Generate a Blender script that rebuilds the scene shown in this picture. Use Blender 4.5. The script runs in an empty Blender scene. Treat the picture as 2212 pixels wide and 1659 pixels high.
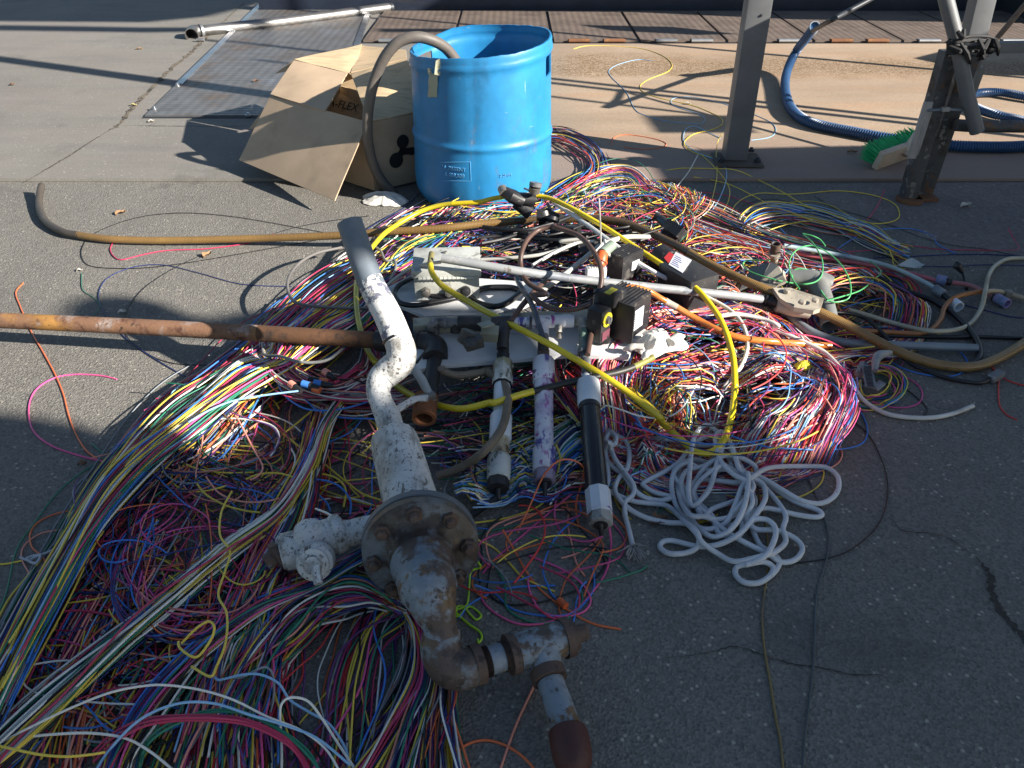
import bpy, bmesh, math, random
import numpy as np
from mathutils import Vector, Matrix, noise
rnd = random.Random(7)
sc = bpy.context.scene
COL = sc.collection
# ------------------------------------------------------------ camera
PITCH, HFOV, CH = math.radians(34.0), math.radians(64.5), 1.30
cam = bpy.data.objects.new('camera', bpy.data.cameras.new('camera')); COL.objects.link(cam)
cam.location = (0, 0, CH); cam.rotation_euler = (math.pi/2 - PITCH, 0, 0)
cam.data.sensor_width = 36; cam.data.lens = 18/math.tan(HFOV/2); cam.data.clip_start = .05; cam.data.clip_end = 300
sc.camera = cam
# ------------------------------------------------------------ sky, sun, exposure
SUN_EL = math.radians(26.0)
SHX, SHY = -0.908, 0.418                      # direction in which shadows fall
w = bpy.data.worlds.new('World'); sc.world = w; w.use_nodes = True
nt = w.node_tree; bg = nt.nodes['Background']; sky = nt.nodes.new('ShaderNodeTexSky')
sky.sky_type = 'NISHITA'; sky.sun_disc = False; sky.sun_elevation = SUN_EL
sky.sun_rotation = math.atan2(-SHX, -SHY)
sky.air_density = 1.2; sky.dust_density = .6; sky.ozone_density = 2.5
nt.links.new(sky.outputs[0], bg.inputs[0]); bg.inputs[1].default_value = .046
sl = bpy.data.lights.new('sun', 'SUN'); sl.energy = 5.0; sl.angle = math.radians(.55); sl.color = (1, .93, .84)
so = bpy.data.objects.new('sun', sl); COL.objects.link(so); so.location = (6, -3, 5)
sd = Vector((SHX*math.cos(SUN_EL), SHY*math.cos(SUN_EL), -math.sin(SUN_EL)))
so.rotation_euler = sd.to_track_quat('-Z', 'Y').to_euler()
sc.view_settings.view_transform = 'Standard'; sc.view_settings.look = 'None'
sc.view_settings.exposure = 1.35; sc.view_settings.gamma = 1
# ------------------------------------------------------------ photo-measured positions -> yard coordinates
FP = 1106/math.tan(HFOV/2); SN, CS = math.sin(PITCH), math.cos(PITCH)
def Wn(px, py, z):
    px = np.asarray(px, float); py = np.asarray(py, float); z = np.asarray(z, float)
    u = (px-1106)/FP; v = (py-829.5)/FP
    t = (CH-z)/(SN+v*CS)
    return np.stack(np.broadcast_arrays(u*t, (CS-v*SN)*t, z), -1)
def W(px, py, z=0.0): return Vector([float(q) for q in Wn(px, py, z)])
def proj(p):
    d = Vector(p)-Vector((0, 0, CH)); zc = d.y*CS-d.z*SN; up = d.y*SN+d.z*CS
    return 1106+FP*d.x/zc, 829.5-FP*up/zc, zc
def RW(px, py, z, wpx):                        # radius in metres of something wpx wide there
    return wpx/2*proj(W(px, py, z))[2]/FP
def Zh(base, py):                              # height above a ground point that is seen at row py
    v = (py-829.5)/FP
    return CH - base[1]*(SN+v*CS)/(CS-v*SN)
def conv(x0, y0, wd, iw=2212):
    k = wd/iw
    return lambda x, y: ((x0+x*k)*.8848, (y0+y*k)*.8848)
ra, rb, rc, rd = conv(0, 0, 900), conv(800, 0, 900), conv(1600, 0, 900), conv(0, 600, 900)
re_, rf, rg, rh = conv(800, 500, 600), conv(1300, 500, 600), conv(1800, 500, 700), conv(600, 850, 600)
ri, rj, rk = conv(1100, 850, 600), conv(1500, 950, 700), conv(800, 1200, 800, 1966)
rl, rm = conv(0, 1200, 900), conv(1600, 1200, 900)
def P3(cv, pts, z=None):                       # [(x,y[,z])] in a measured region -> world points
    out = []
    for p in pts:
        q = cv(p[0], p[1]) if cv else (p[0], p[1])
        out.append(W(q[0], q[1], p[2] if len(p) > 2 else z))
    return out
def ground_h(p): return 0
# ------------------------------------------------------------ curves
def spl(pts, n=8):
    P = [np.array(p, float) for p in pts]
    if len(P) < 3: return np.array([P[0]*(1-t)+P[1]*t for t in np.linspace(0, 1, n+1)])
    Q = [2*P[0]-P[1]]+P+[2*P[-1]-P[-2]]; out = []
    for i in range(1, len(Q)-2):
        a, b, c, d = Q[i-1], Q[i], Q[i+1], Q[i+2]
        for k in range(n):
            t = k/n
            out.append(.5*((2*b)+(-a+c)*t+(2*a-5*b+4*c-d)*t*t+(-a+3*b-3*c+d)*t**3))
    out.append(P[-1]); return np.array(out)
def frames(P):
    P = np.asarray(P, float); n = len(P)
    T = np.gradient(P, axis=0); T /= np.linalg.norm(T, axis=1)[:, None]+1e-12
    N = np.zeros_like(P)
    a = np.array([0, 0, 1.]) if abs(T[0][2]) < .9 else np.array([1., 0, 0])
    N[0] = a-T[0]*a.dot(T[0]); N[0] /= np.linalg.norm(N[0])
    for i in range(1, n):
        v = N[i-1]-T[i]*N[i-1].dot(T[i]); N[i] = v/(np.linalg.norm(v)+1e-12)
    return T, N, np.cross(T, N)
# ------------------------------------------------------------ mesh builder
class MB:
    def __init__(s): s.v = []; s.f = []; s.uv = []; s.mi = []; s.m = 0
    def add(s, vs, fs, uvs=None):
        b = len(s.v); s.v += [tuple(map(float, q)) for q in vs]
        for k, f in enumerate(fs):
            s.f.append(tuple(b+i for i in f)); s.mi.append(s.m)
            s.uv.append(uvs[k] if uvs else [(0, 0)]*len(f))
        return s
    def tube(s, P, r, n=16, cap=True, wall=0, flat=None, ph=0):
        P = np.asarray([tuple(p) for p in P], float); m = len(P)
        r = np.full(m, r, float) if np.isscalar(r) else np.interp(np.linspace(0, 1, m), np.linspace(0, 1, len(r)), r)
        T, N, B = frames(P); L = np.concatenate([[0], np.cumsum(np.linalg.norm(np.diff(P, axis=0), axis=1))])
        def shell(rr, inv):
            vs = []; fs = []; uv = []
            for i in range(m):
                for j in range(n):
                    a = 2*math.pi*j/n+ph
                    ky = flat if flat else 1
                    vs.append(P[i]+rr[i]*(math.cos(a)*N[i]*ky+math.sin(a)*B[i]))
            for i in range(m-1):
                for j in range(n):
                    k = (j+1) % n; q = (i*n+j, i*n+k, (i+1)*n+k, (i+1)*n+j)
                    t = ((j/n, L[i]), ((j+1)/n, L[i]), ((j+1)/n, L[i+1]), (j/n, L[i+1]))
                    if inv: q = q[::-1]; t = t[::-1]
                    fs.append(q); uv.append(t)
            return vs, fs, uv
        vs, fs, uv = shell(r, False)
        if wall:
            v2, f2, u2 = shell(r-wall, True); b = len(vs); vs += v2
            fs += [tuple(b+i for i in f) for f in f2]; uv += u2
            for i, fl in ((0, 1), (m-1, 0)):
                for j in range(n):
                    k = (j+1) % n; q = (i*n+j, i*n+k, b+i*n+k, b+i*n+j)
                    fs.append(q if fl else q[::-1]); uv.append([(0, L[i])]*4)
        elif cap:
            fs.append(tuple(range(n))[::-1]); uv.append([(0, 0)]*n)
            fs.append(tuple((m-1)*n+j for j in range(n))); uv.append([(0, L[-1])]*n)
        return s.add(vs, fs, uv)
    def lathe(s, prof, o, ax, n=24, ph=0, caps=True):          # prof [(r, t)] along axis ax from o
        o = Vector(o); ax = Vector(ax).normalized()
        a = Vector((0, 0, 1)) if abs(ax.z) < .95 else Vector((1, 0, 0))
        x = (a-ax*a.dot(ax)).normalized(); y = ax.cross(x)
        vs = []; fs = []; uv = []; m = len(prof)
        for r, t in prof:
            for j in range(n):
                an = 2*math.pi*j/n+ph
                vs.append(o+ax*t+(x*math.cos(an)+y*math.sin(an))*max(r, 1e-5))
        for i in range(m-1):
            for j in range(n):
                k = (j+1) % n
                fs.append((i*n+j, i*n+k, (i+1)*n+k, (i+1)*n+j))
                uv.append(((j/n, prof[i][1]), ((j+1)/n, prof[i][1]), ((j+1)/n, prof[i+1][1]), (j/n, prof[i+1][1])))
        if caps:
            if prof[0][0] > 1e-4: fs.append(tuple(range(n))[::-1]); uv.append([(0, 0)]*n)
            if prof[-1][0] > 1e-4: fs.append(tuple((m-1)*n+j for j in range(n))); uv.append([(0, 0)]*n)
        return s.add(vs, fs, uv)
    def box(s, c, size, R=None, bev=0):
        bm = bmesh.new(); bmesh.ops.create_cube(bm, size=1)
        for v in bm.verts: v.co = Vector((v.co.x*size[0], v.co.y*size[1], v.co.z*size[2]))
        if bev: bmesh.ops.bevel(bm, geom=bm.edges[:], offset=bev, segments=2, affect='EDGES', profile=.7)
        R = R or Matrix.Identity(3); c = Vector(c)
        bm.verts.index_update()
        vs = [R @ v.co + c for v in bm.verts]; fs = [tuple(v.index for v in f.verts) for f in bm.faces]
        bm.free(); return s.add(vs, fs)
    def beam(s, a, b, w_, h_, up=(0, 0, 1), bev=0, roll=0):    # box from a to b, w_ across, h_ along up
        a = Vector(a); b = Vector(b); y = (b-a); L = y.length; y.normalize(); u = Vector(up)
        x = y.cross(u).normalized(); z = x.cross(y)
        R = Matrix((x, y, z)).transposed() @ Matrix.Rotation(roll, 3, 'Y')
        return s.box((a+b)/2, (w_, L, h_), R, bev)
    def quadsheet(s, q, th, nx=6, ny=6, bend=0, seed=0):        # thin bent panel through four corners
        q = [Vector(p) for p in q]; nrm = (q[1]-q[0]).cross(q[3]-q[0]).normalized()
        g = []
        for j in range(ny+1):
            for i in range(nx+1):
                u, v = i/nx, j/ny
                p = (q[0]*(1-u)+q[1]*u)*(1-v)+(q[3]*(1-u)+q[2]*u)*v
                k = bend*(math.sin(math.pi*u)*math.sin(math.pi*v)) + bend*.6*noise.noise(Vector((u*2+seed, v*2, seed)))
                g.append(p+nrm*k)
        vs = [p+nrm*th/2 for p in g]+[p-nrm*th/2 for p in g]; N = len(g); fs = []
        for j in range(ny):
            for i in range(nx):
                a = j*(nx+1)+i; f = (a, a+1, a+nx+2, a+nx+1); fs.append(f); fs.append(tuple(N+t for t in f[::-1]))
        for i in range(nx):
            fs.append((i+1, i, N+i, N+i+1)); a = ny*(nx+1)+i; fs.append((a, a+1, N+a+1, N+a))
        for j in range(ny):
            a = j*(nx+1); b = a+nx+1; fs.append((a, b, N+b, N+a)); a += nx; b += nx; fs.append((b, a, N+a, N+b))
        return s.add(vs, fs)
    def prism(s, poly, z0, z1):
        n = len(poly); vs = [(p[0], p[1], z0) for p in poly]+[(p[0], p[1], z1) for p in poly]
        fs = [tuple(range(n))[::-1], tuple(range(n, 2*n))]+[(i, (i+1) % n, n+(i+1) % n, n+i) for i in range(n)]
        return s.add(vs, fs)
    def prism3(s, pts, d):                                      # polygon in space pushed along d
        n = len(pts); pts = [Vector(p) for p in pts]; d = Vector(d)
        vs = pts+[p+d for p in pts]
        fs = [tuple(range(n))[::-1], tuple(range(n, 2*n))]+[(i, (i+1) % n, n+(i+1) % n, n+i) for i in range(n)]
        return s.add(vs, fs)
ORG = {}
def bb(vs):
    a = np.array(vs); return a.min(0), a.max(0)
def obj(name, mb, mats, parent=None, smooth=True, angle=40):
    me = bpy.data.meshes.new(name); mats = mats if isinstance(mats, (list, tuple)) else [mats]
    if parent is None:
        lo, hi = bb(mb.v); org = Vector(((lo[0]+hi[0])/2, (lo[1]+hi[1])/2, lo[2]))
    else:
        org = Vector(ORG[parent.name])
    me.from_pydata([(v[0]-org.x, v[1]-org.y, v[2]-org.z) for v in mb.v], [], mb.f)
    uvl = me.uv_layers.new(name='UVMap'); fl = [c for f in mb.uv for uvp in f for c in uvp]
    uvl.data.foreach_set('uv', fl)
    for m in mats: me.materials.append(m)
    me.polygons.foreach_set('material_index', mb.mi)
    bm = bmesh.new(); bm.from_mesh(me); bmesh.ops.recalc_face_normals(bm, faces=bm.faces[:]); bm.to_mesh(me); bm.free()
    if smooth:
        me.polygons.foreach_set('use_smooth', [True]*len(me.polygons))
        try: me.set_sharp_from_angle(angle=math.radians(angle))
        except Exception: pass
    o = bpy.data.objects.new(name, me); COL.objects.link(o)
    if parent is not None:
        o.parent = parent
    else:
        o.location = org
    ORG[o.name] = tuple(org)
    return o
def tag(o, label=None, cat=None, group=None, kind=None):
    if label: o['label'] = label
    if cat: o['category'] = cat
    if group: o['group'] = group
    if kind: o['kind'] = kind
    return o
def thing(name, label, cat, loc, group=None):
    o = bpy.data.objects.new(name, None); COL.objects.link(o); o.empty_display_size = .05
    o.location = loc; ORG[o.name] = tuple(loc); return tag(o, label, cat, group)
# ------------------------------------------------------------ materials
MATS = {}
def M(name, col, rough=.6, metal=0, spots=(), bump=None, uvpat=None, spec=.5, var=.12, vs=6, alpha=1, trans=0, coat=0, rspots=None):
    if name in MATS: return MATS[name]
    m = bpy.data.materials.new(name); m.use_nodes = True; MATS[name] = m
    nt = m.node_tree; N = nt.nodes; Lk = nt.links.new; b = N['Principled BSDF']
    b.inputs['Roughness'].default_value = rough; b.inputs['Metallic'].default_value = metal
    b.inputs['Specular IOR Level'].default_value = spec
    if trans: b.inputs['Transmission Weight'].default_value = trans
    if coat: b.inputs['Coat Weight'].default_value = coat
    tc = N.new('ShaderNodeTexCoord')
    def nz(scale, detail=6, rr=.6, stretch=None, off=0):
        n = N.new('ShaderNodeTexNoise'); n.inputs['Scale'].default_value = scale
        n.inputs['Detail'].default_value = detail; n.inputs['Roughness'].default_value = rr
        mp = N.new('ShaderNodeMapping'); mp.inputs['Location'].default_value = (off, off*1.7, off*.3)
        if stretch: mp.inputs['Scale'].default_value = stretch
        Lk(tc.outputs['Object'], mp.inputs[0]); Lk(mp.outputs[0], n.inputs['Vector']); return n
    def mix(fac, c1, c2, mode='MIX'):
        x = N.new('ShaderNodeMix'); x.data_type = 'RGBA'; x.blend_type = mode
        for i, v in ((0, fac), (6, c1), (7, c2)):
            if isinstance(v, (int, float)): x.inputs[i].default_value = v
            elif isinstance(v, tuple): x.inputs[i].default_value = (*v[:3], 1)
            else: Lk(v, x.inputs[i])
        return x.outputs[2]
    def ramp(src, lo, hi):
        r = N.new('ShaderNodeMapRange'); r.inputs[1].default_value = lo; r.inputs[2].default_value = hi
        Lk(src, r.inputs[0]); return r.outputs[0]
    n0 = nz(vs); dk = tuple(c*(1-var*2) for c in col); lt = tuple(min(1, c*(1+var)) for c in col)
    c = mix(ramp(n0.outputs[0], .3, .7), dk, lt)
    rg_ = None
    for k, sp in enumerate(spots):          # (colour, scale, threshold, softness, [stretch], [rough])
        st = sp[4] if len(sp) > 4 else None
        n = nz(sp[1], 8, .65, st, 3.1*k+1)
        f = ramp(n.outputs[0], sp[2], sp[2]+sp[3])
        n2 = nz(sp[1]*5, 3, .5, None, k+9)
        cc = mix(ramp(n2.outputs[0], .3, .7), tuple(q*.6 for q in sp[0]), sp[0])
        c = mix(f, c, cc)
        if len(sp) > 5:
            x = N.new('ShaderNodeMix'); x.data_type = 'FLOAT'; Lk(f, x.inputs[0])
            if rg_ is None: x.inputs[2].default_value = rough
            else: Lk(rg_, x.inputs[2])
            x.inputs[3].default_value = sp[5]; rg_ = x.outputs[0]
            if metal:
                y = N.new('ShaderNodeMath'); y.operation = 'MULTIPLY_ADD'; Lk(f, y.inputs[0]); y.inputs[1].default_value = -metal; y.inputs[2].default_value = metal
                Lk(y.outputs[0], b.inputs['Metallic'])
    hgt = None
    if uvpat:                                # braid / mesh on hoses: (around, per metre, dark colour, strength)
        uv = N.new('ShaderNodeUVMap'); sx = N.new('ShaderNodeSeparateXYZ'); Lk(uv.outputs[0], sx.inputs[0])
        def mth(op, a, b_=None, c_=None):
            x = N.new('ShaderNodeMath'); x.operation = op
            for i, v in enumerate((a, b_, c_)):
                if v is None: continue
                if isinstance(v, (int, float)): x.inputs[i].default_value = v
                else: Lk(v, x.inputs[i])
            return x.outputs[0]
        a = mth('MULTIPLY', sx.outputs[0], uvpat[0]*2*math.pi); l = mth('MULTIPLY', sx.outputs[1], uvpat[1]*2*math.pi)
        s1 = mth('SINE', mth('ADD', a, l)); s2 = mth('SINE', mth('SUBTRACT', a, l))
        pr = mth('MULTIPLY_ADD', mth('MULTIPLY', s1, s2), .5, .5); hgt = pr
        c = mix(mth('MULTIPLY', pr, uvpat[3]), c, uvpat[2])
    Lk(c, b.inputs['Base Color'])
    if rg_ is not None: Lk(rg_, b.inputs['Roughness'])
    if bump or hgt is not None:
        bp = N.new('ShaderNodeBump'); bs, bst, bd = bump if bump else (60, .3, .001)
        bp.inputs['Strength'].default_value = bst; bp.inputs['Distance'].default_value = bd
        Lk(hgt if hgt is not None else nz(bs, 8, .7).outputs[0], bp.inputs['Height']); Lk(bp.outputs[0], b.inputs['Normal'])
    return m
def texmesh(s, size, mapf, depth=.001, mirror=False):       # lettering as real relief, placed by mapf(x, y, h)
    cu = bpy.data.curves.new('t', 'FONT'); cu.body = s; cu.size = size; cu.align_x = 'CENTER'; cu.resolution_u = 3
    o = bpy.data.objects.new('t', cu); COL.objects.link(o)
    me = bpy.data.meshes.new_from_object(o, depsgraph=bpy.context.evaluated_depsgraph_get())
    bpy.data.objects.remove(o); bpy.data.curves.remove(cu)
    bm = bmesh.new(); bm.from_mesh(me); bmesh.ops.triangulate(bm, faces=bm.faces[:])
    r = bmesh.ops.extrude_face_region(bm, geom=bm.faces[:])
    for v in [g for g in r['geom'] if isinstance(g, bmesh.types.BMVert)]: v.co.z += depth
    bm.verts.index_update()
    mb = MB(); mb.add([mapf(v.co.x, v.co.y, v.co.z) for v in bm.verts], [tuple(v.index for v in f.verts) for f in bm.faces])
    bm.free(); bpy.data.meshes.remove(me); return mb
# ============================================================ materials
def ground_mat(name, a, b, stone, speck, scale, bump, tan=None):
    m = bpy.data.materials.new(name); m.use_nodes = True; nt = m.node_tree; N = nt.nodes; Lk = nt.links.new
    p = N['Principled BSDF']; p.inputs['Roughness'].default_value = .88; p.inputs['Specular IOR Level'].default_value = .3
    g = N.new('ShaderNodeNewGeometry')
    def nz(s, d=6, off=0, st=None):
        mp = N.new('ShaderNodeMapping'); mp.inputs['Location'].default_value = (off, off, 0)
        if st: mp.inputs['Scale'].default_value = st
        Lk(g.outputs['Position'], mp.inputs[0])
        n = N.new('ShaderNodeTexNoise'); n.inputs['Scale'].default_value = s; n.inputs['Detail'].default_value = d
        n.inputs['Roughness'].default_value = .65; Lk(mp.outputs[0], n.inputs['Vector']); return n.outputs[0]
    def rg(src, lo, hi, c=0, d=1):
        r = N.new('ShaderNodeMapRange'); r.inputs[1].default_value = lo; r.inputs[2].default_value = hi
        r.inputs[3].default_value = c; r.inputs[4].default_value = d; Lk(src, r.inputs[0]); return r.outputs[0]
    def mix(f, c1, c2, mode='MIX'):
        x = N.new('ShaderNodeMix'); x.data_type = 'RGBA'; x.blend_type = mode
        for i, v in ((0, f), (6, c1), (7, c2)):
            if isinstance(v, (int, float)): x.inputs[i].default_value = v
            elif isinstance(v, tuple): x.inputs[i].default_value = (*v, 1)
            else: Lk(v, x.inputs[i])
        return x.outputs[2]
    c = mix(rg(nz(1.3), .35, .65), a, b)
    vo = N.new('ShaderNodeTexVoronoi'); vo.inputs['Scale'].default_value = scale; Lk(g.outputs['Position'], vo.inputs['Vector'])
    sp = N.new('ShaderNodeSeparateColor'); Lk(vo.outputs['Color'], sp.inputs[0])
    c = mix(rg(sp.outputs[0], .0, 1.0, 0, speck), c, stone)
    c = mix(rg(sp.outputs[1], .3, .9, 0, speck*1.1), c, tuple(q*.25 for q in a))
    v2 = N.new('ShaderNodeTexVoronoi'); v2.inputs['Scale'].default_value = scale*.42; Lk(g.outputs['Position'], v2.inputs['Vector'])
    s2 = N.new('ShaderNodeSeparateColor'); Lk(v2.outputs['Color'], s2.inputs[0])
    mm = N.new('ShaderNodeMath'); mm.operation = 'MULTIPLY'; Lk(rg(s2.outputs[2], .935, .96), mm.inputs[0]); Lk(rg(v2.outputs['Distance'], .32, .22), mm.inputs[1])
    c = mix(mm.outputs[0], c, tuple(min(1, q*1.15) for q in stone))
    c = mix(rg(nz(2.2, 9, 45), .60, .68, 0, .4), c, tuple(q*.45 for q in a))
    c = mix(rg(nz(.55, 8, 5), .52, .7, 0, .35), c, tuple(q*.5 for q in a))
    c = mix(rg(nz(7, 8, 9, (1, .3, 1)), .58, .72, 0, .3), c, tuple(q*.55 for q in a))
    if tan:
        c = mix(rg(nz(.8, 7, 21, (.5, 1.5, 1)), .46, .66, 0, .6), c, (.215, .185, .17)); c = mix(rg(nz(3.0, 9, 31, (.3, 1.6, 1)), .50, .72, 0, .55), c, (.13, .128, .122))
        sx = N.new('ShaderNodeSeparateXYZ'); Lk(g.outputs['Position'], sx.inputs[0])
        t = mix(rg(nz(1.1, 8, 3, (.6, 2, 1)), .38, .62), tan, tuple(q*.78 for q in tan))
        t = mix(rg(nz(2.6, 9, 13, (.4, 1.6, 1)), .5, .68, 0, .6), t, (tan[0]*1.0, tan[1]*.82, tan[2]*.7))
        t = mix(rg(sp.outputs[0], .0, 1.0, 0, .22), t, (.09, .07, .05))
        t = mix(rg(sx.outputs[1], 4.25, 3.85, 0, .75), t, (.235, .18, .16))
        # worn band where the aggregate shows through
        yb = rg(nz(1.2, 3, 2), 0, 1, -.5, .5); ad = N.new('ShaderNodeMath'); ad.operation = 'ADD'; Lk(sx.outputs[1], ad.inputs[0]); Lk(yb, ad.inputs[1])
        bd = N.new('ShaderNodeMath'); bd.operation = 'MULTIPLY'; Lk(rg(ad.outputs[0], 5.35, 5.55), bd.inputs[0]); Lk(rg(ad.outputs[0], 6.15, 5.9), bd.inputs[1])
        b2 = N.new('ShaderNodeMath'); b2.operation = 'MULTIPLY'; Lk(bd.outputs[0], b2.inputs[0]); Lk(rg(sp.outputs[1], .25, .6), b2.inputs[1])
        t = mix(b2.outputs[0], t, (.20, .13, .07))
        c = mix(rg(sx.outputs[0], -.35, .5), c, t)
    Lk(c, p.inputs['Base Color'])
    bp = N.new('ShaderNodeBump'); bp.inputs['Strength'].default_value = bump; bp.inputs['Distance'].default_value = .004
    ad = N.new('ShaderNodeMath'); ad.operation = 'MULTIPLY_ADD'; Lk(nz(120, 6), ad.inputs[0]); ad.inputs[1].default_value = .8; Lk(vo.outputs['Distance'], ad.inputs[2])
    Lk(ad.outputs[0], bp.inputs['Height']); Lk(bp.outputs[0], p.inputs['Normal']); return m
ASPH = ground_mat('asphalt', (.158, .150, .136), (.190, .180, .162), (.32, .30, .25), .34, 190, .6)
CONC = ground_mat('worn_concrete', (.180, .172, .152), (.215, .205, .182), (.30, .28, .25), .10, 120, .18, tan=(.43, .325, .23))
APRN = ground_mat('stained_concrete', (.15, .13, .125), (.20, .175, .165), (.3, .28, .26), .25, 90, .4)
PLATE = M('tread_plate', (.20, .20, .20), .5, .45, spots=[((.22, .15, .10), 3, .5, .2), ((.10, .09, .09), 9, .6, .15), ((.30, .33, .38), 2, .55, .2)], uvpat=(8, 11, (.10, .10, .10), .42), bump=(1, .8, .004))
RPLATE = M('rusty_tread_plate', (.165, .125, .10), .7, .1, spots=[((.10, .075, .06), 4, .5, .2), ((.23, .19, .16), 7, .6, .15)], uvpat=(9, 11, (.09, .07, .055), .35), bump=(1, .8, .004))
BRIGHT = M('polished_steel_edge', (.50, .52, .55), .3, .9, spots=[((.2, .17, .15), 14, .58, .1)])
DARKST = M('dark_steel', (.035, .040, .048), .5, .3, spots=[((.09, .06, .045), 8, .62, .1)], bump=(70, .2, .001))
POSTM = M('weathered_grey_paint', (.16, .165, .17), .5, .2, spots=[((.10, .07, .05), 9, .66, .06), ((.26, .26, .26), 16, .62, .1, (1, 1, .3))], bump=(80, .15, .001))
GALV = M('dull_galvanized', (.30, .31, .32), .48, .6, spots=[((.16, .15, .14), 8, .5, .2), ((.17, .09, .05), 12, .68, .06)], bump=(90, .15, .001))
RUST = M('rust_brown', (.19, .085, .04), .85, .1, spots=[((.36, .17, .05), 9, .5, .15), ((.28, .22, .18), 5, .58, .12)], bump=(120, .6, .002))
CRACKM = M('crack_dirt', (.05, .045, .04), .95, spots=[((.16, .13, .10), 40, .5, .1)], bump=(150, 1, .004))
WOODM = M('grey_wood', (.26, .24, .22), .8, spots=[((.12, .10, .08), 14, .5, .2, (1, 1, .1))], bump=(60, .5, .002))
BLACKR = M('black_rubber', (.018, .018, .019), .45, spots=[((.07, .065, .06), 20, .6, .15)], bump=(120, .2, .001))
# ============================================================ ground
YP = W(1106, 393, 0).y
g = MB().add([(-60, -40, 0), (60, -40, 0), (60, 80, 0), (-60, 80, 0)], [(0, 1, 2, 3)])
tag(obj('asphalt_ground', g, ASPH, smooth=False), kind='structure')
g = MB(); g.prism([(-40, YP), (40, YP), (40, 70), (-40, 70)], .002, .016)
tag(obj('concrete_pavement', g, CONC, smooth=False), kind='structure')
pl = [W(*p) for p in [(1775, 400), (1760, 425), (1800, 450), (1870, 470), (1935, 492), (1985, 512), (2050, 530), (2130, 540), (2230, 560), (2600, 600), (2600, 396), (2212, 396), (1990, 397)]]
g = MB(); g.prism([(p.x, p.y) for p in pl], .001, .005); tag(obj('concrete_apron', g, APRN, smooth=False), kind='structure')
def ribbon(name, pts, cv, wid, z, mat, seed=0, jag=.6):
    P = spl([tuple(W(*cv(*p), z)) for p in pts], 14); T, N, B = frames(P); mb = MB(); vs = []; fs = []
    for i, p in enumerate(P):
        s = np.array([-T[i][1], T[i][0], 0]); e = min(1, 4*min(i, len(P)-1-i)/len(P)+.12)
        a = wid*e*(.6+jag*noise.noise(Vector((i*.37, seed, 0)))); b = wid*e*(.6+jag*noise.noise(Vector((i*.37, seed+9, 0))))
        c = wid*.8*noise.noise(Vector((i*.5, seed+4, 0)))
        vs += [p+s*(a+c), p-s*(b-c)]
    for i in range(len(P)-1): fs.append((2*i, 2*i+1, 2*i+3, 2*i+2))
    v = MB().add(vs, fs); return tag(obj(name, v, mat, smooth=False), kind='structure')
ribbon('concrete_joint', [(150, 1090), (320, 990), (430, 925), (520, 865), (640, 790)], ra, .008, .0185, CRACKM, 1)
ribbon('concrete_joint', [(640, 790), (720, 740), (800, 640), (940, 500), (1020, 415), (1130, 330), (1200, 260), (1340, 130), (1470, 10)], ra, .022, .0187, M('joint_filler', (.17, .14, .10), .95, spots=[((.06, .05, .04), 22, .48, .1)], bump=(60, 1, .01)), 2, .9)
ribbon('concrete_joint', [(740, 752), (1000, 755), (1300, 757), (1560, 752)], ra, .004, .0185, CRACKM, 3)
ribbon('asphalt_crack', [(1925, 390), (2010, 500), (2020, 600), (2080, 720), (2190, 850), (2230, 930)], rm, .010, .003, M('deep_crack', (.045, .040, .034), .95, spots=[((.09, .08, .06), 60, .52, .1)]), 4, .9)
ribbon('asphalt_crack', [(0, 1005), (300, 970), (480, 930), (660, 985), (830, 1035), (960, 1050), (1100, 1080), (1200, 1100), (1340, 1100), (1430, 1130)], rm, .0025, .003, CRACKM, 5, .9)
ribbon('asphalt_crack', [(1400, 130), (1480, 230), (1650, 250), (1780, 290), (1925, 390)], rm, .0022, .003, CRACKM, 6, .9)
# tread plate hatch on the left
def plate(q, z, th, mat, name, parent=None):
    q = [Vector((p.x, p.y, z)) for p in q]; mb = MB(); n = len(q)
    vs = q+[p-Vector((0, 0, th)) for p in q]
    fs = [tuple(range(n))]+[(i, n+i, n+(i+1) % n, (i+1) % n) for i in range(n)]
    uv = [[(p.x, p.y) for p in q]]+[[(0, 0)]*4]*n
    mb.add(vs, fs, uv); return obj(name, mb, mat, parent, smooth=False)
bl, tl, tr, br = W(313, 251, .02), W(560, 8, .02), W(812, 10, .02), W(716, 251, .02)
hatch = thing('floor_hatch', 'grey tread plate hatch set in the concrete left of the cardboard box', 'hatch', ((bl.x+br.x)/2, bl.y, .016))
plate([bl, br, tr, tl], .026, .009, PLATE, 'cover_plate', hatch)
for (a, b, name) in (((1075, 505), (1565, 25), 'edge_strip'), ((2140, 270), (2205, 85), 'edge_strip')):
    A, B = W(*ra(*a), .028), W(*ra(*b), .028)
    obj(name, MB().beam(A, B, .045, .008), BRIGHT, hatch)
for p in ((925, 650), (1065, 512), (1490, 690)):
    q = W(*ra(*p), .03); obj('bolt', MB().lathe([(.016, -.004), (.016, .002), (.009, .004), (.009, .012), (0, .012)], q, (0, 0, 1), 12), BRIGHT, hatch)
obj('frame_gap', MB().beam(W(308, 254, .0175), W(722, 254, .0175), .02, .004), DARKST, hatch)
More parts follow.
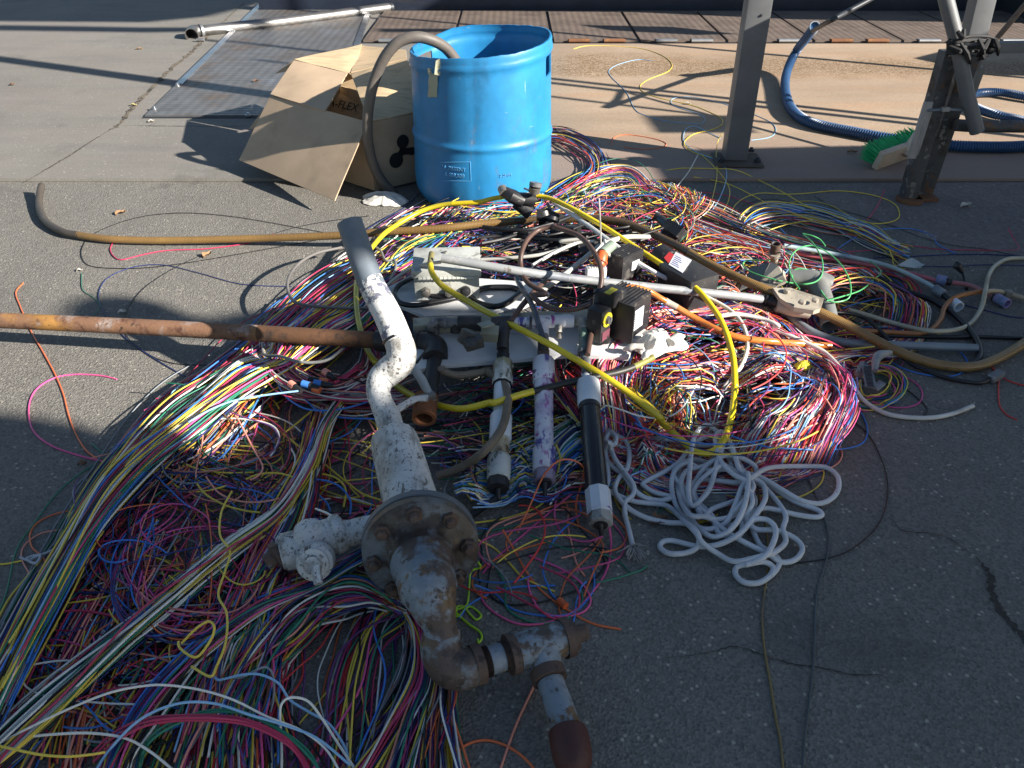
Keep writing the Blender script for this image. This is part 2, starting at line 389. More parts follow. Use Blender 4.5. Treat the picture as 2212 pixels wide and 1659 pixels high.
# hinged trench covers in a row
def ximg(px, py): return W(px, py, .03)
seps = [(805, 30, 781, 92), (990, 38, 999, 60), (1165, 32, 1193.8, 90), (1337.8, 32.4, 1381, 86.4), (1507.5, 28.8, 1570, 86), (1678, 31, 1758, 88), (1853, 31, 1950, 88), (2020, 31, 2130, 88), (2185, 31, 2310, 88), (2350, 31, 2490, 88)]
Y0, Y1 = W(1106, 88, .03).y, W(1106, 24, .03).y
bd = [W(s[2], 88, .03).x if i != 1 else None for i, s in enumerate(seps)]
bd[1] = (bd[0]+bd[2])/2-.03
names = ['with its left edge at the hatch', 'hidden in part behind the blue drum', 'just right of the blue drum', 'above the looped yellow wire', 'left of the steel post', 'behind the steel post', 'behind the end of the blue hose', 'left of the tied tubes at right', 'at the far right edge']
for i in range(len(bd)-1):
    x0, x1 = bd[i]+.012, bd[i+1]-.012; k = -.02
    t = thing('trench_cover', 'brown tread plate trench cover ' + names[i], 'trench cover', ((x0+x1)/2, Y0, .016), 'row of hinged trench covers')
    plate([Vector((x0, Y0, 0)), Vector((x1, Y0, 0)), Vector((x1+k*0, Y1, 0)), Vector((x0+k*0, Y1, 0))], .034, .014, RPLATE, 'cover_plate', t)
    for hx in (.3, .72):
        if (i+hx*10) % 3 < 2.6:
            c = (x0+(x1-x0)*hx, Y0-.02, .034)
            obj('hinge', MB().tube([Vector(c)-Vector((.08, 0, 0)), Vector(c)+Vector((.08, 0, 0))], .013, 10).box((c[0], c[1]+.03, .037), (.15, .05, .006)), RUST if i % 3 == 2 else GALV, t)
g = MB(); g.prism([(bd[0]-.02, Y0-.03), (12, Y0-.03), (12, Y1+.02), (bd[0]-.02, Y1+.02)], .012, .0185); tag(obj('trench_floor', g, DARKST, smooth=False), kind='structure')
bm_ = thing('steel_beam', 'long dark steel beam running along behind the trench covers', 'beam', (2, Y1+.1, .016))
x0 = W(560, 14, .05).x
obj('flange', MB().box(((x0+13)/2, Y1+.12, .11), (13-x0, .05, .19), bev=.004), M('blue_black_steel', (.03, .04, .065), .45, .3, spots=[((.09, .07, .06), 6, .6, .1, (.2, 1, 1))]), bm_)
obj('flange', MB().box(((x0+13)/2, Y1+.30, .05), (13-x0, .30, .06), bev=.004), DARKST, bm_)
obj('flange', MB().box(((x0+13)/2, Y1+.52, .30), (13-x0, .10, .56), bev=.004), DARKST, bm_)
# ============================================================ square post
def up_pt0(cv, x, y, Y):
    px, py = cv(x, y); v = (py-829.5)/FP; z = CH-Y*(SN+v*CS)/(CS-v*SN); return W(px, py, z)
pb = W(1590, 352, .02); PW = .105
post = thing('steel_post', 'square grey steel post bolted to the concrete right of the blue drum', 'post', (pb.x, pb.y, .016))
R = Matrix.Rotation(math.radians(-3), 3, 'Z')
obj('shaft', MB().box((pb.x, pb.y+PW/2, 1.63), (PW, PW, 3.2), R, bev=.008), POSTM, post)
obj('base_plate', MB().box((pb.x+.01, pb.y+.03, .025), (.22, .19, .008), R, bev=.003), M('rusty_base', (.10, .075, .06), .8, spots=[((.05, .045, .04), 9, .5, .2)]), post)
for dx, dy in ((.085, -.045), (-.085, -.045), (.09, .10)):
    obj('anchor_bolt', MB().lathe([(.016, 0), (.016, .010), (.009, .011), (.008, .020), (0, .020)], (pb.x+.01+dx, pb.y+.03+dy, .033), (0, 0, 1), 6), DARKST, post)
obj('mounting_screw', MB().lathe([(.006, 0), (.005, .004), (0, .005)], up_pt0(rc, 636, 92, pb.y-.001), (0, -1, 0), 10), DARKST, post)
# ============================================================ tied frame at the right
fb = W(*rc(1500, 1205), .01)
frm = thing('braced_frame', 'rusty slanting steel frame legs tied together with black rubber at the right edge', 'frame', (fb.x, fb.y, .005))
def up_pt(cv, x, y, Y):                        # point seen at (x, y) standing at distance Y
    px, py = cv(x, y); v = (py-829.5)/FP; z = CH-Y*(SN+v*CS)/(CS-v*SN); return W(px, py, z)
LEG = M('flaking_dark_paint', (.085, .085, .088), .6, .2, spots=[((.055, .045, .04), 7, .5, .1), ((.20, .10, .05), 14, .57, .05), ((.26, .25, .24), 26, .58, .06)], bump=(60, .6, .003))
a = W(*rc(1510, 1195), .006); b = up_pt(rc, 1765, 300, fb.y+.02)
obj('leg', MB().beam(a, b, .062, .05, (0, -1, 0), .004, .15), LEG, frm)
a2 = W(*rc(1600, 1170), .006); b2 = up_pt(rc, 1890, 330, fb.y+.06)
obj('leg', MB().beam(a2, b2, .065, .05, (0, -1, 0), .004, -.1), LEG, frm)
obj('foot_plate', MB().lathe([(.055, 0), (.055, .012), (0, .012)], W(*rc(1520, 1205), .006), (0, 0, 1), 14).box(W(*rc(1610, 1185), .012), (.10, .07, .012)), RUST, frm)
obj('upright', MB().beam(up_pt(rc, 1860, 420, fb.y+.10), up_pt(rc, 2060, -420, fb.y+.12), .075, .075, (0, -1, 0), .006), POSTM, frm)
obj('brace_tube', MB().tube([up_pt(rc, 1680, -300, fb.y-.03), up_pt(rc, 1745, 0, fb.y-.03), up_pt(rc, 1810, 250, fb.y-.04), up_pt(rc, 1870, 560, fb.y-.06), up_pt(rc, 1930, 790, fb.y-.07)], .027, 20, wall=.004), POSTM, frm)
obj('rail', MB().beam(up_pt(rc, 1985, 284, fb.y+.02), up_pt(rc, 2700, 272, fb.y+.1), .04, .04, (0, 0, 1), .004), POSTM, frm)
obj('rail', MB().tube([up_pt(rc, 1800, 750, fb.y+.0), up_pt(rc, 1900, 757, fb.y), up_pt(rc, 2700, 765, fb.y+.05)], .024, 18), LEG, frm)
st = MB()
for k in range(9):
    y = 235+k*9+rnd.uniform(-5, 5); off = rnd.uniform(-20, 20)
    st.tube(spl([up_pt(rc, 1752, y+20, fb.y-.05), up_pt(rc, 1800, y+rnd.uniform(-5, 30), fb.y-.085), up_pt(rc, 1880, y+off, fb.y-.07), up_pt(rc, 1990, y+off, fb.y-.05), up_pt(rc, 2050, y+5, fb.y-.02)], 5), .0055, 6)
for x_, y_, x2, y2 in ((1815, 190, 1840, 245), (1850, 180, 1830, 250), (1940, 235, 1975, 350), (2000, 240, 1930, 340), (1990, 330, 1935, 360), (1765, 280, 1860, 330), (2040, 235, 2055, 330), (1830, 260, 1890, 380)): st.tube([up_pt(rc, x_, y_, fb.y-.08), up_pt(rc, (x_+x2)/2+8, (y_+y2)/2, fb.y-.10), up_pt(rc, x2, y2, fb.y-.07)], [.008, .010, .005], 6)
for x, y, r in ((1770, 252, .014), (2030, 262, .020), (2005, 300, .018), (1960, 325, .015), (1835, 200, .010)):
    p = up_pt(rc, x, y, fb.y-.05); st.lathe([(0, -r), (r*.8, -r*.6), (r, 0), (r*.7, r*.7), (0, r)], p, (.4, .3, 1), 9)
obj('rubber_tie', st, M('matte_black_rubber', (.012, .012, .013), .75, spots=[((.03, .03, .03), 20, .6, .15)]), frm)
for x0_, y0_, x1_, y1_ in ((1820, 190, 1825, 240), (1935, 330, 1960, 350), (1800, 300, 1850, 400)):
    pass
obj('clamp', MB().tube([up_pt(rc, 1625, 640, fb.y-.03), up_pt(rc, 1640, 662, fb.y-.06), up_pt(rc, 1740, 655, fb.y-.07), up_pt(rc, 1860, 660, fb.y-.055)], .009, 8, flat=.5).box(up_pt(rc, 1742, 655, fb.y-.075), (.03, .012, .016)), GALV, frm)
WOODL = M('silver_wood', (.36, .34, .32), .8, spots=[((.15, .13, .11), 20, .5, .15, (1, 1, .15))], bump=(60, .5, .002))
wd = obj('wooden_lath', MB().beam(up_pt(rc, 1535, 950, fb.y-.06), up_pt(rc, 1640, 610, fb.y-.05), .035, .012, (0, -1, 0), .002).beam(up_pt(rc, 1560, 930, fb.y-.045), up_pt(rc, 1650, 650, fb.y-.035), .02, .012, (0, -1, 0), .002), WOODL)
tag(wd, 'weathered split wooden lath clamped to the rusty frame leg', 'wood strip')
ex = obj('wood_scrap', MB().beam(up_pt(rc, 1900, 560, fb.y+.12), up_pt(rc, 1955, 405, fb.y+.12), .022, .03, (0, -1, 0), .004), WOODM)
tag(ex, 'short dark wood scrap jammed behind the tied frame legs', 'wood scrap')
# ============================================================ push broom
bz = .016
hb = W(*rc(1440, 985), bz)
broom = thing('push_broom', 'push broom with green bristles and cream head leaning on the frame leg', 'broom', (hb.x, hb.y, bz))
CREAM = M('cream_plastic', (.62, .50, .38), .5, spots=[((.35, .25, .17), 6, .6, .15)])
A, B = W(*rc(1335, 965), bz+.045), W(*rc(1560, 905), bz+.05)
B = W(*rc(1575, 880), bz+.05)
ax = (B-A).normalized(); upv = Vector((0, -.35, 1)).normalized(); nrm = ax.cross(upv).normalized()
if nrm.y > 0: nrm = -nrm
hd = MB(); hd.beam(A-ax*.0, B+ax*.04, .03, .085, upv, .006); obj('head', hd, CREAM, broom)
brm = MB(); rr = random.Random(3)
for i in range(620):
    u = rr.random(); h_ = rr.uniform(-.03, .035)
    p0 = A+(B+ax*.04-A)*u+upv*h_-nrm*.014
    fan = (.5-u)*-.05 if u > .1 else -.03
    d = (-nrm*rr.uniform(.062, .080)+upv*(h_*.4+rr.uniform(-.006, .010)+.005)-ax*(.02 if u < .15 else 0)+ax*rr.uniform(-.012, .012))
    brm.tube([p0, p0+d*.5+upv*.001, p0+d], [.0022, .002, .0012], 4)
obj('bristles', brm, M('green_bristle', (.04, .55, .20), .45, spots=[((.02, .32, .12), 30, .5, .2)]), broom)
sk0 = A+(B-A)*.55+nrm*.02
obj('socket', MB().tube([sk0, sk0+Vector((.03, .02, .05)), sk0+Vector((.06, .04, .10))], [.026, .02, .017], 14), CREAM, broom)
h0 = sk0+Vector((.03, .03, .06)); h1 = up_pt(rc, 2260, -20, 4.02)
obj('handle', MB().tube([h0, h0*.5+h1*.5, h1, h1+(h1-h0)*.6], .0125, 14), M('brown_wood_handle', (.16, .10, .06), .6, spots=[((.30, .22, .15), 12, .55, .2)]), broom)
# ============================================================ corrugated blue hose
def corrug(P, r, pitch):
    P = np.array(P); L = np.concatenate([[0], np.cumsum(np.linalg.norm(np.diff(P, axis=0), axis=1))])
    n = int(L[-1]/pitch*4); t = np.linspace(0, L[-1], n); Q = np.stack([np.interp(t, L, P[:, i]) for i in range(3)], 1)
    k = 9; pad = np.vstack([np.repeat(Q[:1], k, 0), Q, np.repeat(Q[-1:], k, 0)])
    S = np.stack([np.convolve(pad[:, i], np.ones(2*k+1)/(2*k+1), 'valid') for i in range(3)], 1)
    S[0] = Q[0]; S[-1] = Q[-1]
    rad = np.array([r, r*.80, r*.80, r])[np.arange(n) % 4]; return MB().tube(S, rad, 18)
BLUEH = M('blue_corrugated_plastic', (.028, .085, .20), .38, spots=[((.10, .10, .12), 9, .62, .15)])
pts = [(1000, 120, .42), (950, 168, .36), (905, 230, .27), (850, 300, .16), (800, 400, .08), (778, 500, .05), (795, 610, .045), (850, 690, .045), (960, 745, .045), (1150, 785, .045), (1350, 822, .045), (1500, 840, .045), (1760, 872, .045), (2000, 882, .045), (2230, 876, .045), (2600, 840, .045)]
bh = thing('corrugated_hose', 'blue corrugated hose curving over the concrete towards the green broom', 'hose', W(*rc(1150, 790), .016))
obj('hose_body', corrug(spl(P3(rc, pts[1:]), 12), .0275, .0125), BLUEH, bh)
q0 = P3(rc, [(952, 166, .36), (940, 184, .335)])
obj('hose_end', MB().tube([q0[0]+(q0[0]-q0[1])*.5, q0[1]], .030, 20, wall=.004), M('pale_blue_plastic', (.30, .38, .46), .5), bh)
pts = [(2600, 640, .045), (2212, 578, .045), (2080, 556, .045), (1960, 556, .045), (1890, 575, .045), (1880, 620, .045), (1940, 655, .045), (2050, 690, .045), (2160, 715, .04), (2500, 800, .04)]
tag(obj('corrugated_hose', corrug(spl(P3(rc, pts), 12), .025, .0125), BLUEH), 'pale blue corrugated hose bend behind the rusty frame legs', 'hose')
rd_ = obj('steel_cable', MB().tube(spl([up_pt(rc, 945, 185, W(*rc(950, 168), .36).y), up_pt(rc, 1040, 130, 4.3), up_pt(rc, 1180, 55, 4.35), up_pt(rc, 1300, -10, 4.4), up_pt(rc, 1600, -180, 4.5)], 6), .0125, 12), DARKST)
tag(rd_, 'black stiff cable coming out of the upper end of the blue corrugated hose', 'cable')
# ============================================================ loose steel tube at top left
STEELT = M('brushed_steel', (.25, .245, .24), .42, .8, spots=[((.2, .19, .18), 5, .52, .15, (.3, 1, 1))])
tp = thing('exhaust_tube', 'long silver steel tube with an elbow lying across the tread plate hatch', 'tube', W(*ra(1200, 230), .016))
obj('tube_body', MB().tube(P3(ra, [(1215, 185, .052), (1700, 130, .052), (2340, 45, .052)]), .040, 26), STEELT, tp)
obj('elbow', MB().tube(spl(P3(ra, [(1215, 185, .052), (1185, 187, .052), (1160, 192, .050), (1150, 212, .046)]), 6), [.041, .046, .049, .050], 26, wall=.005), STEELT, tp)
obj('clamp_band', MB().tube(P3(ra, [(1200, 187, .052), (1216, 185, .052)]), .050, 26), GALV, tp); obj('clamp_bolt', MB().tube([W(*ra(1180, 240), .03), W(*ra(1225, 240), .03)], .012, 10), GALV, tp)
obj('end_cap', MB().tube(P3(ra, [(2335, 46, .052), (2352, 44, .052)]), .042, 20), DARKST, tp)
# ============================================================ blue drum
BLUE = M('blue_polyethylene', (.020, .215, .47), .42, spots=[((.03, .27, .55), 3, .45, .3), ((.03, .20, .42), 6, .52, .2, (1, 1, .35)), ((.20, .38, .55), 60, .68, .03, (1, 1, .12)), ((.12, .16, .22), 9, .60, .12, (1, 1, .4)), ((.22, .36, .48), 80, .68, .03, (.3, .3, 1)), ((.16, .20, .26), 28, .66, .05)], bump=(25, .12, .002))
d0 = W(1041, 471, 0); DR = .288; dcx, dcy = d0.x, d0.y+DR*.98
RIMY = [(-180, 292), (-150, 338), (-120, 352), (-90, 352), (-60, 322), (-40, 285), (-20, 245), (0, 200), (20, 168), (45, 152), (70, 147), (90, 147), (105, 152), (120, 172), (135, 212), (150, 245), (165, 268), (180, 292)]
def drad(z): return DR*(1.02-.13*max(0, z-.12)-.05*max(0, .12-z)+(-.13*((.08-z)/.08)**2 if z < .08 else 0))
def rim(phi):
    yy = np.interp(phi, [a for a, _ in RIMY], [b for _, b in RIMY]); r = drad(.6)*.985; f = math.radians(phi)
    return Zh((dcx+r*math.cos(f), dcy+r*math.sin(f)), rb(0, yy)[1])
def dpt(phi, z, off=0):
    f = math.radians(phi); r = drad(z)+off; k = 1+.018*max(0, z-.3)/.35*math.cos(2*f)
    return Vector((dcx+r*k*math.cos(f), dcy+r*k*math.sin(f), z))
drum = thing('plastic_drum', 'cut open blue plastic drum with a hose over its rim', 'drum', (dcx, dcy, 0))
NA, NZ = 120, 44
def bead(z, zr):
    o = .0065*math.exp(-((z-.283)/.012)**2); o += .0075*math.exp(-((z-(zr-.040))/.013)**2); o += .004*math.exp(-((z-(zr-.012))/.01)**2); return o
g = MB(); vs = []; idx = {}
zs = lambda zr: [zr*t for t in np.concatenate([np.linspace(0, .1, 8), np.linspace(.12, .40, 8), np.linspace(.41, .52, 12), np.linspace(.56, .80, 6), np.linspace(.82, 1, 12)])]
for j in range(NA):
    ph = -180+360*j/NA; zr = rim(ph)+.0012*math.sin(j*1.7)*math.cos(j*.6); Z = zs(zr); NZ = len(Z)
    for i, z in enumerate(Z):
        vs.append(dpt(ph, z, bead(z, zr)+(-.0018 if abs(ph+94.5) < 1.6 and z > .06 else 0))); idx[(0, j, i)] = len(vs)-1
    for i, z in enumerate(Z):
        vs.append(dpt(ph, max(z, .008), bead(z, zr)-.0065)); idx[(1, j, i)] = len(vs)-1
def hole(j, i):
    ph = -180+360*(j+.5)/NA; zr = rim(ph); z = zs(zr)[i]
    return (-24 < ph < -8 or 140 < ph < 161) and zr-.155 < z < zr-.055
fs = []
for j in range(NA):
    k = (j+1) % NA
    for i in range(NZ-1):
        h = hole(j, i)
        if not h:
            fs.append((idx[0, j, i], idx[0, k, i], idx[0, k, i+1], idx[0, j, i+1])); fs.append((idx[1, j, i], idx[1, j, i+1], idx[1, k, i+1], idx[1, k, i]))
        for (j2, i2, e) in ((j, i+1, ((j, i+1), (k, i+1))), ((j+1) % NA, i, ((k, i), (k, i+1)))):
            if i2 < NZ-1 and hole(j2, i2) != h: fs.append((idx[0, e[0][0], e[0][1]], idx[0, e[1][0], e[1][1]], idx[1, e[1][0], e[1][1]], idx[1, e[0][0], e[0][1]]))
    fs.append((idx[0, j, NZ-1], idx[0, k, NZ-1], idx[1, k, NZ-1], idx[1, j, NZ-1]))
fs.append(tuple(idx[0, j, 0] for j in range(NA))[::-1]); fs.append(tuple(idx[1, j, 0] for j in range(NA)))
g.add(vs, fs); obj('drum_body', g, BLUE, drum, angle=60)
def on_drum(rx, ry):
    z = .2
    for _ in range(6):
        px, py = rb(rx, ry); q = proj((dcx, dcy, z)); s = (px-q[0])*q[2]/FP/drad(z); ph = math.degrees(math.asin(max(-.99, min(.99, s))))-90-math.degrees(math.atan2(dcx, dcy))
        b = dpt(ph, z); z = Zh(b, py)
    return ph, z
EMB = M('blue_polyethylene_raised', (.12, .38, .66), .36, spots=[((.07, .32, .62), 20, .5, .2)])
def drumtext(s, rx, ry, size, d=.0036):
    ph, z0 = on_drum(rx, ry)
    return texmesh(s, size, lambda x, y, h: dpt(ph+math.degrees(x/DR), z0+y, h-.0005), d)
t = drumtext('U.S. PATENT', 758, 1021, .0205); t2 = drumtext('5,419,109', 770, 1062, .0215); t3 = drumtext('2.2MM', 1055, 1060, .018)
for q in (t, t2, t3): obj('raised_lettering', q, EMB, drum)
em = MB()
for a, b in (((690, 975), (858, 972)), ((858, 972), (862, 1088)), ((690, 1085), (862, 1088))):
    L = []
    for k in range(9):
        u = k/8; ph, z = on_drum(a[0]+(b[0]-a[0])*u, a[1]+(b[1]-a[1])*u); L.append(dpt(ph, z, 0))
    em.tube(L, .0014, 6)
obj('raised_frame', em, EMB, drum)
TAPE = M('old_masking_tape', (.42, .42, .30), .7, spots=[((.30, .30, .22), 18, .5, .2)])
tp_ = MB(); vs = []; fs = []
for i in range(13):
    for j, dx in enumerate((-26, 0, 26)):
        y = 398+i*(582-398)/12; ph, z = on_drum(653+dx+(4 if i < 3 else 0)-i*.6, y); vs.append(dpt(ph, z, .0035+.0015*math.sin(i*1.3+j)))
for i in range(12):
    for j in range(2): a = i*3+j; fs.append((a, a+1, a+4, a+3))
b = len(vs); vs += [v+Vector((0, .0012, 0)) for v in vs]; fs += [tuple(b+i for i in f[::-1]) for f in fs]
tp_.add(vs, fs)
ph, z = on_drum(640, 415); e = dpt(ph, z, .008); ph, z = on_drum(684, 388); e2 = dpt(ph, z+.012, .01)
tp_.quadsheet([e+Vector((-.012, 0, .005)), e+Vector((.016, -.004, .002)), e+Vector((.014, -.002, -.022)), e+Vector((-.010, -.004, -.018))], .0012, 5, 5, .006, 3)
tp_.quadsheet([e2+Vector((-.008, 0, .004)), e2+Vector((.008, 0, .012)), e2+Vector((.006, .0, -.05)), e2+Vector((-.016, 0, -.045))], .0012, 4, 4, .004, 5)
o = obj('masking_tape', tp_, TAPE); tag(o, 'strip of pale masking tape stuck below the rim of the blue drum', 'tape')
# hose arching out of the drum
Yh = dcy-.04
H = [up_pt(rb, x, y, Yh+dy) for x, y, dy in ((900, 470, .12), (800, 400, .08), (735, 318, .05), (690, 275, .03), (620, 240, 0), (530, 222, -.02), (430, 250, -.03), (355, 325, -.03), (300, 430, -.03), (262, 550, -.03), (240, 700, -.03), (243, 850, -.02), (268, 970, 0), (312, 1065, .01), (362, 1128, .01), (402, 1165, .02))]
GREYH = M('grey_brown_rubber', (.13, .115, .10), .55, spots=[((.08, .07, .065), 5, .5, .2), ((.22, .13, .07), 7, .68, .04)], bump=(90, .15, .001))
o = obj('rubber_hose', MB().tube(spl(H, 8), [.0215]*20, 20), GREYH); tag(o, 'thick grey rubber hose arching out of the blue drum to the ground', 'hose')
# ============================================================ cardboard box
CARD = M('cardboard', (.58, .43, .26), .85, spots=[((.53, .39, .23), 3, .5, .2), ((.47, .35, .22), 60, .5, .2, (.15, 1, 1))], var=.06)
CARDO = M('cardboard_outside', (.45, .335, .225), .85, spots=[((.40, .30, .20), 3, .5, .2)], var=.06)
INK = M('black_print', (.012, .012, .012), .7)
N0 = W(812, 412, .01); Hb = Zh(N0, 265)
Nt = Vector((N0.x, N0.y, Hb)); Lt = W(588, 209, Hb); L0 = Vector((Lt.x, Lt.y, .01))
dM = (W(882, 248.5, Hb)-Nt); dM.z = 0; dM.normalize()
Mt = Nt+dM*.30; M0 = Vector((Mt.x, Mt.y, .01)); Kt = Lt+dM*.34; K0 = Vector((Kt.x, Kt.y, .01))
bx = thing('cardboard_box', 'open brown cardboard box with spread flaps left of the blue drum', 'box', ((N0.x+K0.x)/2, (N0.y+K0.y)/2, 0))
def wall(a, b, c, d, name='side_panel', m=CARDO, bend=.003, seed=0): return obj(name, MB().quadsheet([a, b, c, d], .005, 8, 8, bend, seed), m, bx)
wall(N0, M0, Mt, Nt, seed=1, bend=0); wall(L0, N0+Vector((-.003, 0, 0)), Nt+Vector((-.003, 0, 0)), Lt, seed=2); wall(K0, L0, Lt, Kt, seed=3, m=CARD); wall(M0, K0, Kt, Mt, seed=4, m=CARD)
wall(N0+Vector((0, .01, .01)), M0+Vector((0, 0, .01)), K0+Vector((0, 0, .01)), L0+Vector((.01, 0, .01)), 'bottom_panel')
fA = W(723.5, 433.7, .062); fB = W(517, 346, .075)
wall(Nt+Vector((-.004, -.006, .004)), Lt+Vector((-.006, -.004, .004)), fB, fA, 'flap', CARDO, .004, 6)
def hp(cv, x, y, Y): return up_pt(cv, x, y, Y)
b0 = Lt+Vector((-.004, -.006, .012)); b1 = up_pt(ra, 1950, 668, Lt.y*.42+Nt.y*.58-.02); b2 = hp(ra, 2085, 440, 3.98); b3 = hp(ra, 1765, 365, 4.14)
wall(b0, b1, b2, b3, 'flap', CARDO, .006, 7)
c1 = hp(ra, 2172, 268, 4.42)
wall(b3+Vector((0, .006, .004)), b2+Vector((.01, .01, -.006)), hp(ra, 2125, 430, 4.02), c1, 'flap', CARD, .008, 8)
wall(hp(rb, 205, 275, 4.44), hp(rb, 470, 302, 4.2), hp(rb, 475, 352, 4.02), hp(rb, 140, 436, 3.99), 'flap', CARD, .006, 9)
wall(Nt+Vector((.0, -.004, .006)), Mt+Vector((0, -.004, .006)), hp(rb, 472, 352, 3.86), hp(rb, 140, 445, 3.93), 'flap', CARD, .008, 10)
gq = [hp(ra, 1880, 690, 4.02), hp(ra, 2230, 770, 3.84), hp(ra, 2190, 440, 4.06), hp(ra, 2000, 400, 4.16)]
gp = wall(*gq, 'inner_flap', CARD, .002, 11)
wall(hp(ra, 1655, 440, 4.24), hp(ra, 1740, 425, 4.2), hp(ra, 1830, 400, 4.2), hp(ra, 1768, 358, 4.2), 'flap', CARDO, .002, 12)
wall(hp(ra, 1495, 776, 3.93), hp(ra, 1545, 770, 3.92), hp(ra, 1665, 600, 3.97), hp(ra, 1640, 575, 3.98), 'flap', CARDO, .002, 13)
cr = hp(ra, 2025, 672, 3.7); xr = (gq[1]-gq[0]).normalized(); yr = (gq[3]-gq[0]); yr = (yr-xr*yr.dot(xr)).normalized(); nr = xr.cross(yr)
if nr.y > 0: nr = -nr
og = gq[0]+xr*((gq[1]-gq[0]).length*.44)+yr*.060+nr*.006
tx = texmesh('A-FLEX', .056, lambda x, y, h: og+xr*x*1.0+yr*y+nr*h, .0006); obj('printed_name', tx, INK, bx)
# emblem of three joined blobs on the body
em = MB(); xe = dM; ze = Vector((0, 0, 1)); ne = Vector((xe.y, -xe.x, 0))
def face_pt(rx, ry):
    px, py = rb(rx, ry); o_ = Vector((0, 0, CH)); d_ = W(px, py, 0)-o_; t_ = (Nt-o_).dot(ne)/d_.dot(ne); return o_+d_*t_+ne*.0062
for (x, y, r) in ((447, 848, .030), (408, 960, .034), (500, 905, .018)):
    em.lathe([(r, 0), (r, .0012)], face_pt(x, y)-ne*.001, ne, 24)
for a, b in (((447, 848), (445, 905)), ((445, 905), (408, 960)), ((440, 905), (500, 905))):
    em.beam(face_pt(*a), face_pt(*b), .030, .0010, ne)
obj('printed_emblem', em, INK, bx)
# ============================================================ crumpled cloths
def crumple(c, size, rotz, seed, hgt=.05, n=70, fr=1.5):
    R = Matrix.Rotation(rotz, 3, 'Z'); vs = []; fs = []; c = Vector(c)
    for i in range(n+1):
        for j in range(n+1):
            x, y = i/n*2-1, j/n*2-1; k = 1/max(1e-6, math.hypot(x, y))*max(abs(x), abs(y)) if (x or y) else 1
            x, y = x*k, y*k; rr = math.hypot(x, y); a = math.atan2(y, x)
            b = 1+.28*noise.noise(Vector((math.cos(a)*1.3+seed, math.sin(a)*1.3, 0)))+.10*noise.noise(Vector((math.cos(a)*4+seed, math.sin(a)*4, 3)))
            p = Vector((x*b*fr, y*b*fr, seed)); wv = Vector((noise.noise(p*.8), noise.noise(p*.8+Vector((7, 0, 0))), 0))
            q = p+wv*1.6; r1 = 1-abs(noise.noise(q*.75))*2.2; r2 = 1-abs(noise.noise(q*1.7+Vector((3, 3, 0))))*2
            z = hgt*(max(0, 1-rr**2)**.8*(.45+.40*r1+.10*r2)+.05*(1+math.sin(a*5+seed))*rr**3)
            d = R @ Vector((x*b*size[0]+wv.x*size[0]*.22, y*b*size[1]+wv.y*size[1]*.22, 0)); vs.append(c+d+Vector((0, 0, max(.002, z))))
    N = len(vs); vs += [v-Vector((0, 0, .0025)) for v in vs]
    for i in range(n):
        for j in range(n):
            a = i*(n+1)+j; f = (a, a+n+1, a+n+2, a+1); fs.append(f); fs.append(tuple(N+t for t in f[::-1]))
    for i in range(n):
        for a, b_ in ((i, i+1), (n*(n+1)+i+1, n*(n+1)+i), ((i+1)*(n+1), i*(n+1)), (i*(n+1)+n, (i+1)*(n+1)+n)): fs.append((a, b_, N+b_, N+a))
    return MB().add(vs, fs)
CLOTH = M('white_cotton', (.72, .69, .62), .9, spots=[((.5, .47, .42), 12, .6, .15)], bump=(500, .3, .0005))
c = W(*rb(335, 1205), .003); o = obj('rag', crumple(c, (.115, .065, 0), -.15, 3, .045), CLOTH); tag(o, 'crumpled white rag on the ground beside the foot of the blue drum', 'rag')
gc = W(*rf(1120, 1275), .137)
gl = crumple(gc, (.070, .050, 0), .25, 9, .060)
for a, b, r in (((1080, 1190), (1005, 1160), .012), ((1000, 1280), (820, 1305), .012), ((1240, 1240), (1355, 1180), .014), ((1080, 1320), (985, 1385), .011)):
    A, B = W(*rf(*a), .165), W(*rf(*b), .150); m_ = (A+B)/2+Vector((0, 0, .006))
    gl.tube(spl([A, m_, B], 6), [r*1.1, r*.85, r*1.05, r*.5], 12, flat=.7)
o = obj('cotton_glove', gl, CLOTH); tag(o, 'crumpled white cotton glove lying on the right end of the white board', 'glove')
# ============================================================ small litter
LEAF = [M('dry_leaf', (.34, .20, .10), .8), M('brown_leaf', (.17, .09, .05), .8), M('pale_chip', (.62, .58, .50), .8), M('yellow_leaf', (.48, .42, .18), .8)]
def leaf(pt, L, wd, mat, rot, label, cat='leaf', name='dry_leaf'):
    c = Vector(pt); mb = MB(); n = 8; vs = []
    ca, sa = math.cos(rot), math.sin(rot)
    for i in range(n+1):
        u = i/n; w_ = wd*math.sin(math.pi*min(1, u*.95+.03))**.8
        for s in (-1, 0, 1):
            x = (u-.5)*L; y = s*w_/2*(1+.3*rnd.uniform(-1, 1)); z = .002+abs(s)*wd*.25+.006*math.sin(u*4)**2
            vs.append(c+Vector((x*ca-y*sa, x*sa+y*ca, z)))
    fs = []
    for i in range(n):
        for s in range(2): a = i*3+s; fs.append((a, a+1, a+4, a+3))
    b = len(vs); vs += [v+Vector((0, 0, .0012)) for v in vs]; fs += [tuple(b+i for i in f[::-1]) for f in fs]
    o = obj(name, mb.add(vs, fs), mat); return tag(o, label, cat)
leaf(W(*ra(838, 297), .018), .05, .02, LEAF[0], .3, 'small tan leaf on the grey concrete left of the silver tube elbow')
leaf(W(*ra(75, 512), .018), .03, .022, LEAF[1], .3, 'dark brown leaf near the left edge on the grey concrete')
leaf(W(*ra(1538, 492), .028), .035, .028, LEAF[1], .8, 'curled reddish leaf lying on the tread plate hatch')
leaf(W(*ra(802, 635), .018), .04, .018, LEAF[3], .2, 'yellow leaf scrap lying on the cracked concrete joint')
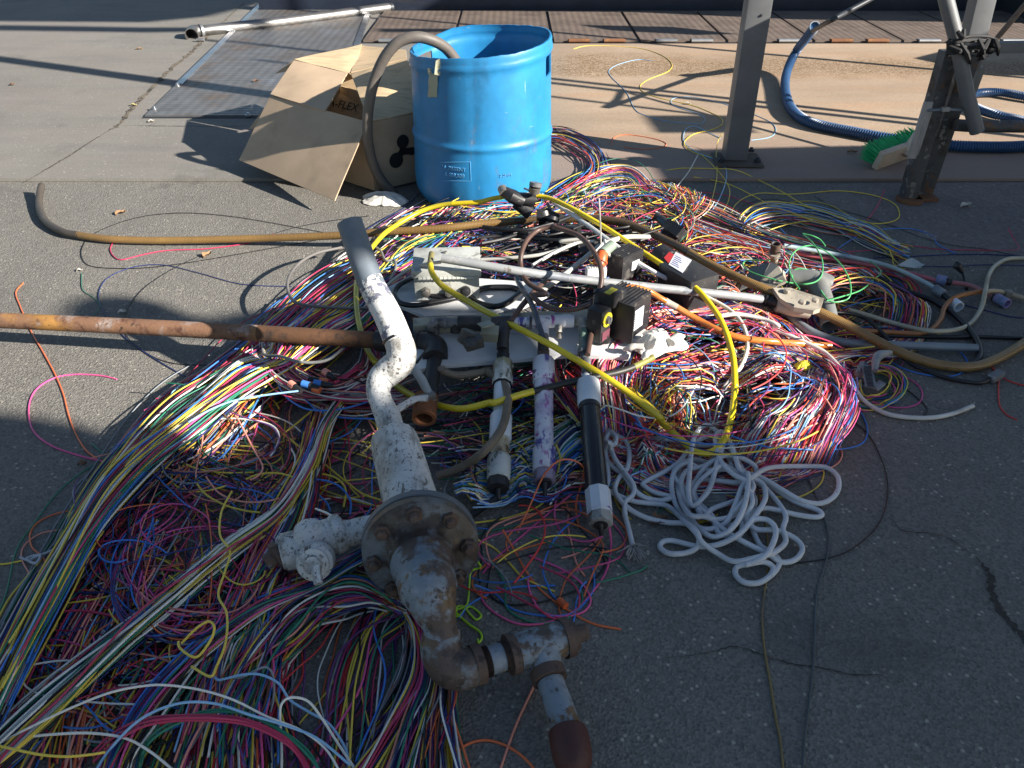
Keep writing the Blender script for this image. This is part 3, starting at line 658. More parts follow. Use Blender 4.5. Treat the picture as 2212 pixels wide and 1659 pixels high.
leaf(W(*ra(725, 1285), 0), .045, .028, LEAF[0], .9, 'tan leaf on the asphalt above the braided hose')
leaf(W(*ra(1245, 1538), 0), .04, .03, LEAF[0], 1.2, 'crumpled orange brown leaf on the asphalt below the braided hose')
leaf(W(*ra(910, 733), .018), .03, .022, LEAF[2], .5, 'white paint chip on concrete just below the tread plate hatch', 'paint chip', 'paint_chip')
leaf(W(*rd(735, 408), 0), .025, .022, LEAF[2], .5, 'white chip in the shadow above the rusty pipe', 'paint chip', 'paint_chip')
leaf(W(*rd(480, 155), 0), .022, .012, LEAF[2], .5, 'cream chip touching the end of the thin green wire at left', 'paint chip', 'paint_chip')
leaf(W(*rd(497, 1318), 0), .022, .016, LEAF[1], .2, 'tiny brown leaf in the shade left of the wire heap')
leaf(W(*rc(1020, 790), .018), .05, .025, LEAF[0], .2, 'tan leaf on the concrete beside the blue corrugated hose')
leaf(W(*rc(1180, 918), .018), .05, .025, LEAF[0], .0, 'faint tan leaf on the concrete left of the broom')
leaf(W(*rc(195, 627), .018), .03, .02, LEAF[2], .0, 'white pebble like chip among the blue and yellow wires on concrete', 'paint chip', 'paint_chip')
leaf(W(*rc(1860, 1240), .006), .06, .03, LEAF[2], .4, 'crumpled foil scrap on the asphalt below the rusty frame leg', 'scrap', 'foil_scrap')
leaf(W(*rj(345, 1035), 0), .045, .035, LEAF[1], .4, 'brown leaf on the asphalt between strands of the white rope')
# ============================================================ junction box
PALEG = M('pale_grey_paint', (.47, .48, .44), .5, spots=[((.26, .24, .20), 22, .57, .07), ((.36, .36, .32), 8, .5, .15), ((.12, .11, .09), 60, .64, .05), ((.65, .67, .66), 5, .5, .2)], bump=(60, .1, .001))
WHITEB = M('scuffed_white_board', (.62, .63, .63), .55, spots=[((.34, .35, .36), 8, .52, .14, (.25, 1, 1)), ((.2, .17, .14), 12, .68, .06), ((.75, .75, .74), 4, .5, .2)], bump=(40, .1, .001))
PLASK = M('black_plastic', (.022, .022, .025), .42, spots=[((.055, .052, .05), 9, .5, .2), ((.16, .15, .13), 34, .60, .06), ((.12, .11, .10), 12, .63, .05)], bump=(80, .1, .001))
BRASS = M('dull_fitting_metal', (.30, .28, .25), .45, .7, spots=[((.14, .10, .07), 14, .58, .1)])
def poly_slab(cv, pts, z, th):
    P = [W(*cv(*p[:2]), p[2] if len(p) > 2 else z) for p in pts]; return MB().prism3(P, (0, 0, -th))
brd = obj('white_board', MB().prism3([W(*re_(690, 1500), .135), W(*re_(1040, 1441), .135), W(*re_(2212, 1345), .135), W(*rf(860, 1370), .135), W(*rf(1015, 1120), .135), W(*rf(520, 990), .14), W(*re_(1500, 1140), .14), W(*re_(780, 1160), .14)], (0, 0, -.012)), WHITEB, smooth=False)
tag(brd, 'long scuffed white board carrying the pipe fittings, in front of the grey box', 'board')
brd2 = obj('white_board', MB().prism3([W(*re_(540, 740), .13), W(*re_(760, 630), .13), W(*re_(1350, 660), .14), W(*re_(1900, 700), .14), W(*re_(2000, 800), .14), W(*re_(1720, 935), .14), W(*re_(1350, 990), .14), W(*re_(870, 1000), .135), W(*re_(640, 905), .13)], (0, 0, -.01)), WHITEB, smooth=False)
tag(brd2, 'white painted panel lying under the pale grey junction box', 'board')
rail = obj('angle_bar', MB().beam(W(*re_(770, 1095), .155), W(*rf(520, 1010), .155), .045, .03, bev=.002), M('dirty_beige_paint', (.34, .33, .26), .6, spots=[((.14, .13, .10), 14, .5, .15), ((.5, .5, .45), 9, .62, .1)], bump=(60, .3, .001)))
tag(rail, 'dirty beige angle bar along the back of the white board', 'bar')
A = W(*re_(790, 862), .145); B = W(*re_(1368, 848), .145); ux = (B-A).normalized(); uy = Vector((-ux.y, ux.x, 0)); wbx = (B-A).length
jb = thing('junction_box', 'pale grey metal junction box with a hinged lid and cable glands', 'junction box', A+(B-A)/2)
Rj = Matrix((ux, uy, Vector((0, 0, 1)))).transposed()
cj = A+(B-A)/2
obj('box_body', MB().box(cj+uy*.075+Vector((0, 0, .037)), (wbx, .15, .074), Rj, .003), PALEG, jb)
obj('lid', MB().box(cj+uy*.079+Vector((0, 0, .087)), (wbx+.012, .168, .022), Rj, .004), PALEG, jb)
hg = MB(); hg.tube([cj-ux*wbx*.42-uy*.009+Vector((0, 0, .076)), cj+ux*wbx*.42-uy*.009+Vector((0, 0, .076))], .004, 8)
for k in range(14):
    q = cj+ux*wbx*(-.42+.84*k/13)-uy*.009+Vector((0, 0, .076)); hg.tube([q-ux*.001, q+ux*.001], .0052, 8)
obj('hinge', hg, PALEG, jb)
obj('lid_screw', MB().lathe([(.006, 0), (.006, .003), (0, .004)], W(*re_(1058, 430), .245), (0, 0, 1), 10), BRASS, jb)
for x, y, m_ in ((885, 775, BRASS), (1090, 750, BRASS), (1240, 740, PLASK)):
    p = W(*re_(x, y), .175); p = A+ux*((p-A).dot(ux))+Vector((0, 0, .03))
    obj('cable_gland', MB().lathe([(.016, .0), (.016, .010), (.012, .011), (.012, .022), (.007, .024)], p-uy*(-.002), -uy, 6 if m_ is BRASS else 14), m_, jb)
# ============================================================ hoses, tubes and rods traced on the heap
def strand(cvpts, r, mat, name, label, cat, n=8, sides=12, wall=0, sub=None, seed=0):
    P = []
    for cv, pts in cvpts: P += P3(cv, pts, .03)
    return tag(obj(name, MB().tube(spl(P, n), r, sides, wall=wall), mat), label, cat)
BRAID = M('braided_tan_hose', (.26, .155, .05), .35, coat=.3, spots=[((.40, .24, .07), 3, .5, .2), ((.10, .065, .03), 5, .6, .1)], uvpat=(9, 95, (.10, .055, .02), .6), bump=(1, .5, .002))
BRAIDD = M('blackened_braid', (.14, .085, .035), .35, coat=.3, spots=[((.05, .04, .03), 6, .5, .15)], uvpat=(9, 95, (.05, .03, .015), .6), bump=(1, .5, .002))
bh2 = thing('braided_hose', 'long tan braided hose snaking across the whole wire heap', 'hose', tuple(W(*ra(700, 1437), 0)))
obj('hose_end', MB().tube(spl(P3(ra, [(250, 1112, .05), (236, 1180, .03), (240, 1262, .02), (282, 1335, .02), (380, 1392, .02), (480, 1412, .02)]), 8), .0142, 16, wall=.003), M('dark_hose_end', (.065, .055, .045), .5, spots=[((.11, .09, .07), 7, .5, .2)]), bh2)
hose_path = [(ra, [(470, 1410, .02), (560, 1424, .02), (700, 1437, .02), (1000, 1443, .02), (1500, 1432, .03), (2030, 1413, .06)]),
        (re_, [(500, 245, .08), (1000, 215, .10), (1400, 170, .11), (1850, 135, .12)]), (rf, [(300, 130, .13), (500, 120, .14), (800, 160, .15), (1000, 230, .15), (1300, 370, .15), (1600, 540, .15), (2000, 722, .14)]),
        (rg, [(400, 722, .12), (800, 905, .08), (1200, 1112, .04), (1500, 1222, .02), (1800, 1250, .018), (2000, 1190, .018), (2230, 1055, .02), (2400, 900, .02)])]
P = []
for cv, pts in hose_path: P += P3(cv, pts, .03)
S = spl(P, 10); c1_ = int(len(S)*.36); c2_ = int(len(S)*.60)
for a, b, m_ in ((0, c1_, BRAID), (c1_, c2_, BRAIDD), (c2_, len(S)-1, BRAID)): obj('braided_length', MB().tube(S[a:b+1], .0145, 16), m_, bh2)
BRAID2 = M('woven_grey_hose', (.25, .20, .14), .45, spots=[((.16, .12, .09), 6, .5, .2), ((.36, .30, .22), 9, .55, .2)], uvpat=(8, 170, (.09, .07, .05), .7), bump=(1, .6, .002))
strand([(re_, [(1020, 1470, .14)]), (rh, [(1770, 205, .13), (1900, 245, .12), (2080, 225, .12), (2200, 205, .12)]), (ri, [(350, 222, .125), (455, 290, .13), (515, 420, .13), (500, 600, .13), (440, 760, .12), (300, 930, .10), (150, 1040, .06), (0, 1112, .04)]), (rh, [(1720, 1150, .03)])], .0105, BRAID2, 'braided_hose', 'short grey woven hose curving over the leftmost filter tube', 'hose', 8, 14)
YEL = M('yellow_tubing', (.72, .55, .02), .3, spots=[((.52, .44, .03), 2, .45, .2), ((.03, .03, .02), 2.2, .70, .05)], coat=.3)
YEL2 = M('clean_yellow_tubing', (.80, .60, .015), .3, spots=[((.62, .47, .03), 5, .55, .2)], coat=.3)
yp1 = [(re_, [(935, 440, .265), (925, 520, .27), (935, 600, .26), (985, 680, .24), (1060, 748, .22), (1250, 862, .20), (1400, 948, .20), (1900, 1205, .19)]), (ri, [(980, 15, .18), (1500, 330, .14), (1900, 632, .08)]),
       (rj, [(120, 5, .07), (380, 270, .05), (560, 430, .05), (640, 480, .045), (720, 492, .045), (800, 450, .05), (868, 340, .07), (910, 170, .09), (930, 0, .10)]),
       (rf, [(1822, 1600, .11), (1800, 1350, .13), (1700, 1050, .15), (1540, 822, .17), (1420, 712, .18), (1200, 562, .19), (850, 332, .20), (600, 172, .21), (300, 5, .22)]),
       (rb, [(1300, 1182, .22), (1150, 1168, .22), (1000, 1190, .20), (900, 1213, .19), (700, 1228, .17), (560, 1268, .15), (430, 1340, .13), (340, 1402, .12), (268, 1482, .11)]),
       (re_, [(330, 480, .11), (280, 620, .11), (258, 760, .11), (262, 930, .10), (290, 1110, .09), (350, 1290, .08), (430, 1420, .07)]), (rh, [(1180, 125, .06), (1270, 260, .05), (1400, 370, .05), (1560, 455, .06), (1720, 512, .08), (1950, 545, .10), (2200, 490, .12)]),
       (ri, [(400, 490, .13), (700, 400, .13), (1100, 300, .14), (1300, 260, .15), (1500, 218, .14), (1650, 168, .14), (1822, 85, .14)])]
P = []
for cv, pts in yp1: P += P3(cv, pts)
S = spl(P, 8)
yt = thing('yellow_tubing', 'long yellow plastic tube looping over the equipment and wire heap', 'tube', tuple(S[0]))
cut1, cut2 = 20, len(S)-34
def seg(a, b, m, name, par): obj(name, MB().tube(S[a:b+1], .0088, 12), m, par)
seg(0, 10, M('dirty_yellow_tubing', (.20, .17, .06), .5, spots=[((.05, .045, .03), 8, .5, .2)]), 'dirty_end', yt)
seg(10, 112, YEL, 'tube_run', yt); seg(112, 262, YEL2, 'tube_run', yt)
seg(262, len(S)-40, YEL, 'tube_run', yt); seg(len(S)-40, len(S)-9, M('blackened_tubing', (.025, .024, .02), .5, spots=[((.45, .38, .05), 5, .6, .08)]), 'dirty_end', yt)
seg(len(S)-9, len(S)-1, M('olive_tubing', (.22, .21, .05), .5, spots=[((.05, .05, .03), 9, .55, .1)]), 'dirty_end', yt)
GREYC = M('weathered_grey_conduit', (.32, .33, .33), .55, .15, spots=[((.17, .19, .23), 10, .48, .15, (.3, 1, 1)), ((.18, .15, .12), 30, .6, .06), ((.45, .45, .44), 22, .58, .06)], bump=(70, .2, .001))
o = strand([(re_, [(1028, 482, .285), (1700, 595, .262)]), (rf, [(300, 655, .23), (1000, 735, .19), (1850, 822, .14), (2060, 850, .12)])], .0128, GREYC, 'conduit_pipe', 'straight grey conduit from the junction box lid to the beige bracket', 'conduit', 4, 18, wall=.003)
strand([(rg, [(100, 720, .09), (230, 760, .08), (370, 830, .06), (540, 960, .045), (700, 1030, .035), (900, 1070, .03), (1300, 1085, .025), (1848, 1105, .022)])], .0125, M('slate_conduit', (.20, .23, .26), .45, .1, spots=[((.12, .12, .13), 8, .55, .2)]), 'conduit_pipe', 'bent slate grey conduit ending on the asphalt at the right', 'conduit', 8, 18, wall=.003)
BROWNR = M('brown_rubber_tube', (.09, .05, .038), .45, spots=[((.20, .13, .10), 6, .6, .15), ((.03, .025, .02), 8, .55, .2)])
strand([(rf, [(530, 900, .24), (330, 945, .235), (150, 925, .23), (0, 820, .235)]), (re_, [(1960, 800, .235), (1800, 700, .24), (1740, 560, .26), (1745, 430, .29), (1800, 310, .31), (1900, 225, .32), (2050, 190, .33)]), (rf, [(200, 200, .33), (400, 270, .33), (520, 380, .33), (600, 520, .32), (622, 640, .30), (605, 770, .27)])], .0075, BROWNR, 'rubber_tube', 'brown rubber tube bent into a ring above the conduit', 'tube', 8, 12)
strand([(rf, [(560, 980, .20), (540, 1100, .18), (510, 1250, .17), (495, 1350, .16)])], .008, BROWNR, 'rubber_tube', 'short brown rubber tube leading down to the greenish elbow pipe', 'tube', 8, 12)
ORG_ = M('orange_clear_tubing', (.80, .26, .05), .2, trans=.25, coat=.5, spots=[((.75, .45, .22), 4, .55, .2)])
CLR = M('cloudy_clear_tubing', (.66, .55, .46), .2, trans=.3, coat=.5)
strand([(rf, [(840, 745, .25), (930, 745, .25), (1050, 780, .23), (1150, 840, .21), (1200, 868, .20)])], .0085, ORG_, 'orange_tube', 'short orange tube leaving the black pump head', 'tube')
strand([(rf, [(1300, 925, .18), (1500, 1040, .15), (1700, 1140, .14), (1900, 1202, .13), (2212, 1235, .11)]), (rg, [(400, 1065, .08), (720, 1088, .05)])], .0095, ORG_, 'orange_tube', 'long orange clear tube running right from the clear coupling', 'tube')
strand([(rf, [(1190, 862, .20), (1230, 888, .19), (1300, 925, .18)])], .0105, CLR, 'tube_coupling', 'cloudy clear coupling joining two orange tubes', 'coupling')
strand([(rg, [(960, 970, .03), (1200, 985, .02), (1400, 992, .02), (1500, 960, .02), (1570, 880, .02), (1600, 790, .025), (1680, 715, .035), (1850, 672, .045), (1900, 668, .045)])], .0075, M('dull_orange_tube', (.42, .15, .04), .3, spots=[((.3, .14, .06), 5, .5, .2)]), 'orange_tube', 'dull orange tube curling under the cream hose at the right', 'tube')
strand([(rg, [(1900, 668, .045), (2000, 665, .03), (2080, 682, .02), (2230, 725, .015)])], .0075, M('pale_tan_tube', (.42, .33, .22), .35), 'tan_tube', 'pale tan tube with a small valve block at the right edge', 'tube')
strand([(rg, [(2400, 430, .01), (2212, 412, .01), (2080, 420, .01), (1980, 480, .012), (1935, 560, .02), (1915, 660, .055), (1880, 800, .02), (1800, 912, .012), (1680, 965, .03), (1480, 972, .035), (1250, 925, .02), (1000, 850, .03), (860, 810, .04)])], .0075, M('cream_hose', (.42, .38, .28), .35, coat=.4, spots=[((.3, .26, .18), 5, .5, .2)]), 'cream_hose', 'translucent cream hose looping on the asphalt at the far right', 'hose')
BLK = M('black_pvc', (.012, .012, .014), .35, spots=[((.06, .06, .065), 12, .6, .15)])
strand([(rg, [(1050, 540, .03), (1250, 645, .02), (1400, 700, .015), (1520, 745, .015), (1700, 870, .015), (1830, 1020, .015), (1872, 1130, .015), (1860, 1190, .015), (1790, 1240, .012)])], .0095, BLK, 'black_hose', 'black hose curving round the end of the slate conduit', 'hose')
strand([(rg, [(760, 830, .06), (900, 845, .05), (1000, 885, .04), (1100, 970, .03), (1200, 1080, .02), (1330, 1220, .015), (1600, 1330, .008), (1850, 1372, .008), (1950, 1345, .012)])], .006, BLK, 'power_cable', 'thin black cable ending in a moulded plug at the right', 'cable')
strand([(rg, [(950, 1000, .012), (1300, 1015, .009), (1700, 1020, .009), (1900, 1018, .009), (2250, 1035, .009), (2500, 1050, .009)])], .0065, BLK, 'black_cable', 'straight black cable lying across to the right edge', 'cable')
WHT = M('white_cable', (.62, .60, .55), .4, spots=[((.42, .40, .36), 6, .55, .2)])
strand([(rf, [(1550, 820, .16), (1750, 930, .15), (1880, 1060, .14), (1935, 1250, .12), (1880, 1450, .10), (1720, 1650, .08)])], .006, WHT, 'white_cable', 'white cable hanging in a curve right of the yellow tube loop', 'cable')
strand([(rf, [(1700, 1000, .15), (1850, 985, .15), (2050, 1020, .13), (2212, 1085, .12)]), (rg, [(300, 960, .09), (600, 1095, .07), (700, 1160, .06), (810, 1280, .05), (900, 1410, .03), (1000, 1530, .012), (1180, 1620, .009), (1450, 1645, .008), (1650, 1615, .008), (1818, 1552, .008)])], .0062, WHT, 'white_cable', 'long white cable ending on the asphalt below the slate conduit', 'cable')
strand([(rf, [(1050, 290, .17), (850, 290, .19), (700, 330, .21), (600, 380, .22), (450, 500, .20), (300, 620, .19), (100, 760, .18), (20, 810, .17)])], .0085, M('dirty_white_hose', (.46, .45, .41), .5, spots=[((.28, .26, .22), 7, .55, .2)]), 'white_hose', 'dirty white hose crossing the conduit inside the brown ring', 'hose')
strand([(re_, [(1380, 495, .13), (1900, 452, .15), (2212, 350, .17)]), (rf, [(250, 330, .18), (420, 310, .19)])], .006, M('grey_white_cable', (.48, .47, .42), .5), 'white_cable', 'dirty white cable behind the brown ring tube', 'cable')
strand([(rf, [(0, 545, .15), (200, 430, .16), (400, 345, .17), (560, 330, .18)])], .006, WHT, 'white_cable', 'white cable slanting under the ring towards the orange fitting', 'cable')
strand([(re_, [(540, 720, .14), (640, 640, .17), (750, 575, .20), (880, 535, .26), (1020, 515, .27)])], .005, M('grey_white_cable2', (.46, .45, .42), .5), 'grey_cable', 'pale grey cable running up over the junction box lid', 'cable')
strand([(re_, [(890, 775, .17), (930, 815, .16), (1050, 825, .16), (1180, 800, .16), (1250, 780, .16)])], .008, BLK, 'black_cable', 'black cable looping from the left gland of the junction box', 'cable')
strand([(re_, [(780, 650, .14), (650, 720, .15), (600, 800, .15), (650, 880, .15), (780, 905, .15), (950, 880, .15), (1150, 840, .15), (1250, 800, .15)])], .008, BLK, 'black_cable', 'black cable curled on the white panel left of the junction box', 'cable')
strand([(re_, [(1270, 815, .15), (1350, 880, .15), (1500, 915, .16), (1620, 880, .16), (1750, 780, .16)])], .009, BLK, 'black_cable', 'thick black cable on the white panel right of the junction box', 'cable')
strand([(re_, [(1330, 770, .15), (1450, 745, .15), (1650, 745, .15), (1740, 775, .15)])], .009, BLK, 'black_cable', 'black cable along the right side of the white panel', 'cable')
strand([(re_, [(1700, 655, .22), (1740, 740, .22), (1800, 830, .22), (1860, 950, .22), (1900, 1080, .21), (1940, 1200, .19)])], .008, M('black_blue_hose', (.05, .06, .08), .4, spots=[((.25, .27, .28), 9, .6, .1)]), 'black_hose', 'black hose dropping into the purple stained filter tube', 'hose')
strand([(re_, [(1640, 1060, .2), (1740, 920, .21), (1850, 790, .21), (1960, 680, .20)])], .008, BROWNR, 'rubber_tube', 'dark tube slanting between purple tee and white hose', 'tube')
strand([(rf, [(205, -10, .20), (420, 130, .20), (700, 330, .2), (950, 520, .19), (1160, 640, .17), (1290, 690, .15)])], .0075, M('white_strip', (.70, .70, .68), .4, spots=[((.2, .2, .2), 40, .68, .04)]), 'cable_strip', 'flat white printed cable running beside the yellow tube', 'cable', 8, 8)
strand([(rf, [(600, -60, .42), (607, 100, .36), (612, 200, .31), (616, 340, .25)])], .0022, WHT, 'cable_tie', 'white cable tie tail standing up above the orange fitting', 'cable tie', 6, 6)
strand([(rf, [(650, 320, .24), (670, 400, .24), (700, 470, .22)])], .005, WHT, 'cable_tie', 'white cable tie wrapped on the green and orange fitting', 'cable tie', 6, 8)
strand([(rh, [(150, -40, .06), (170, 60, .07), (300, 70, .09), (450, 115, .10), (600, 130, .10), (750, 100, .10), (880, 0, .10)])], .0045, M('grey_wire_thick', (.26, .26, .24), .4), 'grey_cable', 'grey cable sagging over the pink and white coil', 'cable')
strand([(rd, [(2050, 10, .06), (1900, 45, .08), (1790, 110, .09), (1730, 200, .10), (1735, 290, .10), (1800, 350, .10), (2000, 370, .10), (2212, 375, .10)])], .005, M('grey_wire_thick2', (.16, .15, .14), .4), 'grey_cable', 'dark grey cable loop left of the tall grey pipe', 'cable')
strand([(re_, [(430, 380, .1), (480, 420, .1), (520, 500, .1), (600, 500, .1), (610, 580, .1), (560, 680, .1)])], .0045, M('grey_wire_thick3', (.2, .2, .2), .4), 'grey_cable', 'grey cable dangling right of the tall grey pipe', 'cable')
for k in range(26):
    a0 = rnd.uniform(1030, 1190); b0 = rnd.uniform(490, 570); L = rnd.uniform(110, 260); z0_ = rnd.uniform(.09, .15); q = [W(a0+L*t, b0-L*.12*t+14*math.sin(t*4+k), z0_+.02*math.sin(t*3+k)) for t in (0, .25, .5, .75, 1)]
    tag(obj('black_cable', MB().tube(spl(q, 5), rnd.choice((.003, .004, .005, .0065)), 8), M('black_cable_jacket', (.012, .012, .013), .5, spots=[((.035, .034, .033), 12, .55, .15)])), 'black cable in the dark tangle between the grey box and the brown ring', 'cable', 'black cables of the dark tangle')
# ============================================================ big white valve and pipe assembly
WPAINT = M('chipped_white_paint', (.60, .60, .58), .55, spots=[((.46, .44, .40), 7, .47, .16), ((.33, .32, .29), 26, .52, .1, (1, .35, 1)), ((.17, .15, .13), 60, .57, .06, (1, .4, 1)), ((.10, .085, .07), 130, .58, .05), ((.14, .11, .08), 10, .63, .06, (1, .5, 1)), ((.20, .10, .05), 17, .68, .03)], bump=(55, .9, .004), var=.05)
GPAINT = M('blue_grey_paint', (.13, .16, .19), .5, spots=[((.20, .23, .26), 6, .48, .2), ((.12, .07, .045), 12, .60, .08), ((.3, .3, .3), 50, .66, .05)], bump=(80, .35, .001))
BODYP = M('rusting_grey_paint', (.19, .235, .275), .5, spots=[((.26, .30, .34), 10, .5, .1), ((.11, .08, .06), 8.5, .545, .05), ((.17, .105, .05), 22, .58, .05), ((.06, .045, .04), 45, .58, .06), ((.36, .40, .43), 45, .68, .04)], bump=(60, .8, .003))
BODYR = M('rust_patched_grey', (.19, .235, .275), .5, spots=[((.26, .30, .34), 10, .5, .1), ((.10, .072, .058), 7.0, .49, .06), ((.17, .105, .05), 20, .54, .06), ((.05, .04, .035), 45, .57, .06)], bump=(60, .8, .003))
FRONTP = M('grimy_flange', (.15, .175, .195), .42, spots=[((.085, .070, .055), 9, .43, .12), ((.045, .032, .024), 15, .50, .07), ((.15, .09, .04), 36, .61, .05), ((.28, .31, .34), 12, .62, .05)], bump=(60, .8, .003))
RUSTP = M('dark_rusty_iron', (.095, .062, .048), .7, spots=[((.15, .09, .055), 22, .5, .12), ((.18, .19, .20), 14, .57, .06), ((.045, .03, .025), 40, .56, .08)], bump=(80, .7, .002))
REDR = M('red_brown_iron', (.085, .024, .018), .6, spots=[((.05, .02, .015), 8, .5, .2), ((.3, .2, .12), 18, .74, .03)], bump=(60, .6, .003))
fo = W(912, 1195, .15)
va = thing('valve_assembly', 'big white and grey flanged pipe valve lying across the wires in front', 'pipe valve', (fo.x, fo.y, 0))
# upper grey tube, white below, bend
top = [(757, 482, .37), (775, 545, .345), (800, 620, .31), (822, 690, .275)]
R0 = RW(757, 482, .50, 56); R1 = RW(850, 715, .29, 61)
T1 = P3(None, [(755, 480, .50), (799, 608, .385)])
obj('tube_end', MB().tube(T1, [R0, R0*1.02], 28, wall=.005), GPAINT, va)
mid = P3(None, [(797, 602, .390), (808, 626, .371), (838, 682, .325), (860, 735, .28)])
mix_ = M('peeling_white_over_grey', (.58, .58, .57), .55, spots=[((.15, .18, .215), 16, .48, .012), ((.12, .11, .10), 60, .60, .05)], bump=(70, .5, .002), var=.05)
mix2 = M('white_with_grey_chips', (.60, .60, .58), .55, spots=[((.17, .18, .24), 14, .575, .012), ((.30, .29, .27), 40, .56, .08), ((.12, .11, .10), 70, .60, .05)], bump=(70, .5, .002), var=.05)
obj('tube_shaft', MB().tube(mid[:2], [R0*1.01, R0*1.02], 28), mix_, va)
obj('tube_shaft', MB().tube(spl(mid[1:], 4), [R0*1.03, R1, R1*1.02], 28), mix2, va)
bend = P3(None, [(858, 730, .283), (867, 758, .262), (862, 783, .238), (840, 803, .215), (822, 822, .20), (817, 848, .188), (825, 872, .178), (837, 900, .168), (849, 940, .158)])
Rb1, Rb2 = RW(822, 840, .19, 50), RW(845, 925, .16, 57)
obj('pipe_bend', MB().tube(spl(bend, 8), [R1*1.0, R1*1.04, R1*1.07, R1*1.05, R1*.95, Rb1, Rb1, Rb1*1.04, Rb2], 32), WPAINT, va)
obj('pipe_collar', MB().tube(spl(P3(None, [(837, 898, .168), (841, 912, .165)]), 3), Rb1*1.10, 32), WPAINT, va)
def ring(P, r, th, m, name, par, n=28): obj(name, MB().tube(P, r+th, n), m, par)
jp = P3(None, [(856, 731, .283), (858, 736, .279)]); obj('black_tie', MB().tube([jp[0], jp[1]], R1*1.04, 24), BLK, va)
c0, c1, c2 = W(850, 946, .155), W(866, 1015, .15), W(903, 1140, .15)
axc = (W(905, 1150, .15)-c0).normalized()
rA, rB = RW(862, 975, .15, 106), RW(895, 1110, .15, 121)
obj('valve_body', MB().lathe([(Rb2*.95, -.01), (Rb2*1.1, -.002), (rA*.82, .003), (rA*.97, .013), (rA, .03), (rA*.5+rB*.5, .12), (rB, .22), (rB*1.0, .33)], c0, axc, 40), WPAINT, va)
fl = W(909, 1186, .152); RF = RW(909, 1186, .152, 254)
axf = Vector((axc.x*.5+.02, axc.y, .20)).normalized()
WEAR = M('worn_flange_paint', (.10, .115, .135), .5, spots=[((.30, .32, .34), 30, .66, .05), ((.6, .6, .58), 14, .70, .03), ((.08, .06, .05), 8, .58, .1)], bump=(70, .4, .002))
obj('back_flange', MB().lathe([(RF*.5, -.034), (RF*.96, -.034), (RF, -.030), (RF, -.014), (RF*.985, -.012)], fl, axf, 56), WEAR, va)
obj('front_flange', MB().lathe([(RF*.975, -.0115), (RF*.985, -.009), (RF*.985, .010), (RF*.95, .014), (RF*.72, .017), (RF*.60, .024), (RF*.55, .036), (RF*.51, .055)], fl, axf, 56), FRONTP, va)
xa = Vector((0, 0, 1)); xa = (xa-axf*xa.dot(axf)).normalized(); ya = axf.cross(xa)
RB = MB
for k in range(8):
    an = math.radians(k*45+4); p = fl+(xa*math.cos(an)+ya*math.sin(an))*RF*.80
    obj('bolt', MB().lathe([(.0165, .008), (.0165, .024), (.0145, .026), (.0105, .0262), (.010, .036), (.008, .038), (0, .038)], p, axf, 6, k*.4), RUSTP, va)
    q = p-axf*.034; obj('nut', MB().lathe([(.015, -.016), (.015, .0)], q, axf, 6, k), WEAR, va)
# reducer, elbow, union, tee
r1 = W(926, 1274, .182); r2 = W(938, 1314, .168); r3 = W(949, 1350, .148); r4 = W(955, 1376, .132)
rd1, rd2, rd3 = RW(928, 1272, .182, 128), RW(938, 1314, .168, 98), RW(949, 1350, .148, 73)
q = fl+axf*.05
obj('reducer', MB().tube(spl([q, q*.45+r1*.55, r1, r2, r3, r4], 5), [RF*.53, rd1*1.02, rd1*1.0, rd2, rd3*1.0, rd3*1.02], 40), BODYR, va)
e = spl(P3(None, [(954, 1372, .126), (953, 1405, .115), (968, 1436, .10), (998, 1446, .095), (1030, 1436, .095)]), 8)
rE = RW(975, 1440, .1, 90)
RUSTB = M('half_rusted_grey', (.20, .24, .27), .5, spots=[((.11, .078, .06), 7, .43, .07), ((.16, .10, .055), 16, .50, .07), ((.055, .04, .035), 34, .55, .07), ((.33, .37, .40), 40, .66, .04)], bump=(60, .8, .003))
obj('elbow', MB().tube(e, [rd3*1.12, rd3*1.22, rE, rE*1.02, rE*.98, rE*.9], 32), RUSTB, va)
obj('elbow_collar', MB().tube(P3(None, [(953, 1368, .127), (954, 1384, .122)]), rd3*1.16, 32), RUSTP, va)
cA, cB = W(1022, 1438, .095), W(1243, 1371, .085); axm = (cB-cA).normalized(); Lm = (cB-cA).length
f = lambda t: cA+axm*Lm*t
rp = RW(1070, 1425, .095, 64)
obj('elbow_collar', MB().tube([f(.0), f(.08)], rE*.98, 32), RUSTP, va)
thr = []
for k in range(12): thr += [rp*1.06, rp*1.0]
tt = np.linspace(.08, .15, 24); obj('thread', MB().tube([f(t) for t in tt], thr, 28), RUSTP, va)
obj('nipple', MB().tube([f(.15), f(.28)], rp*.97, 28), BODYP, va)
tt = np.linspace(.28, .34, 16); obj('thread', MB().tube([f(t) for t in tt], thr[:16], 28), RUSTP, va)
rt = RW(1160, 1400, .09, 80)
obj('tee_collar', MB().tube([f(.33), f(.41)], rt*1.10, 32), RUSTP, va)
tb = MB().tube(spl([f(.40), f(.55), f(.7), f(.87)], 5), [rt*.95, rt*1.02, rt*1.02, rt*.98], 32)
tq = f(.66); t1 = W(1182, 1452, .07); tb.tube(spl([tq, tq+(t1-tq)*.5, t1], 5), [rt*1.0, rt*.92, rt*.84], 28)
obj('tee', tb, BODYP, va)
obj('tee_collar', MB().tube([f(.86), f(.94)], rt*1.10, 32), RUSTP, va)
obj('plug', MB().lathe([(rt*.85, 0), (rt*.85, .010), (rt*.5, .011), (rt*.5, .03), (0, .03)], f(.94), axm, 20).lathe([(rt*.52, .011), (rt*.52, .036)], f(.94), axm, 4), RUSTP, va)
dn = (W(1240, 1620, .05)-t1).normalized()
obj('tee_collar', MB().tube([t1-dn*.004, t1+dn*.016], rt*.94, 30), RUSTP, va)
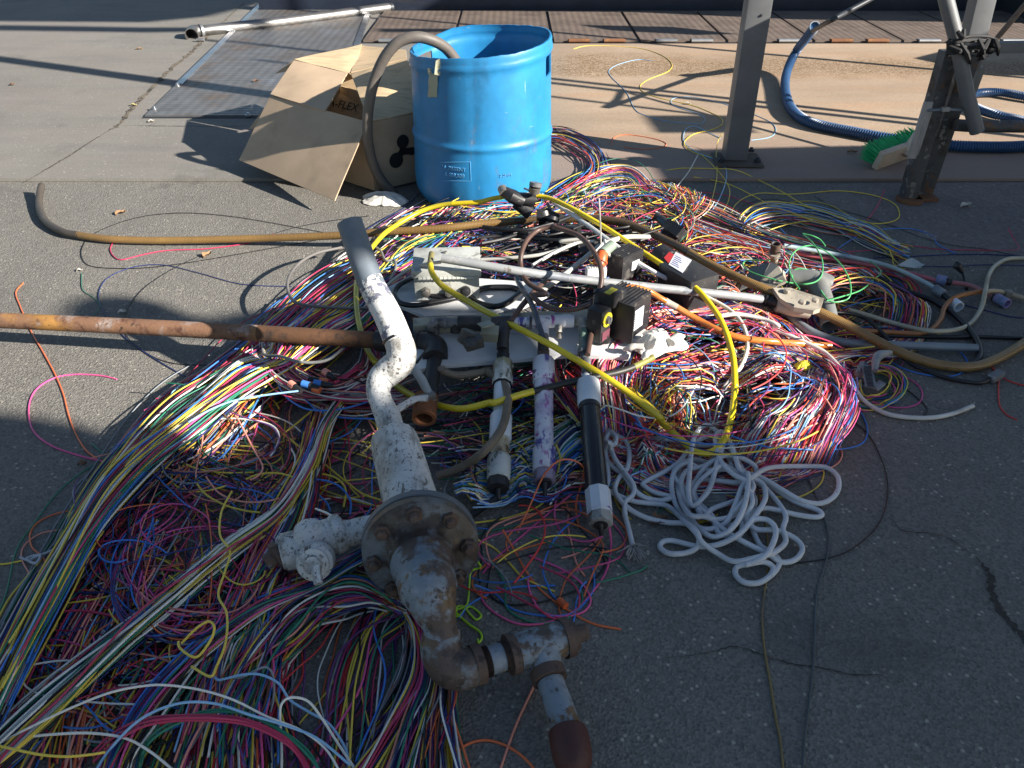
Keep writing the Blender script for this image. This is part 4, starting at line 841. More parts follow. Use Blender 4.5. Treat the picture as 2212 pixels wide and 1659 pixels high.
n1 = t1+dn*.018; n2 = W(1224, 1572, .055)
rn = RW(1200, 1520, .06, 62)
obj('nipple', MB().tube([n1, n1+(n2-n1)*.5, n2], [rn*.97, rn, rn], 28), BODYP, va)
k1 = W(1225, 1574, .055); k2 = W(1246, 1680, .05); rk_ = RW(1230, 1620, .05, 88); ak = (k2-k1).normalized()
obj('cap', MB().lathe([(rn*1.05, 0), (rk_*.95, .004), (rk_, .012), (rk_*1.0, .03), (rk_*.99, .045), (rk_*.86, .065), (rk_*.5, .08), (0, .085)], k1, ak, 32), REDR, va)
# side branch with small valve
s0, s1 = W(850, 1132, .13), W(725, 1158, .115)
obj('branch_pipe', MB().tube([s0, s1], [RW(830, 1130, .13, 60), RW(740, 1150, .115, 58)], 26), WPAINT, va)
rv = RW(690, 1160, .11, 76)
vb = MB().tube(spl(P3(None, [(745, 1150, .115), (700, 1163, .11), (660, 1178, .105)]), 6), [rv*.85, rv*1.05, rv*1.05, rv*.85], 26)
vb.tube(spl(P3(None, [(742, 1150, .115), (736, 1152, .115), (722, 1156, .115), (716, 1158, .115)]), 2), [rv*1.05, rv*1.16, rv*1.16, rv*1.0], 10); vb.tube(spl(P3(None, [(650, 1183, .10), (642, 1186, .10), (614, 1194, .098), (608, 1196, .098)]), 2), [rv*1.0, rv*1.1, rv*1.1, rv*.95], 10)
vb.tube(P3(None, [(668, 1178, .10), (606, 1195, .098)]), rv*.95, 24)
vb.lathe([(rv*1.0, -.03), (rv*1.02, -.01), (rv*.95, .006), (rv*.72, .020), (rv*.38, .027), (0, .029)], W(668, 1152, .13), (-.15, .25, .9), 26)
obj('side_valve', vb, WPAINT, va)
obj('valve_bonnet', MB().lathe([(.036, -.03), (.036, .004), (.030, .008), (.030, .018), (.017, .020), (.017, .030), (0, .030)], W(680, 1215, .125), (.05, -.75, .5), 24), WPAINT, va)
obj('valve_handle', MB().beam(W(683, 1222, .15), W(688, 1262, .135), .016, .012, (0, -1, .5), .003), WPAINT, va)
obj('plug', MB().lathe([(rv*.8, 0), (rv*.8, .014), (rv*.45, .016), (rv*.45, .034)], W(606, 1195, .098), (W(560, 1225, .09)-W(606, 1195, .098)), 8), RUSTP, va)
obj('stub', MB().tube(P3(None, [(842, 895, .17), (895, 862, .17), (925, 860, .17)]), .011, 12, flat=.6), WPAINT, va)
# ============================================================ long rusty pipe, black elbow and small valve
rp_ = thing('rusty_pipe', 'long rusty iron pipe entering from the left edge with a black elbow', 'pipe', tuple(W(400, 720, 0)))
ra_, rb_ = RW(0, 692, .07, 29), RW(700, 728, .13, 38)
RUSTL = M('bright_rust', (.22, .115, .065), .85, spots=[((.40, .20, .05), 3.5, .48, .1), ((.36, .28, .24), 11, .52, .08), ((.12, .05, .03), 19, .53, .1), ((.06, .035, .025), 45, .60, .06)], bump=(120, .8, .002))
RUSTD = M('dark_rust', (.12, .055, .025), .85, spots=[((.30, .14, .035), 5, .56, .1), ((.05, .03, .02), 13, .52, .1)], bump=(120, .8, .002))
pA = P3(None, [(-120, 686, .10), (0, 692, .10), (300, 706, .11), (560, 720, .12)]); pB = P3(None, [(560, 720, .12), (830, 736, .13)])
obj('pipe_run', MB().tube(spl(pA, 6), [.0235]*5, 24), RUSTL, rp_); obj('pipe_run', MB().tube(pB, .0237, 24), RUSTD, rp_)
KIR = M('black_iron', (.028, .027, .028), .5, .2, spots=[((.07, .06, .055), 10, .55, .15), ((.12, .10, .08), 30, .68, .05)], bump=(70, .4, .001))
obj('coupling', MB().tube(P3(None, [(812, 735, .128), (816, 735, .128), (868, 740, .135), (872, 740, .135)]), [.028, .031, .031, .028], 24), KIR, rp_)
obj('nipple', MB().tube(P3(None, [(868, 740, .135), (925, 742, .14)]), .0225, 24), KIR, rp_)
obj('elbow', MB().tube(spl(P3(None, [(900, 740, .14), (925, 742, .14), (942, 752, .14), (941, 775, .135)]), 6), [.029, .031, .032, .031, .030], 26).tube(P3(None, [(896, 740, .14), (905, 741, .14)]), .033, 26).tube(P3(None, [(941, 768, .136), (940, 778, .134)]), .034, 26), KIR, rp_)
obj('nipple', MB().tube(P3(None, [(940, 775, .134), (927, 850, .11)]), .0205, 24), KIR, rp_)
obj('union_nut', MB().tube(P3(None, [(930, 842, .112), (924, 862, .105)]), .024, 6), KIR, rp_)
obj('end_socket', MB().tube(P3(None, [(921, 858, .105), (916, 905, .085)]), [.031, .033, .034, .031], 28, wall=.009), M('orange_rust', (.20, .075, .03), .9, spots=[((.10, .04, .02), 14, .5, .15), ((.32, .14, .05), 9, .6, .1)], bump=(90, .9, .003)), rp_)
obj('lever', MB().tube(P3(None, [(935, 868, .11), (912, 822, .15), (896, 798, .17)]), [.010, .012, .0115], 12).tube(P3(None, [(897, 800, .17), (889, 784, .18)]), .009, 12), M('clear_sleeve', (.42, .47, .50), .3, trans=.3), rp_)
obj('lever_arm', MB().beam(W(*rh(1390, 520), .12), W(*rh(1560, 450), .12), .016, .006, bev=.001), WPAINT, rp_)
obj('lever_bracket', MB().beam(W(*rh(1560, 465), .125), W(*rh(1700, 420), .125), .022, .016, bev=.002), BRASS, rp_)
obj('valve_stem', MB().tube(P3(re_, [(870, 1330, .17), (800, 1420, .17)]), .004, 8), KIR, rp_)
# ============================================================ manifold on the board
PURP = M('purple_stained_pvc', (.64, .63, .67), .4, spots=[((.55, .46, .62), 9, .52, .12), ((.42, .08, .34), 17, .53, .05, (1, .5, .5)), ((.10, .08, .34), 26, .56, .05, (1, .4, .4)), ((.10, .03, .10), 34, .62, .05)])
GREYF = M('dusty_grey_pvc', (.15, .155, .16), .5, spots=[((.34, .34, .33), 16, .54, .06), ((.05, .045, .04), 24, .54, .08)])
GREEN = M('green_stained_pipe', (.13, .19, .15), .45, spots=[((.45, .43, .38), 12, .52, .1), ((.06, .07, .06), 15, .58, .1)])
mf = thing('pipe_manifold', 'row of stained pipe fittings and valves across the white board', 'manifold', tuple(W(*re_(1500, 1100), .14)))
z = .19
obj('pipe_elbow', MB().tube(spl(P3(re_, [(945, 1130, .16), (945, 1085, .185), (985, 1060, z), (1060, 1062, z)]), 6), .0155, 18).tube(P3(re_, [(945, 1150, .15), (945, 1110, .17)]), .019, 18).tube(P3(re_, [(1045, 1062, z), (1070, 1062, z)]), .0185, 18), GREYF, mf)
obj('pipe_run', MB().tube(P3(re_, [(1060, 1062, z), (1175, 1066, z)]), .0150, 18), GREYF, mf)
obj('tee', MB().tube(P3(re_, [(1172, 1066, z), (1380, 1068, z)]), .021, 18).tube(P3(re_, [(1150, 1068, z), (1150, 1150, .165)]), .014, 14), KIR, mf)
sv = MB(); p = W(*re_(1285, 1190), .20); dirn = (W(*re_(1330, 1100), .19)-W(*re_(1260, 1270), .17)).normalized()
for k in range(6): sv.lathe([(.026, k*.006), (.026, k*.006+.004), (.022, k*.006+.004), (.022, k*.006+.006)], p-Vector((.0, .015, 0))+dirn*.0-Vector((.012, 0, .012)), (.35, .25, .75), 18)
sv.beam(W(*re_(1230, 1262), .20), W(*re_(1390, 1215), .205), .035, .028, (0, 0, 1), .004)
sv.lathe([(.015, 0), (.015, .004), (.006, .005), (.006, .007), (0, .007)], W(*re_(1290, 1245), .212), (0, -.5, 1), 18)
obj('solenoid', sv, M('dusty_black_coil', (.045, .045, .045), .5, spots=[((.12, .115, .105), 20, .55, .1)]), mf)
obj('relay_block', MB().beam(W(*re_(1380, 1150), .20), W(*re_(1535, 1165), .195), .035, .032, (0, -.3, 1), .002).beam(W(*re_(1370, 1090), .23), W(*re_(1480, 1060), .23), .004, .032, (0, -1, .1), .001), M('olive_grey_plastic', (.24, .245, .19), .5, spots=[((.12, .12, .09), 14, .56, .1), ((.35, .08, .05), 22, .7, .04)]), mf)
obj('black_tee', MB().tube(P3(re_, [(1480, 1070, z), (1650, 1058, z)]), .020, 18).tube(spl(P3(re_, [(1590, 1060, z), (1580, 1150, .185), (1572, 1300, .16)]), 4), [.016, .018, .015], 16), KIR, mf)
obj('purple_tee', MB().tube(P3(re_, [(1640, 1058, z), (1820, 1055, z)]), .0145, 18).tube(P3(re_, [(1810, 1056, z), (2212, 1045, z)]), .0185, 18).tube(P3(re_, [(1930, 1050, z), (1940, 1180, .17)]), .0165, 16), PURP, mf)
obj('pipe_collar', MB().tube(P3(re_, [(1640, 1058, z), (1662, 1057, z)]), .0185, 18).tube(P3(re_, [(1815, 1056, z), (1838, 1056, z)]), .0205, 18), GREYF, mf)
obj('drop_pipe', MB().tube(P3(re_, [(1938, 1150, .175), (1942, 1320, .15)]), .0155, 16), GREYF, mf)
obj('ball_valve', MB().tube(P3(rf, [(170, 1030, z), (330, 1040, z)]), .016, 6).beam(W(*rf(232, 985), .20), W(*rf(235, 1085), .185), .022, .022, (0, 0, 1), .003).tube(P3(rf, [(236, 1085, .185), (236, 1150, .17)]), [.012, .010], 8).tube(P3(rf, [(236, 1150, .17), (236, 1190, .155)]), [.005, .009], 10), BRASS, mf)
obj('pipe_elbow', MB().tube(P3(rf, [(350, 1035, z), (385, 1035, z)]), .019, 18).tube(spl(P3(rf, [(370, 1035, z), (430, 1035, z), (462, 1065, .185), (466, 1120, .175)]), 6), .0165, 18), M('threaded_pale_fitting', (.38, .36, .33), .5, spots=[((.14, .12, .10), 16, .5, .12)], bump=(120, .5, .001)), mf)
obj('drop_pipe', MB().tube(P3(rf, [(464, 1100, .178), (462, 1240, .155), (460, 1340, .15)]), [.0135, .014, .0145], 16), GREEN, mf)
obj('drop_pipe', MB().tube(P3(rf, [(460, 1330, .15), (478, 1440, .14), (488, 1540, .13)]), [.0105, .012, .0105], 16).tube(P3(rf, [(455, 1320, .152), (458, 1345, .15)]), .0155, 16), GREYF, mf)
# ============================================================ three filter tubes
def cyl(par, name, a, b, za, zb, w_, mat, n=24, w2=None, cv=ri, flatc=0):
    A, B = W(*cv(*a), za), W(*cv(*b), zb); ra1 = RW(*cv(*a), za, w_*.24); rb1 = RW(*cv(*b), zb, (w2 or w_)*.24)
    return obj(name, MB().tube([A, A+(B-A)*.04, A+(B-A)*.96, B], [ra1*.93, ra1, rb1, rb1*.93], n), mat, par, angle=25 if n < 12 else 40)
DIRTW = M('grimy_white_pvc', (.55, .56, .52), .45, spots=[((.30, .28, .16), 9, .48, .12), ((.06, .055, .022), 20, .52, .06, (1, .5, .5)), ((.03, .03, .02), 40, .60, .05)])
STAIN = M('brown_stained_pvc', (.50, .44, .30), .4, spots=[((.12, .06, .02), 14, .43, .10, (1, .6, .5)), ((.25, .04, .05), 16, .62, .06)])
CLW = M('clean_white_pvc', (.62, .66, .70), .4, spots=[((.5, .5, .5), 10, .6, .2)])
f1 = thing('filter_tube', 'grimy white filter tube with brown stains, leftmost of the three tubes', 'filter tube', tuple(W(*ri(440, 1300), 0)))
cyl(f1, 'connector', (478, -60), (475, 60), .17, .14, 100, BLACKR); cyl(f1, 'connector', (474, 50), (470, 140), .145, .135, 115, BLACKR)
cyl(f1, 'top_cap', (475, 135), (465, 330), .135, .12, 185, DIRTW, 8); cyl(f1, 'body_tube', (466, 320), (455, 620), .12, .095, 150, CLW)
cyl(f1, 'sealing_ring', (466, 315), (464, 345), .12, .118, 175, BLK); cyl(f1, 'coupling', (455, 612), (448, 830), .097, .08, 200, CLW); cyl(f1, 'body_tube', (448, 810), (442, 1000), .08, .065, 165, STAIN)
cyl(f1, 'coupling', (440, 985), (430, 1190), .067, .052, 215, DIRTW, 12); cyl(f1, 'end_nut', (430, 1185), (428, 1270), .052, .046, 200, KIR, 8); cyl(f1, 'cable_tip', (428, 1260), (432, 1360), .048, .03, 55, BLACKR, 14, 40)
f2 = thing('filter_tube', 'white filter tube streaked with purple ink, middle of the three', 'filter tube', tuple(W(*ri(840, 1250), 0)))
cyl(f2, 'connector', (838, -80), (836, 40), .18, .15, 95, BLACKR); cyl(f2, 'connector', (836, 20), (836, 130), .15, .14, 110, BROWNR)
cyl(f2, 'top_cap', (838, 115), (838, 320), .14, .12, 200, PURP, 16); cyl(f2, 'sealing_ring', (838, 285), (838, 305), .123, .121, 200, BLK); cyl(f2, 'body_tube', (838, 315), (842, 930), .12, .075, 172, PURP)
cyl(f2, 'coupling', (842, 910), (845, 1115), .077, .06, 212, PURP); cyl(f2, 'end_nut', (846, 1110), (848, 1205), .06, .052, 195, M('purple_grey_nut', (.35, .28, .36), .5, spots=[((.08, .05, .06), 14, .5, .15)]), 8); cyl(f2, 'end_plug', (848, 1195), (848, 1225), .053, .05, 130, KIR); cyl(f2, 'cable_tip', (848, 1180), (850, 1330), .06, .035, 60, BLACKR, 14, 36)
f3 = thing('filter_tube', 'black filter tube with clean white couplings, rightmost of the three', 'filter tube', tuple(W(*ri(1345, 1580), 0)))
cyl(f3, 'connector', (1220, 100), (1222, 250), .16, .14, 85, GREYF); cyl(f3, 'connector', (1222, 225), (1226, 320), .14, .135, 95, CLW)
cyl(f3, 'top_coupling', (1238, 312), (1250, 520), .135, .12, 214, CLW, 12); cyl(f3, 'sealing_ring', (1250, 515), (1252, 560), .12, .117, 195, PLASK)
cyl(f3, 'body_tube', (1252, 540), (1320, 1300), .118, .068, 186, M('glossy_black_pvc', (.010, .010, .011), .3, coat=.3, spots=[((.05, .05, .055), 10, .62, .1)]), 28, 206)
cyl(f3, 'bottom_coupling', (1322, 1275), (1345, 1500), .07, .052, 232, CLW, 8); cyl(f3, 'marked_ring', (1343, 1480), (1345, 1492), .0535, .053, 236, PURP, 8); cyl(f3, 'end_nut', (1345, 1495), (1350, 1590), .052, .045, 225, M('dirty_white_nut', (.36, .35, .32), .5, spots=[((.08, .07, .05), 14, .5, .12)]), 8)
cyl(f3, 'end_plug', (1350, 1580), (1351, 1600), .046, .045, 130, KIR); cyl(f3, 'cable_tip', (1350, 1570), (1356, 1690), .05, .02, 60, BLACKR, 14, 36)
for k in range(7):
    a = W(*ri(1393, 1300+k*18), .078); b_ = W(*ri(1413, 1302+k*18), .073)
lb = MB()
for k in range(9):
    p = W(*ri(1398+k*1.0, 1310+k*14), .1022-k*.0009); lb.beam(p, p+Vector((.006, 0, -.0035)), .0014, .0006, (.4, -.4, .8))
# ============================================================ black boxes and controllers
LAB = M('white_label', (.66, .68, .72), .5, spots=[((.45, .47, .5), 20, .6, .1)]); REDL = M('red_label', (.48, .03, .03), .5); YELL = M('yellow_label', (.62, .52, .03), .5, spots=[((.05, .05, .02), 60, .55, .05)])
def face_marks(mb, o_, x, y, n_, w_, h_, rows, seed):
    r_ = random.Random(seed)
    for k in range(rows):
        yy = h_*(k+.5)/rows; L = w_*r_.uniform(.35, .85)
        c = o_+x*(w_*.07+L/2)+y*yy+n_*.0004; R_ = Matrix((x, y, n_)).transposed()
        mb.box(c, (L, h_/rows*.35, .0006), R_)
Pn = W(*rf(850, 1232), .145); d1 = W(*rf(1042, 1092), .145)-Pn; w1 = d1.length; d1.normalize(); d2 = W(*rf(706, 1192), .145)-Pn; w2_ = d2.length; d2.normalize(); up = Vector((0, 0, 1)); h1 = .11
pb_ = thing('pump_unit', 'black finned pump unit with a white label standing on the board', 'pump', tuple(Pn))
R_ = Matrix((d1, -d1.cross(up)*-1 if False else up.cross(d1), up)).transposed(); bk = up.cross(d1)
cc = Pn+d1*w1/2+bk*.05+up*h1/2
mbx = MB().box(cc, (w1, .10, h1), R_, .003)
for k in range(9): mbx.box(cc+bk*(-.045+k*.0112)+up*(h1/2+.001), (w1*.98, .004, .006), R_)
obj('housing', mbx, PLASK, pb_)
lo = Pn+d1*w1*.10+up*.022-bk*.0008
mm = MB().box(lo+d1*w1*.28+up*.030, (w1*.56, .0012, .062), R_); obj('label', mm, LAB, pb_)
mk = MB(); face_marks(mk, lo+d1*w1*.0-bk*.0008+up*.004, d1, up, -bk, w1*.5, .05, 7, 3); obj('label_print', mk, M('label_ink', (.10, .10, .12), .6), pb_)
obj('mount_plate', MB().box(Pn-d1*.006+bk*.035+up*.058, (.006, .11, .118), R_, .002), KIR, pb_)
hc = W(*rf(650, 1085), .20)
obj('timer_head', MB().box(hc+bk*.02, (.048, .05, .10), R_, .010), PLASK, pb_)
obj('timer_dial', MB().lathe([(.021, 0), (.021, .003), (0, .003)], hc-bk*.0055+up*.02, -bk, 24), YELL, pb_)
obj('dial_knob', MB().lathe([(.012, 0), (.010, .008), (0, .008)], hc-bk*.0085+up*.02, -bk, 16).box(hc-bk*.0175+up*.02, (.004, .002, .020), R_), M('knob_grey', (.12, .12, .12), .4), pb_)
obj('nameplate', MB().box(hc-bk*.0058-up*.028, (.036, .0012, .028), R_), M('wine_label', (.16, .05, .07), .5, spots=[((.05, .02, .03), 20, .5, .1)]), pb_)
obj('top_cover', MB().box(W(*rf(715, 820), .265)+bk*.0, (.062, .055, .04), R_, .009), PLASK, pb_)
obj('warning_label', MB().box(W(*rf(705, 775), .292), (.038, .018, .001), R_), YELL, pb_)
obj('strap', MB().tube(spl(P3(rf, [(600, 925, .23), (690, 945, .22), (790, 900, .235), (820, 860, .245)]), 5), .006, 8, flat=.4), GREYF, pb_)
obj('foot', MB().lathe([(.018, 0), (.018, .008), (.010, .012), (.010, .02)], W(*rf(650, 1225), .145), up, 16), BLACKR, pb_)
cn = thing('hose_connector', 'black screw connector joining the ring tube to the pump unit', 'connector', tuple(W(*rf(580, 960), .20)))
obj('connector_body', MB().tube(P3(rf, [(600, 765, .27), (592, 830, .255), (580, 900, .235), (560, 985, .215)]), [.012, .0135, .012, .013], 8).tube(P3(rf, [(600, 775, .268), (597, 805, .262)]), .016, 10).tube(P3(rf, [(574, 930, .228), (562, 985, .215)]), .0165, 10), PLASK, cn)
obj('washer', MB().tube(P3(rf, [(618, 850, .25), (655, 855, .25)]), .011, 16), M('pale_green_washer', (.35, .55, .50), .4), cn)
pc = thing('control_box', 'black box with red and white labels wedged under the braided hose', 'control box', tuple(W(*rf(1300, 600), .1)))
A = W(*rf(1430, 700), .20); B_ = W(*rf(1550, 548), .20); C_ = W(*rf(1140, 525), .20); x_ = (A-C_); wx = x_.length; x_.normalize(); y_ = (B_-A); y_ = y_-x_*y_.dot(x_); wy = y_.length; y_.normalize()
Rc = Matrix((x_, y_, x_.cross(y_))).transposed(); cc = C_+x_*wx/2+y_*wy/2
obj('housing', MB().box(cc-up*.05, (wx, wy, .10), Rc, .006), PLASK, pc)
obj('cylinder_end', MB().lathe([(.045, 0), (.045, .10), (.038, .11), (0, .11)], W(*rf(1140, 470), .12), x_, 24), PLASK, pc)
zu = x_.cross(y_); zu = zu if zu.z > 0 else -zu
def lab(q, m, name, th=.0012): obj(name, MB().prism3([W(*rf(*p), .2012) for p in q], (0, 0, th)), m, pc, smooth=False)
lab([(1290, 425), (1432, 500), (1350, 615), (1225, 540)], LAB, 'label'); lab([(1232, 425), (1275, 452), (1222, 525), (1183, 478)], REDL, 'warning_label')
mk = MB()
for k in range(6):
    u = .12+k*.14; a = W(*rf(1295-u*60, 445+u*100), .2030); b__ = W(*rf(1345-u*60+(k % 3)*12, 472+u*100+(k % 3)*6), .2030); mk.beam(a, b__, .0016, .0006)
obj('label_print', mk, M('label_blue_ink', (.03, .05, .35), .5), pc)
c2 = thing('ribbed_box', 'small ribbed black box with a white sticker behind the conduit', 'box', tuple(W(*rf(880, 680), .12)))
P0 = W(*rf(800, 700), .15); dA = (W(*rf(965, 620), .15)-P0).normalized(); Rb_ = Matrix((dA, up.cross(dA), up)).transposed()
mbx = MB().box(P0+dA*.05+up.cross(dA)*.03+up*.04, (.10, .06, .08), Rb_, .003)
for k in range(7): mbx.box(P0+dA*.05+up.cross(dA)*(.004+k*.009)+up*.0815, (.098, .003, .004), Rb_)
obj('housing', mbx, PLASK, c2); obj('sticker', MB().box(P0+dA*.062-up.cross(dA)*.001+up*.04, (.035, .0012, .03), Rb_), LAB, c2)
wp = thing('perforated_cap', 'white perforated plastic cap beside the orange fitting', 'cap', tuple(W(*rf(570, 600), .16)))
wc = W(*rf(570, 600), .20); mbx = MB().box(wc, (.062, .035, .035), Matrix.Rotation(.15, 3, 'Z'), .008); obj('cap_body', mbx, M('bright_white_plastic', (.75, .75, .74), .4), wp)
mk = MB()
for i in range(7):
    for j in range(4): mk.lathe([(.0022, 0), (.0022, .0006)], wc+Matrix.Rotation(.15, 3, 'Z') @ Vector((-.024+i*.008, -.011+j*.0075, .0175)), up, 8)
obj('perforations', mk, M('dark_holes', (.08, .08, .08), .6), wp)
oc = thing('orange_fitting', 'orange and green threaded fitting above the white perforated cap', 'fitting', tuple(W(*rf(620, 500), .18)))
OR = M('orange_plastic', (.62, .12, .03), .4, spots=[((.35, .08, .03), 20, .55, .1)])
obj('orange_ring', MB().tube(P3(rf, [(598, 545, .22), (615, 490, .235), (628, 440, .245)]), [.018, .020, .018], 20), OR, oc)
obj('ring_nut', MB().tube(P3(rf, [(606, 522, .227), (611, 505, .231)]), .0225, 20), OR, oc)
obj('green_socket', MB().tube(P3(rf, [(628, 440, .245), (675, 395, .25), (720, 360, .255)]), [.018, .017, .016], 18), M('grey_green_plastic', (.22, .28, .22), .5, spots=[((.4, .4, .36), 14, .55, .1)]), oc)
# valves near the drum
def knobby(name, label, cat, parts):
    base = parts[0]; t = thing(name, label, cat, tuple(base[2][0][:3] if False else Vector(W(*base[0](*base[1][0][:2]), .02))))
    for p in parts: obj(p[3], MB().tube(P3(p[0], p[1]), p[2], p[5] if len(p) > 5 else 16), p[4], t)
    return t
knobby('pressure_gauge_valve', 'black valve with a round gauge leaning on the blue drum', 'valve', [
    (rb, [(1060, 1150, .24), (1110, 1180, .23), (1170, 1210, .21)], [.020, .026, .022], 'valve_body', PLASK), (rb, [(1150, 1190, .22), (1240, 1200, .21)], [.022, .024], 'valve_body', PLASK),
    (rb, [(1130, 1210, .2), (1220, 1280, .16)], [.024, .026], 'lower_body', PLASK), (rb, [(1046, 1130, .25), (1060, 1160, .24)], .017, 'cap', BRASS),
    (rb, [(1238, 1150, .25), (1245, 1120, .27)], .021, 'gauge_case', BRASS, 20), (rb, [(1246, 1118, .272), (1250, 1095, .285)], .0225, 'gauge_face', GREYF, 20), (rb, [(1180, 1130, .24), (1215, 1145, .24)], .004, 'stem', GALV, 8), (rb, [(1225, 1150, .23), (1250, 1210, .2)], .012, 'stem', PLASK)])
knobby('needle_valve', 'black block valve with round knobs at the foot of the blue drum', 'valve', [
    (rb, [(1255, 1290, .17), (1330, 1290, .17)], [.022, .026], 'valve_body', PLASK, 8), (rb, [(1320, 1290, .17), (1395, 1320, .16)], [.022, .018], 'valve_body', PLASK),
    (rb, [(1308, 1300, .185), (1300, 1270, .20)], .013, 'knob', BRASS, 18), (rb, [(1345, 1320, .18), (1350, 1300, .19)], .020, 'knob', PLASK, 20), (rb, [(1285, 1345, .14), (1290, 1290, .16)], .013, 'spigot', PLASK), (rb, [(1320, 1220, .2), (1335, 1260, .19)], .006, 'stem', GREYF), (rb, [(1395, 1300, .15), (1415, 1330, .14)], .012, 'spigot', PLASK), (rb, [(1500, 1370, .15), (1520, 1325, .16)], .007, 'hook', BLACKR)])
knobby('cable_connector', 'black rectangular cable connector above the red and white labelled box', 'connector', [
    (rf, [(1110, 100, .17), (1150, 130, .165)], .014, 'end_nut', PLASK, 10), (rf, [(1150, 128, .165), (1220, 190, .16)], [.016, .019], 'neck', PLASK, 10), (rf, [(1205, 180, .165), (1345, 265, .155)], [.026, .028], 'housing', PLASK, 4), (rf, [(1180, 240, .14), (1310, 300, .13)], .019, 'base', PLASK, 4)])
knobby('motor_body', 'dark motor body half hidden inside the brown ring', 'motor', [
    (rf, [(420, 430, .14), (560, 400, .15)], .03, 'housing', PLASK, 20), (rf, [(180, 240, .13), (420, 260, .14)], .026, 'housing', BLACKR, 20), (rf, [(560, 400, .15), (590, 390, .15)], .018, 'shaft_end', GREYF, 16), (rf, [(730, 470, .19), (850, 600, .17)], .028, 'bracket', PLASK, 6), (rf, [(690, 500, .2), (740, 490, .2)], .008, 'pin', BRASS, 10)])
# ============================================================ right-hand hardware
BEIGE = M('beige_cast_metal', (.40, .36, .29), .6, spots=[((.20, .17, .13), 9, .5, .15), ((.10, .085, .07), 20, .62, .08)], bump=(60, .4, .002))
DUCT = M('dusty_grey_plastic', (.17, .175, .17), .5, spots=[((.28, .27, .24), 6, .55, .15), ((.10, .09, .08), 12, .6, .1)])
knobby('duct_elbow', 'dusty grey duct elbow with an open mouth right of the heap centre', 'duct', [])if False else None
de = thing('duct_elbow', 'dusty grey duct elbow with an open mouth right of the heap centre', 'duct', tuple(W(*rg(640, 800), 0)))
obj('elbow_tube', MB().tube(spl(P3(rg, [(400, 560, .13), (520, 570, .13), (610, 600, .125), (650, 690, .11), (690, 800, .085), (715, 935, .06)]), 8), [.027, .031, .035, .030, .027, .0275], 26, wall=.004), DUCT, de)
obj('elbow_hub', MB().lathe([(.034, -.03), (.036, -.02), (.036, .02), (.034, .03)], W(*rg(640, 600), .115), (.9, -.3, -.3), 26), DUCT, de)
bk_ = thing('pipe_bracket', 'beige cast bracket gripping the right end of the straight conduit', 'bracket', tuple(W(*rg(400, 720), .05)))
obj('clamp_plate', MB().prism3(P3(rg, [(275, 640, .15), (410, 640, .15), (668, 722, .14), (640, 800, .13), (590, 815, .13), (440, 790, .13), (330, 720, .14)]), (0, 0, -.014)), BEIGE, bk_, smooth=False)
obj('clamp_body', MB().tube(P3(rg, [(300, 770, .11), (450, 800, .10), (560, 830, .09)]), [.022, .026, .020], 16), BEIGE, bk_)
for x, y in ((380, 675), (500, 760), (600, 745)): obj('clamp_screw', MB().lathe([(.011, 0), (.011, .008), (.007, .010), (0, .010)], W(*rg(x, y), .146), up, 8), BEIGE, bk_)
obj('gusset', MB().prism3(P3(rg, [(165, 605, .12), (262, 440, .17), (318, 470, .17), (370, 520, .15), (378, 590, .14), (250, 640, .13)]), (0, .004, -.012)), BEIGE, bk_, smooth=False)
obj('side_plate', MB().prism3(P3(rg, [(20, 650, .10), (100, 490, .13), (255, 440, .165), (165, 600, .12)]), (0, .004, -.012)), DUCT, bk_, smooth=False)
obj('rod_clip', MB().tube(P3(rg, [(190, 725, .115), (330, 765, .11)]), [.016, .018, .016], 14).tube(P3(rg, [(225, 735, .114), (240, 739, .114)]), .0195, 14).tube(P3(rg, [(265, 745, .112), (280, 750, .112)]), .0195, 14), KIR, bk_)
sk_ = thing('pipe_socket', 'rusty open pipe socket with a clamp standing in the wires', 'pipe socket', tuple(W(*rg(290, 420), .06)))
obj('socket_tube', MB().tube(P3(rg, [(285, 400, .12), (300, 300, .17)]), .0165, 22, wall=.003), RUSTP, sk_)
obj('clamp_ring', MB().tube(P3(rg, [(284, 392, .125), (287, 370, .137)]), .0195, 22).box(W(*rg(355, 325), .16), (.012, .008, .006)), BEIGE, sk_)
obj('socket_neck', MB().tube(P3(rg, [(290, 450, .09), (284, 390, .126)]), [.010, .015], 14), BEIGE, sk_)
PINKH = M('pink_hose', (.45, .11, .13), .35, spots=[((.5, .25, .22), 3, .5, .2)]); PALEH = M('pale_blue_hose', (.38, .46, .46), .35, spots=[((.12, .25, .45), 1.5, .56, .1)])
strand([(rg, [(430, 360, .06), (600, 400, .05), (900, 445, .04), (1250, 510, .03), (1540, 585, .02), (1640, 598, .02), (1800, 625, .018), (1975, 705, .016)])], .0078, PINKH, 'pink_hose', 'pink hose with purple stained fittings lying at the right', 'hose')
strand([(rg, [(360, 315, .09), (700, 372, .07), (1000, 430, .05), (1200, 485, .045), (1400, 575, .03), (1540, 655, .022), (1640, 735, .02)])], .0078, PALEH, 'pale_hose', 'pale blue hose ending in a grey screw fitting at the right', 'hose')
PST = M('ink_stained_sleeve', (.30, .22, .40), .4, spots=[((.20, .28, .45), 14, .5, .1), ((.45, .35, .45), 9, .6, .1)])
def fitting(label, pts, rs, mats, names):
    t = thing('hose_fitting', label, 'fitting', tuple(W(*rg(*pts[0][:2]), .01)))
    for k in range(len(pts)-1): obj(names[k], MB().tube([P3(rg, [pts[k]])[0], P3(rg, [pts[k+1]])[0]], rs[k], 18, wall=.003 if k == len(pts)-2 and len(rs) == len(pts) else 0), mats[k], t)
fitting('purple stained fitting in the middle of the pink hose', [(1535, 572, .022), (1612, 590, .022), (1648, 598, .02)], [.017, .013], [PST, BLACKR], ['sleeve', 'collar'])
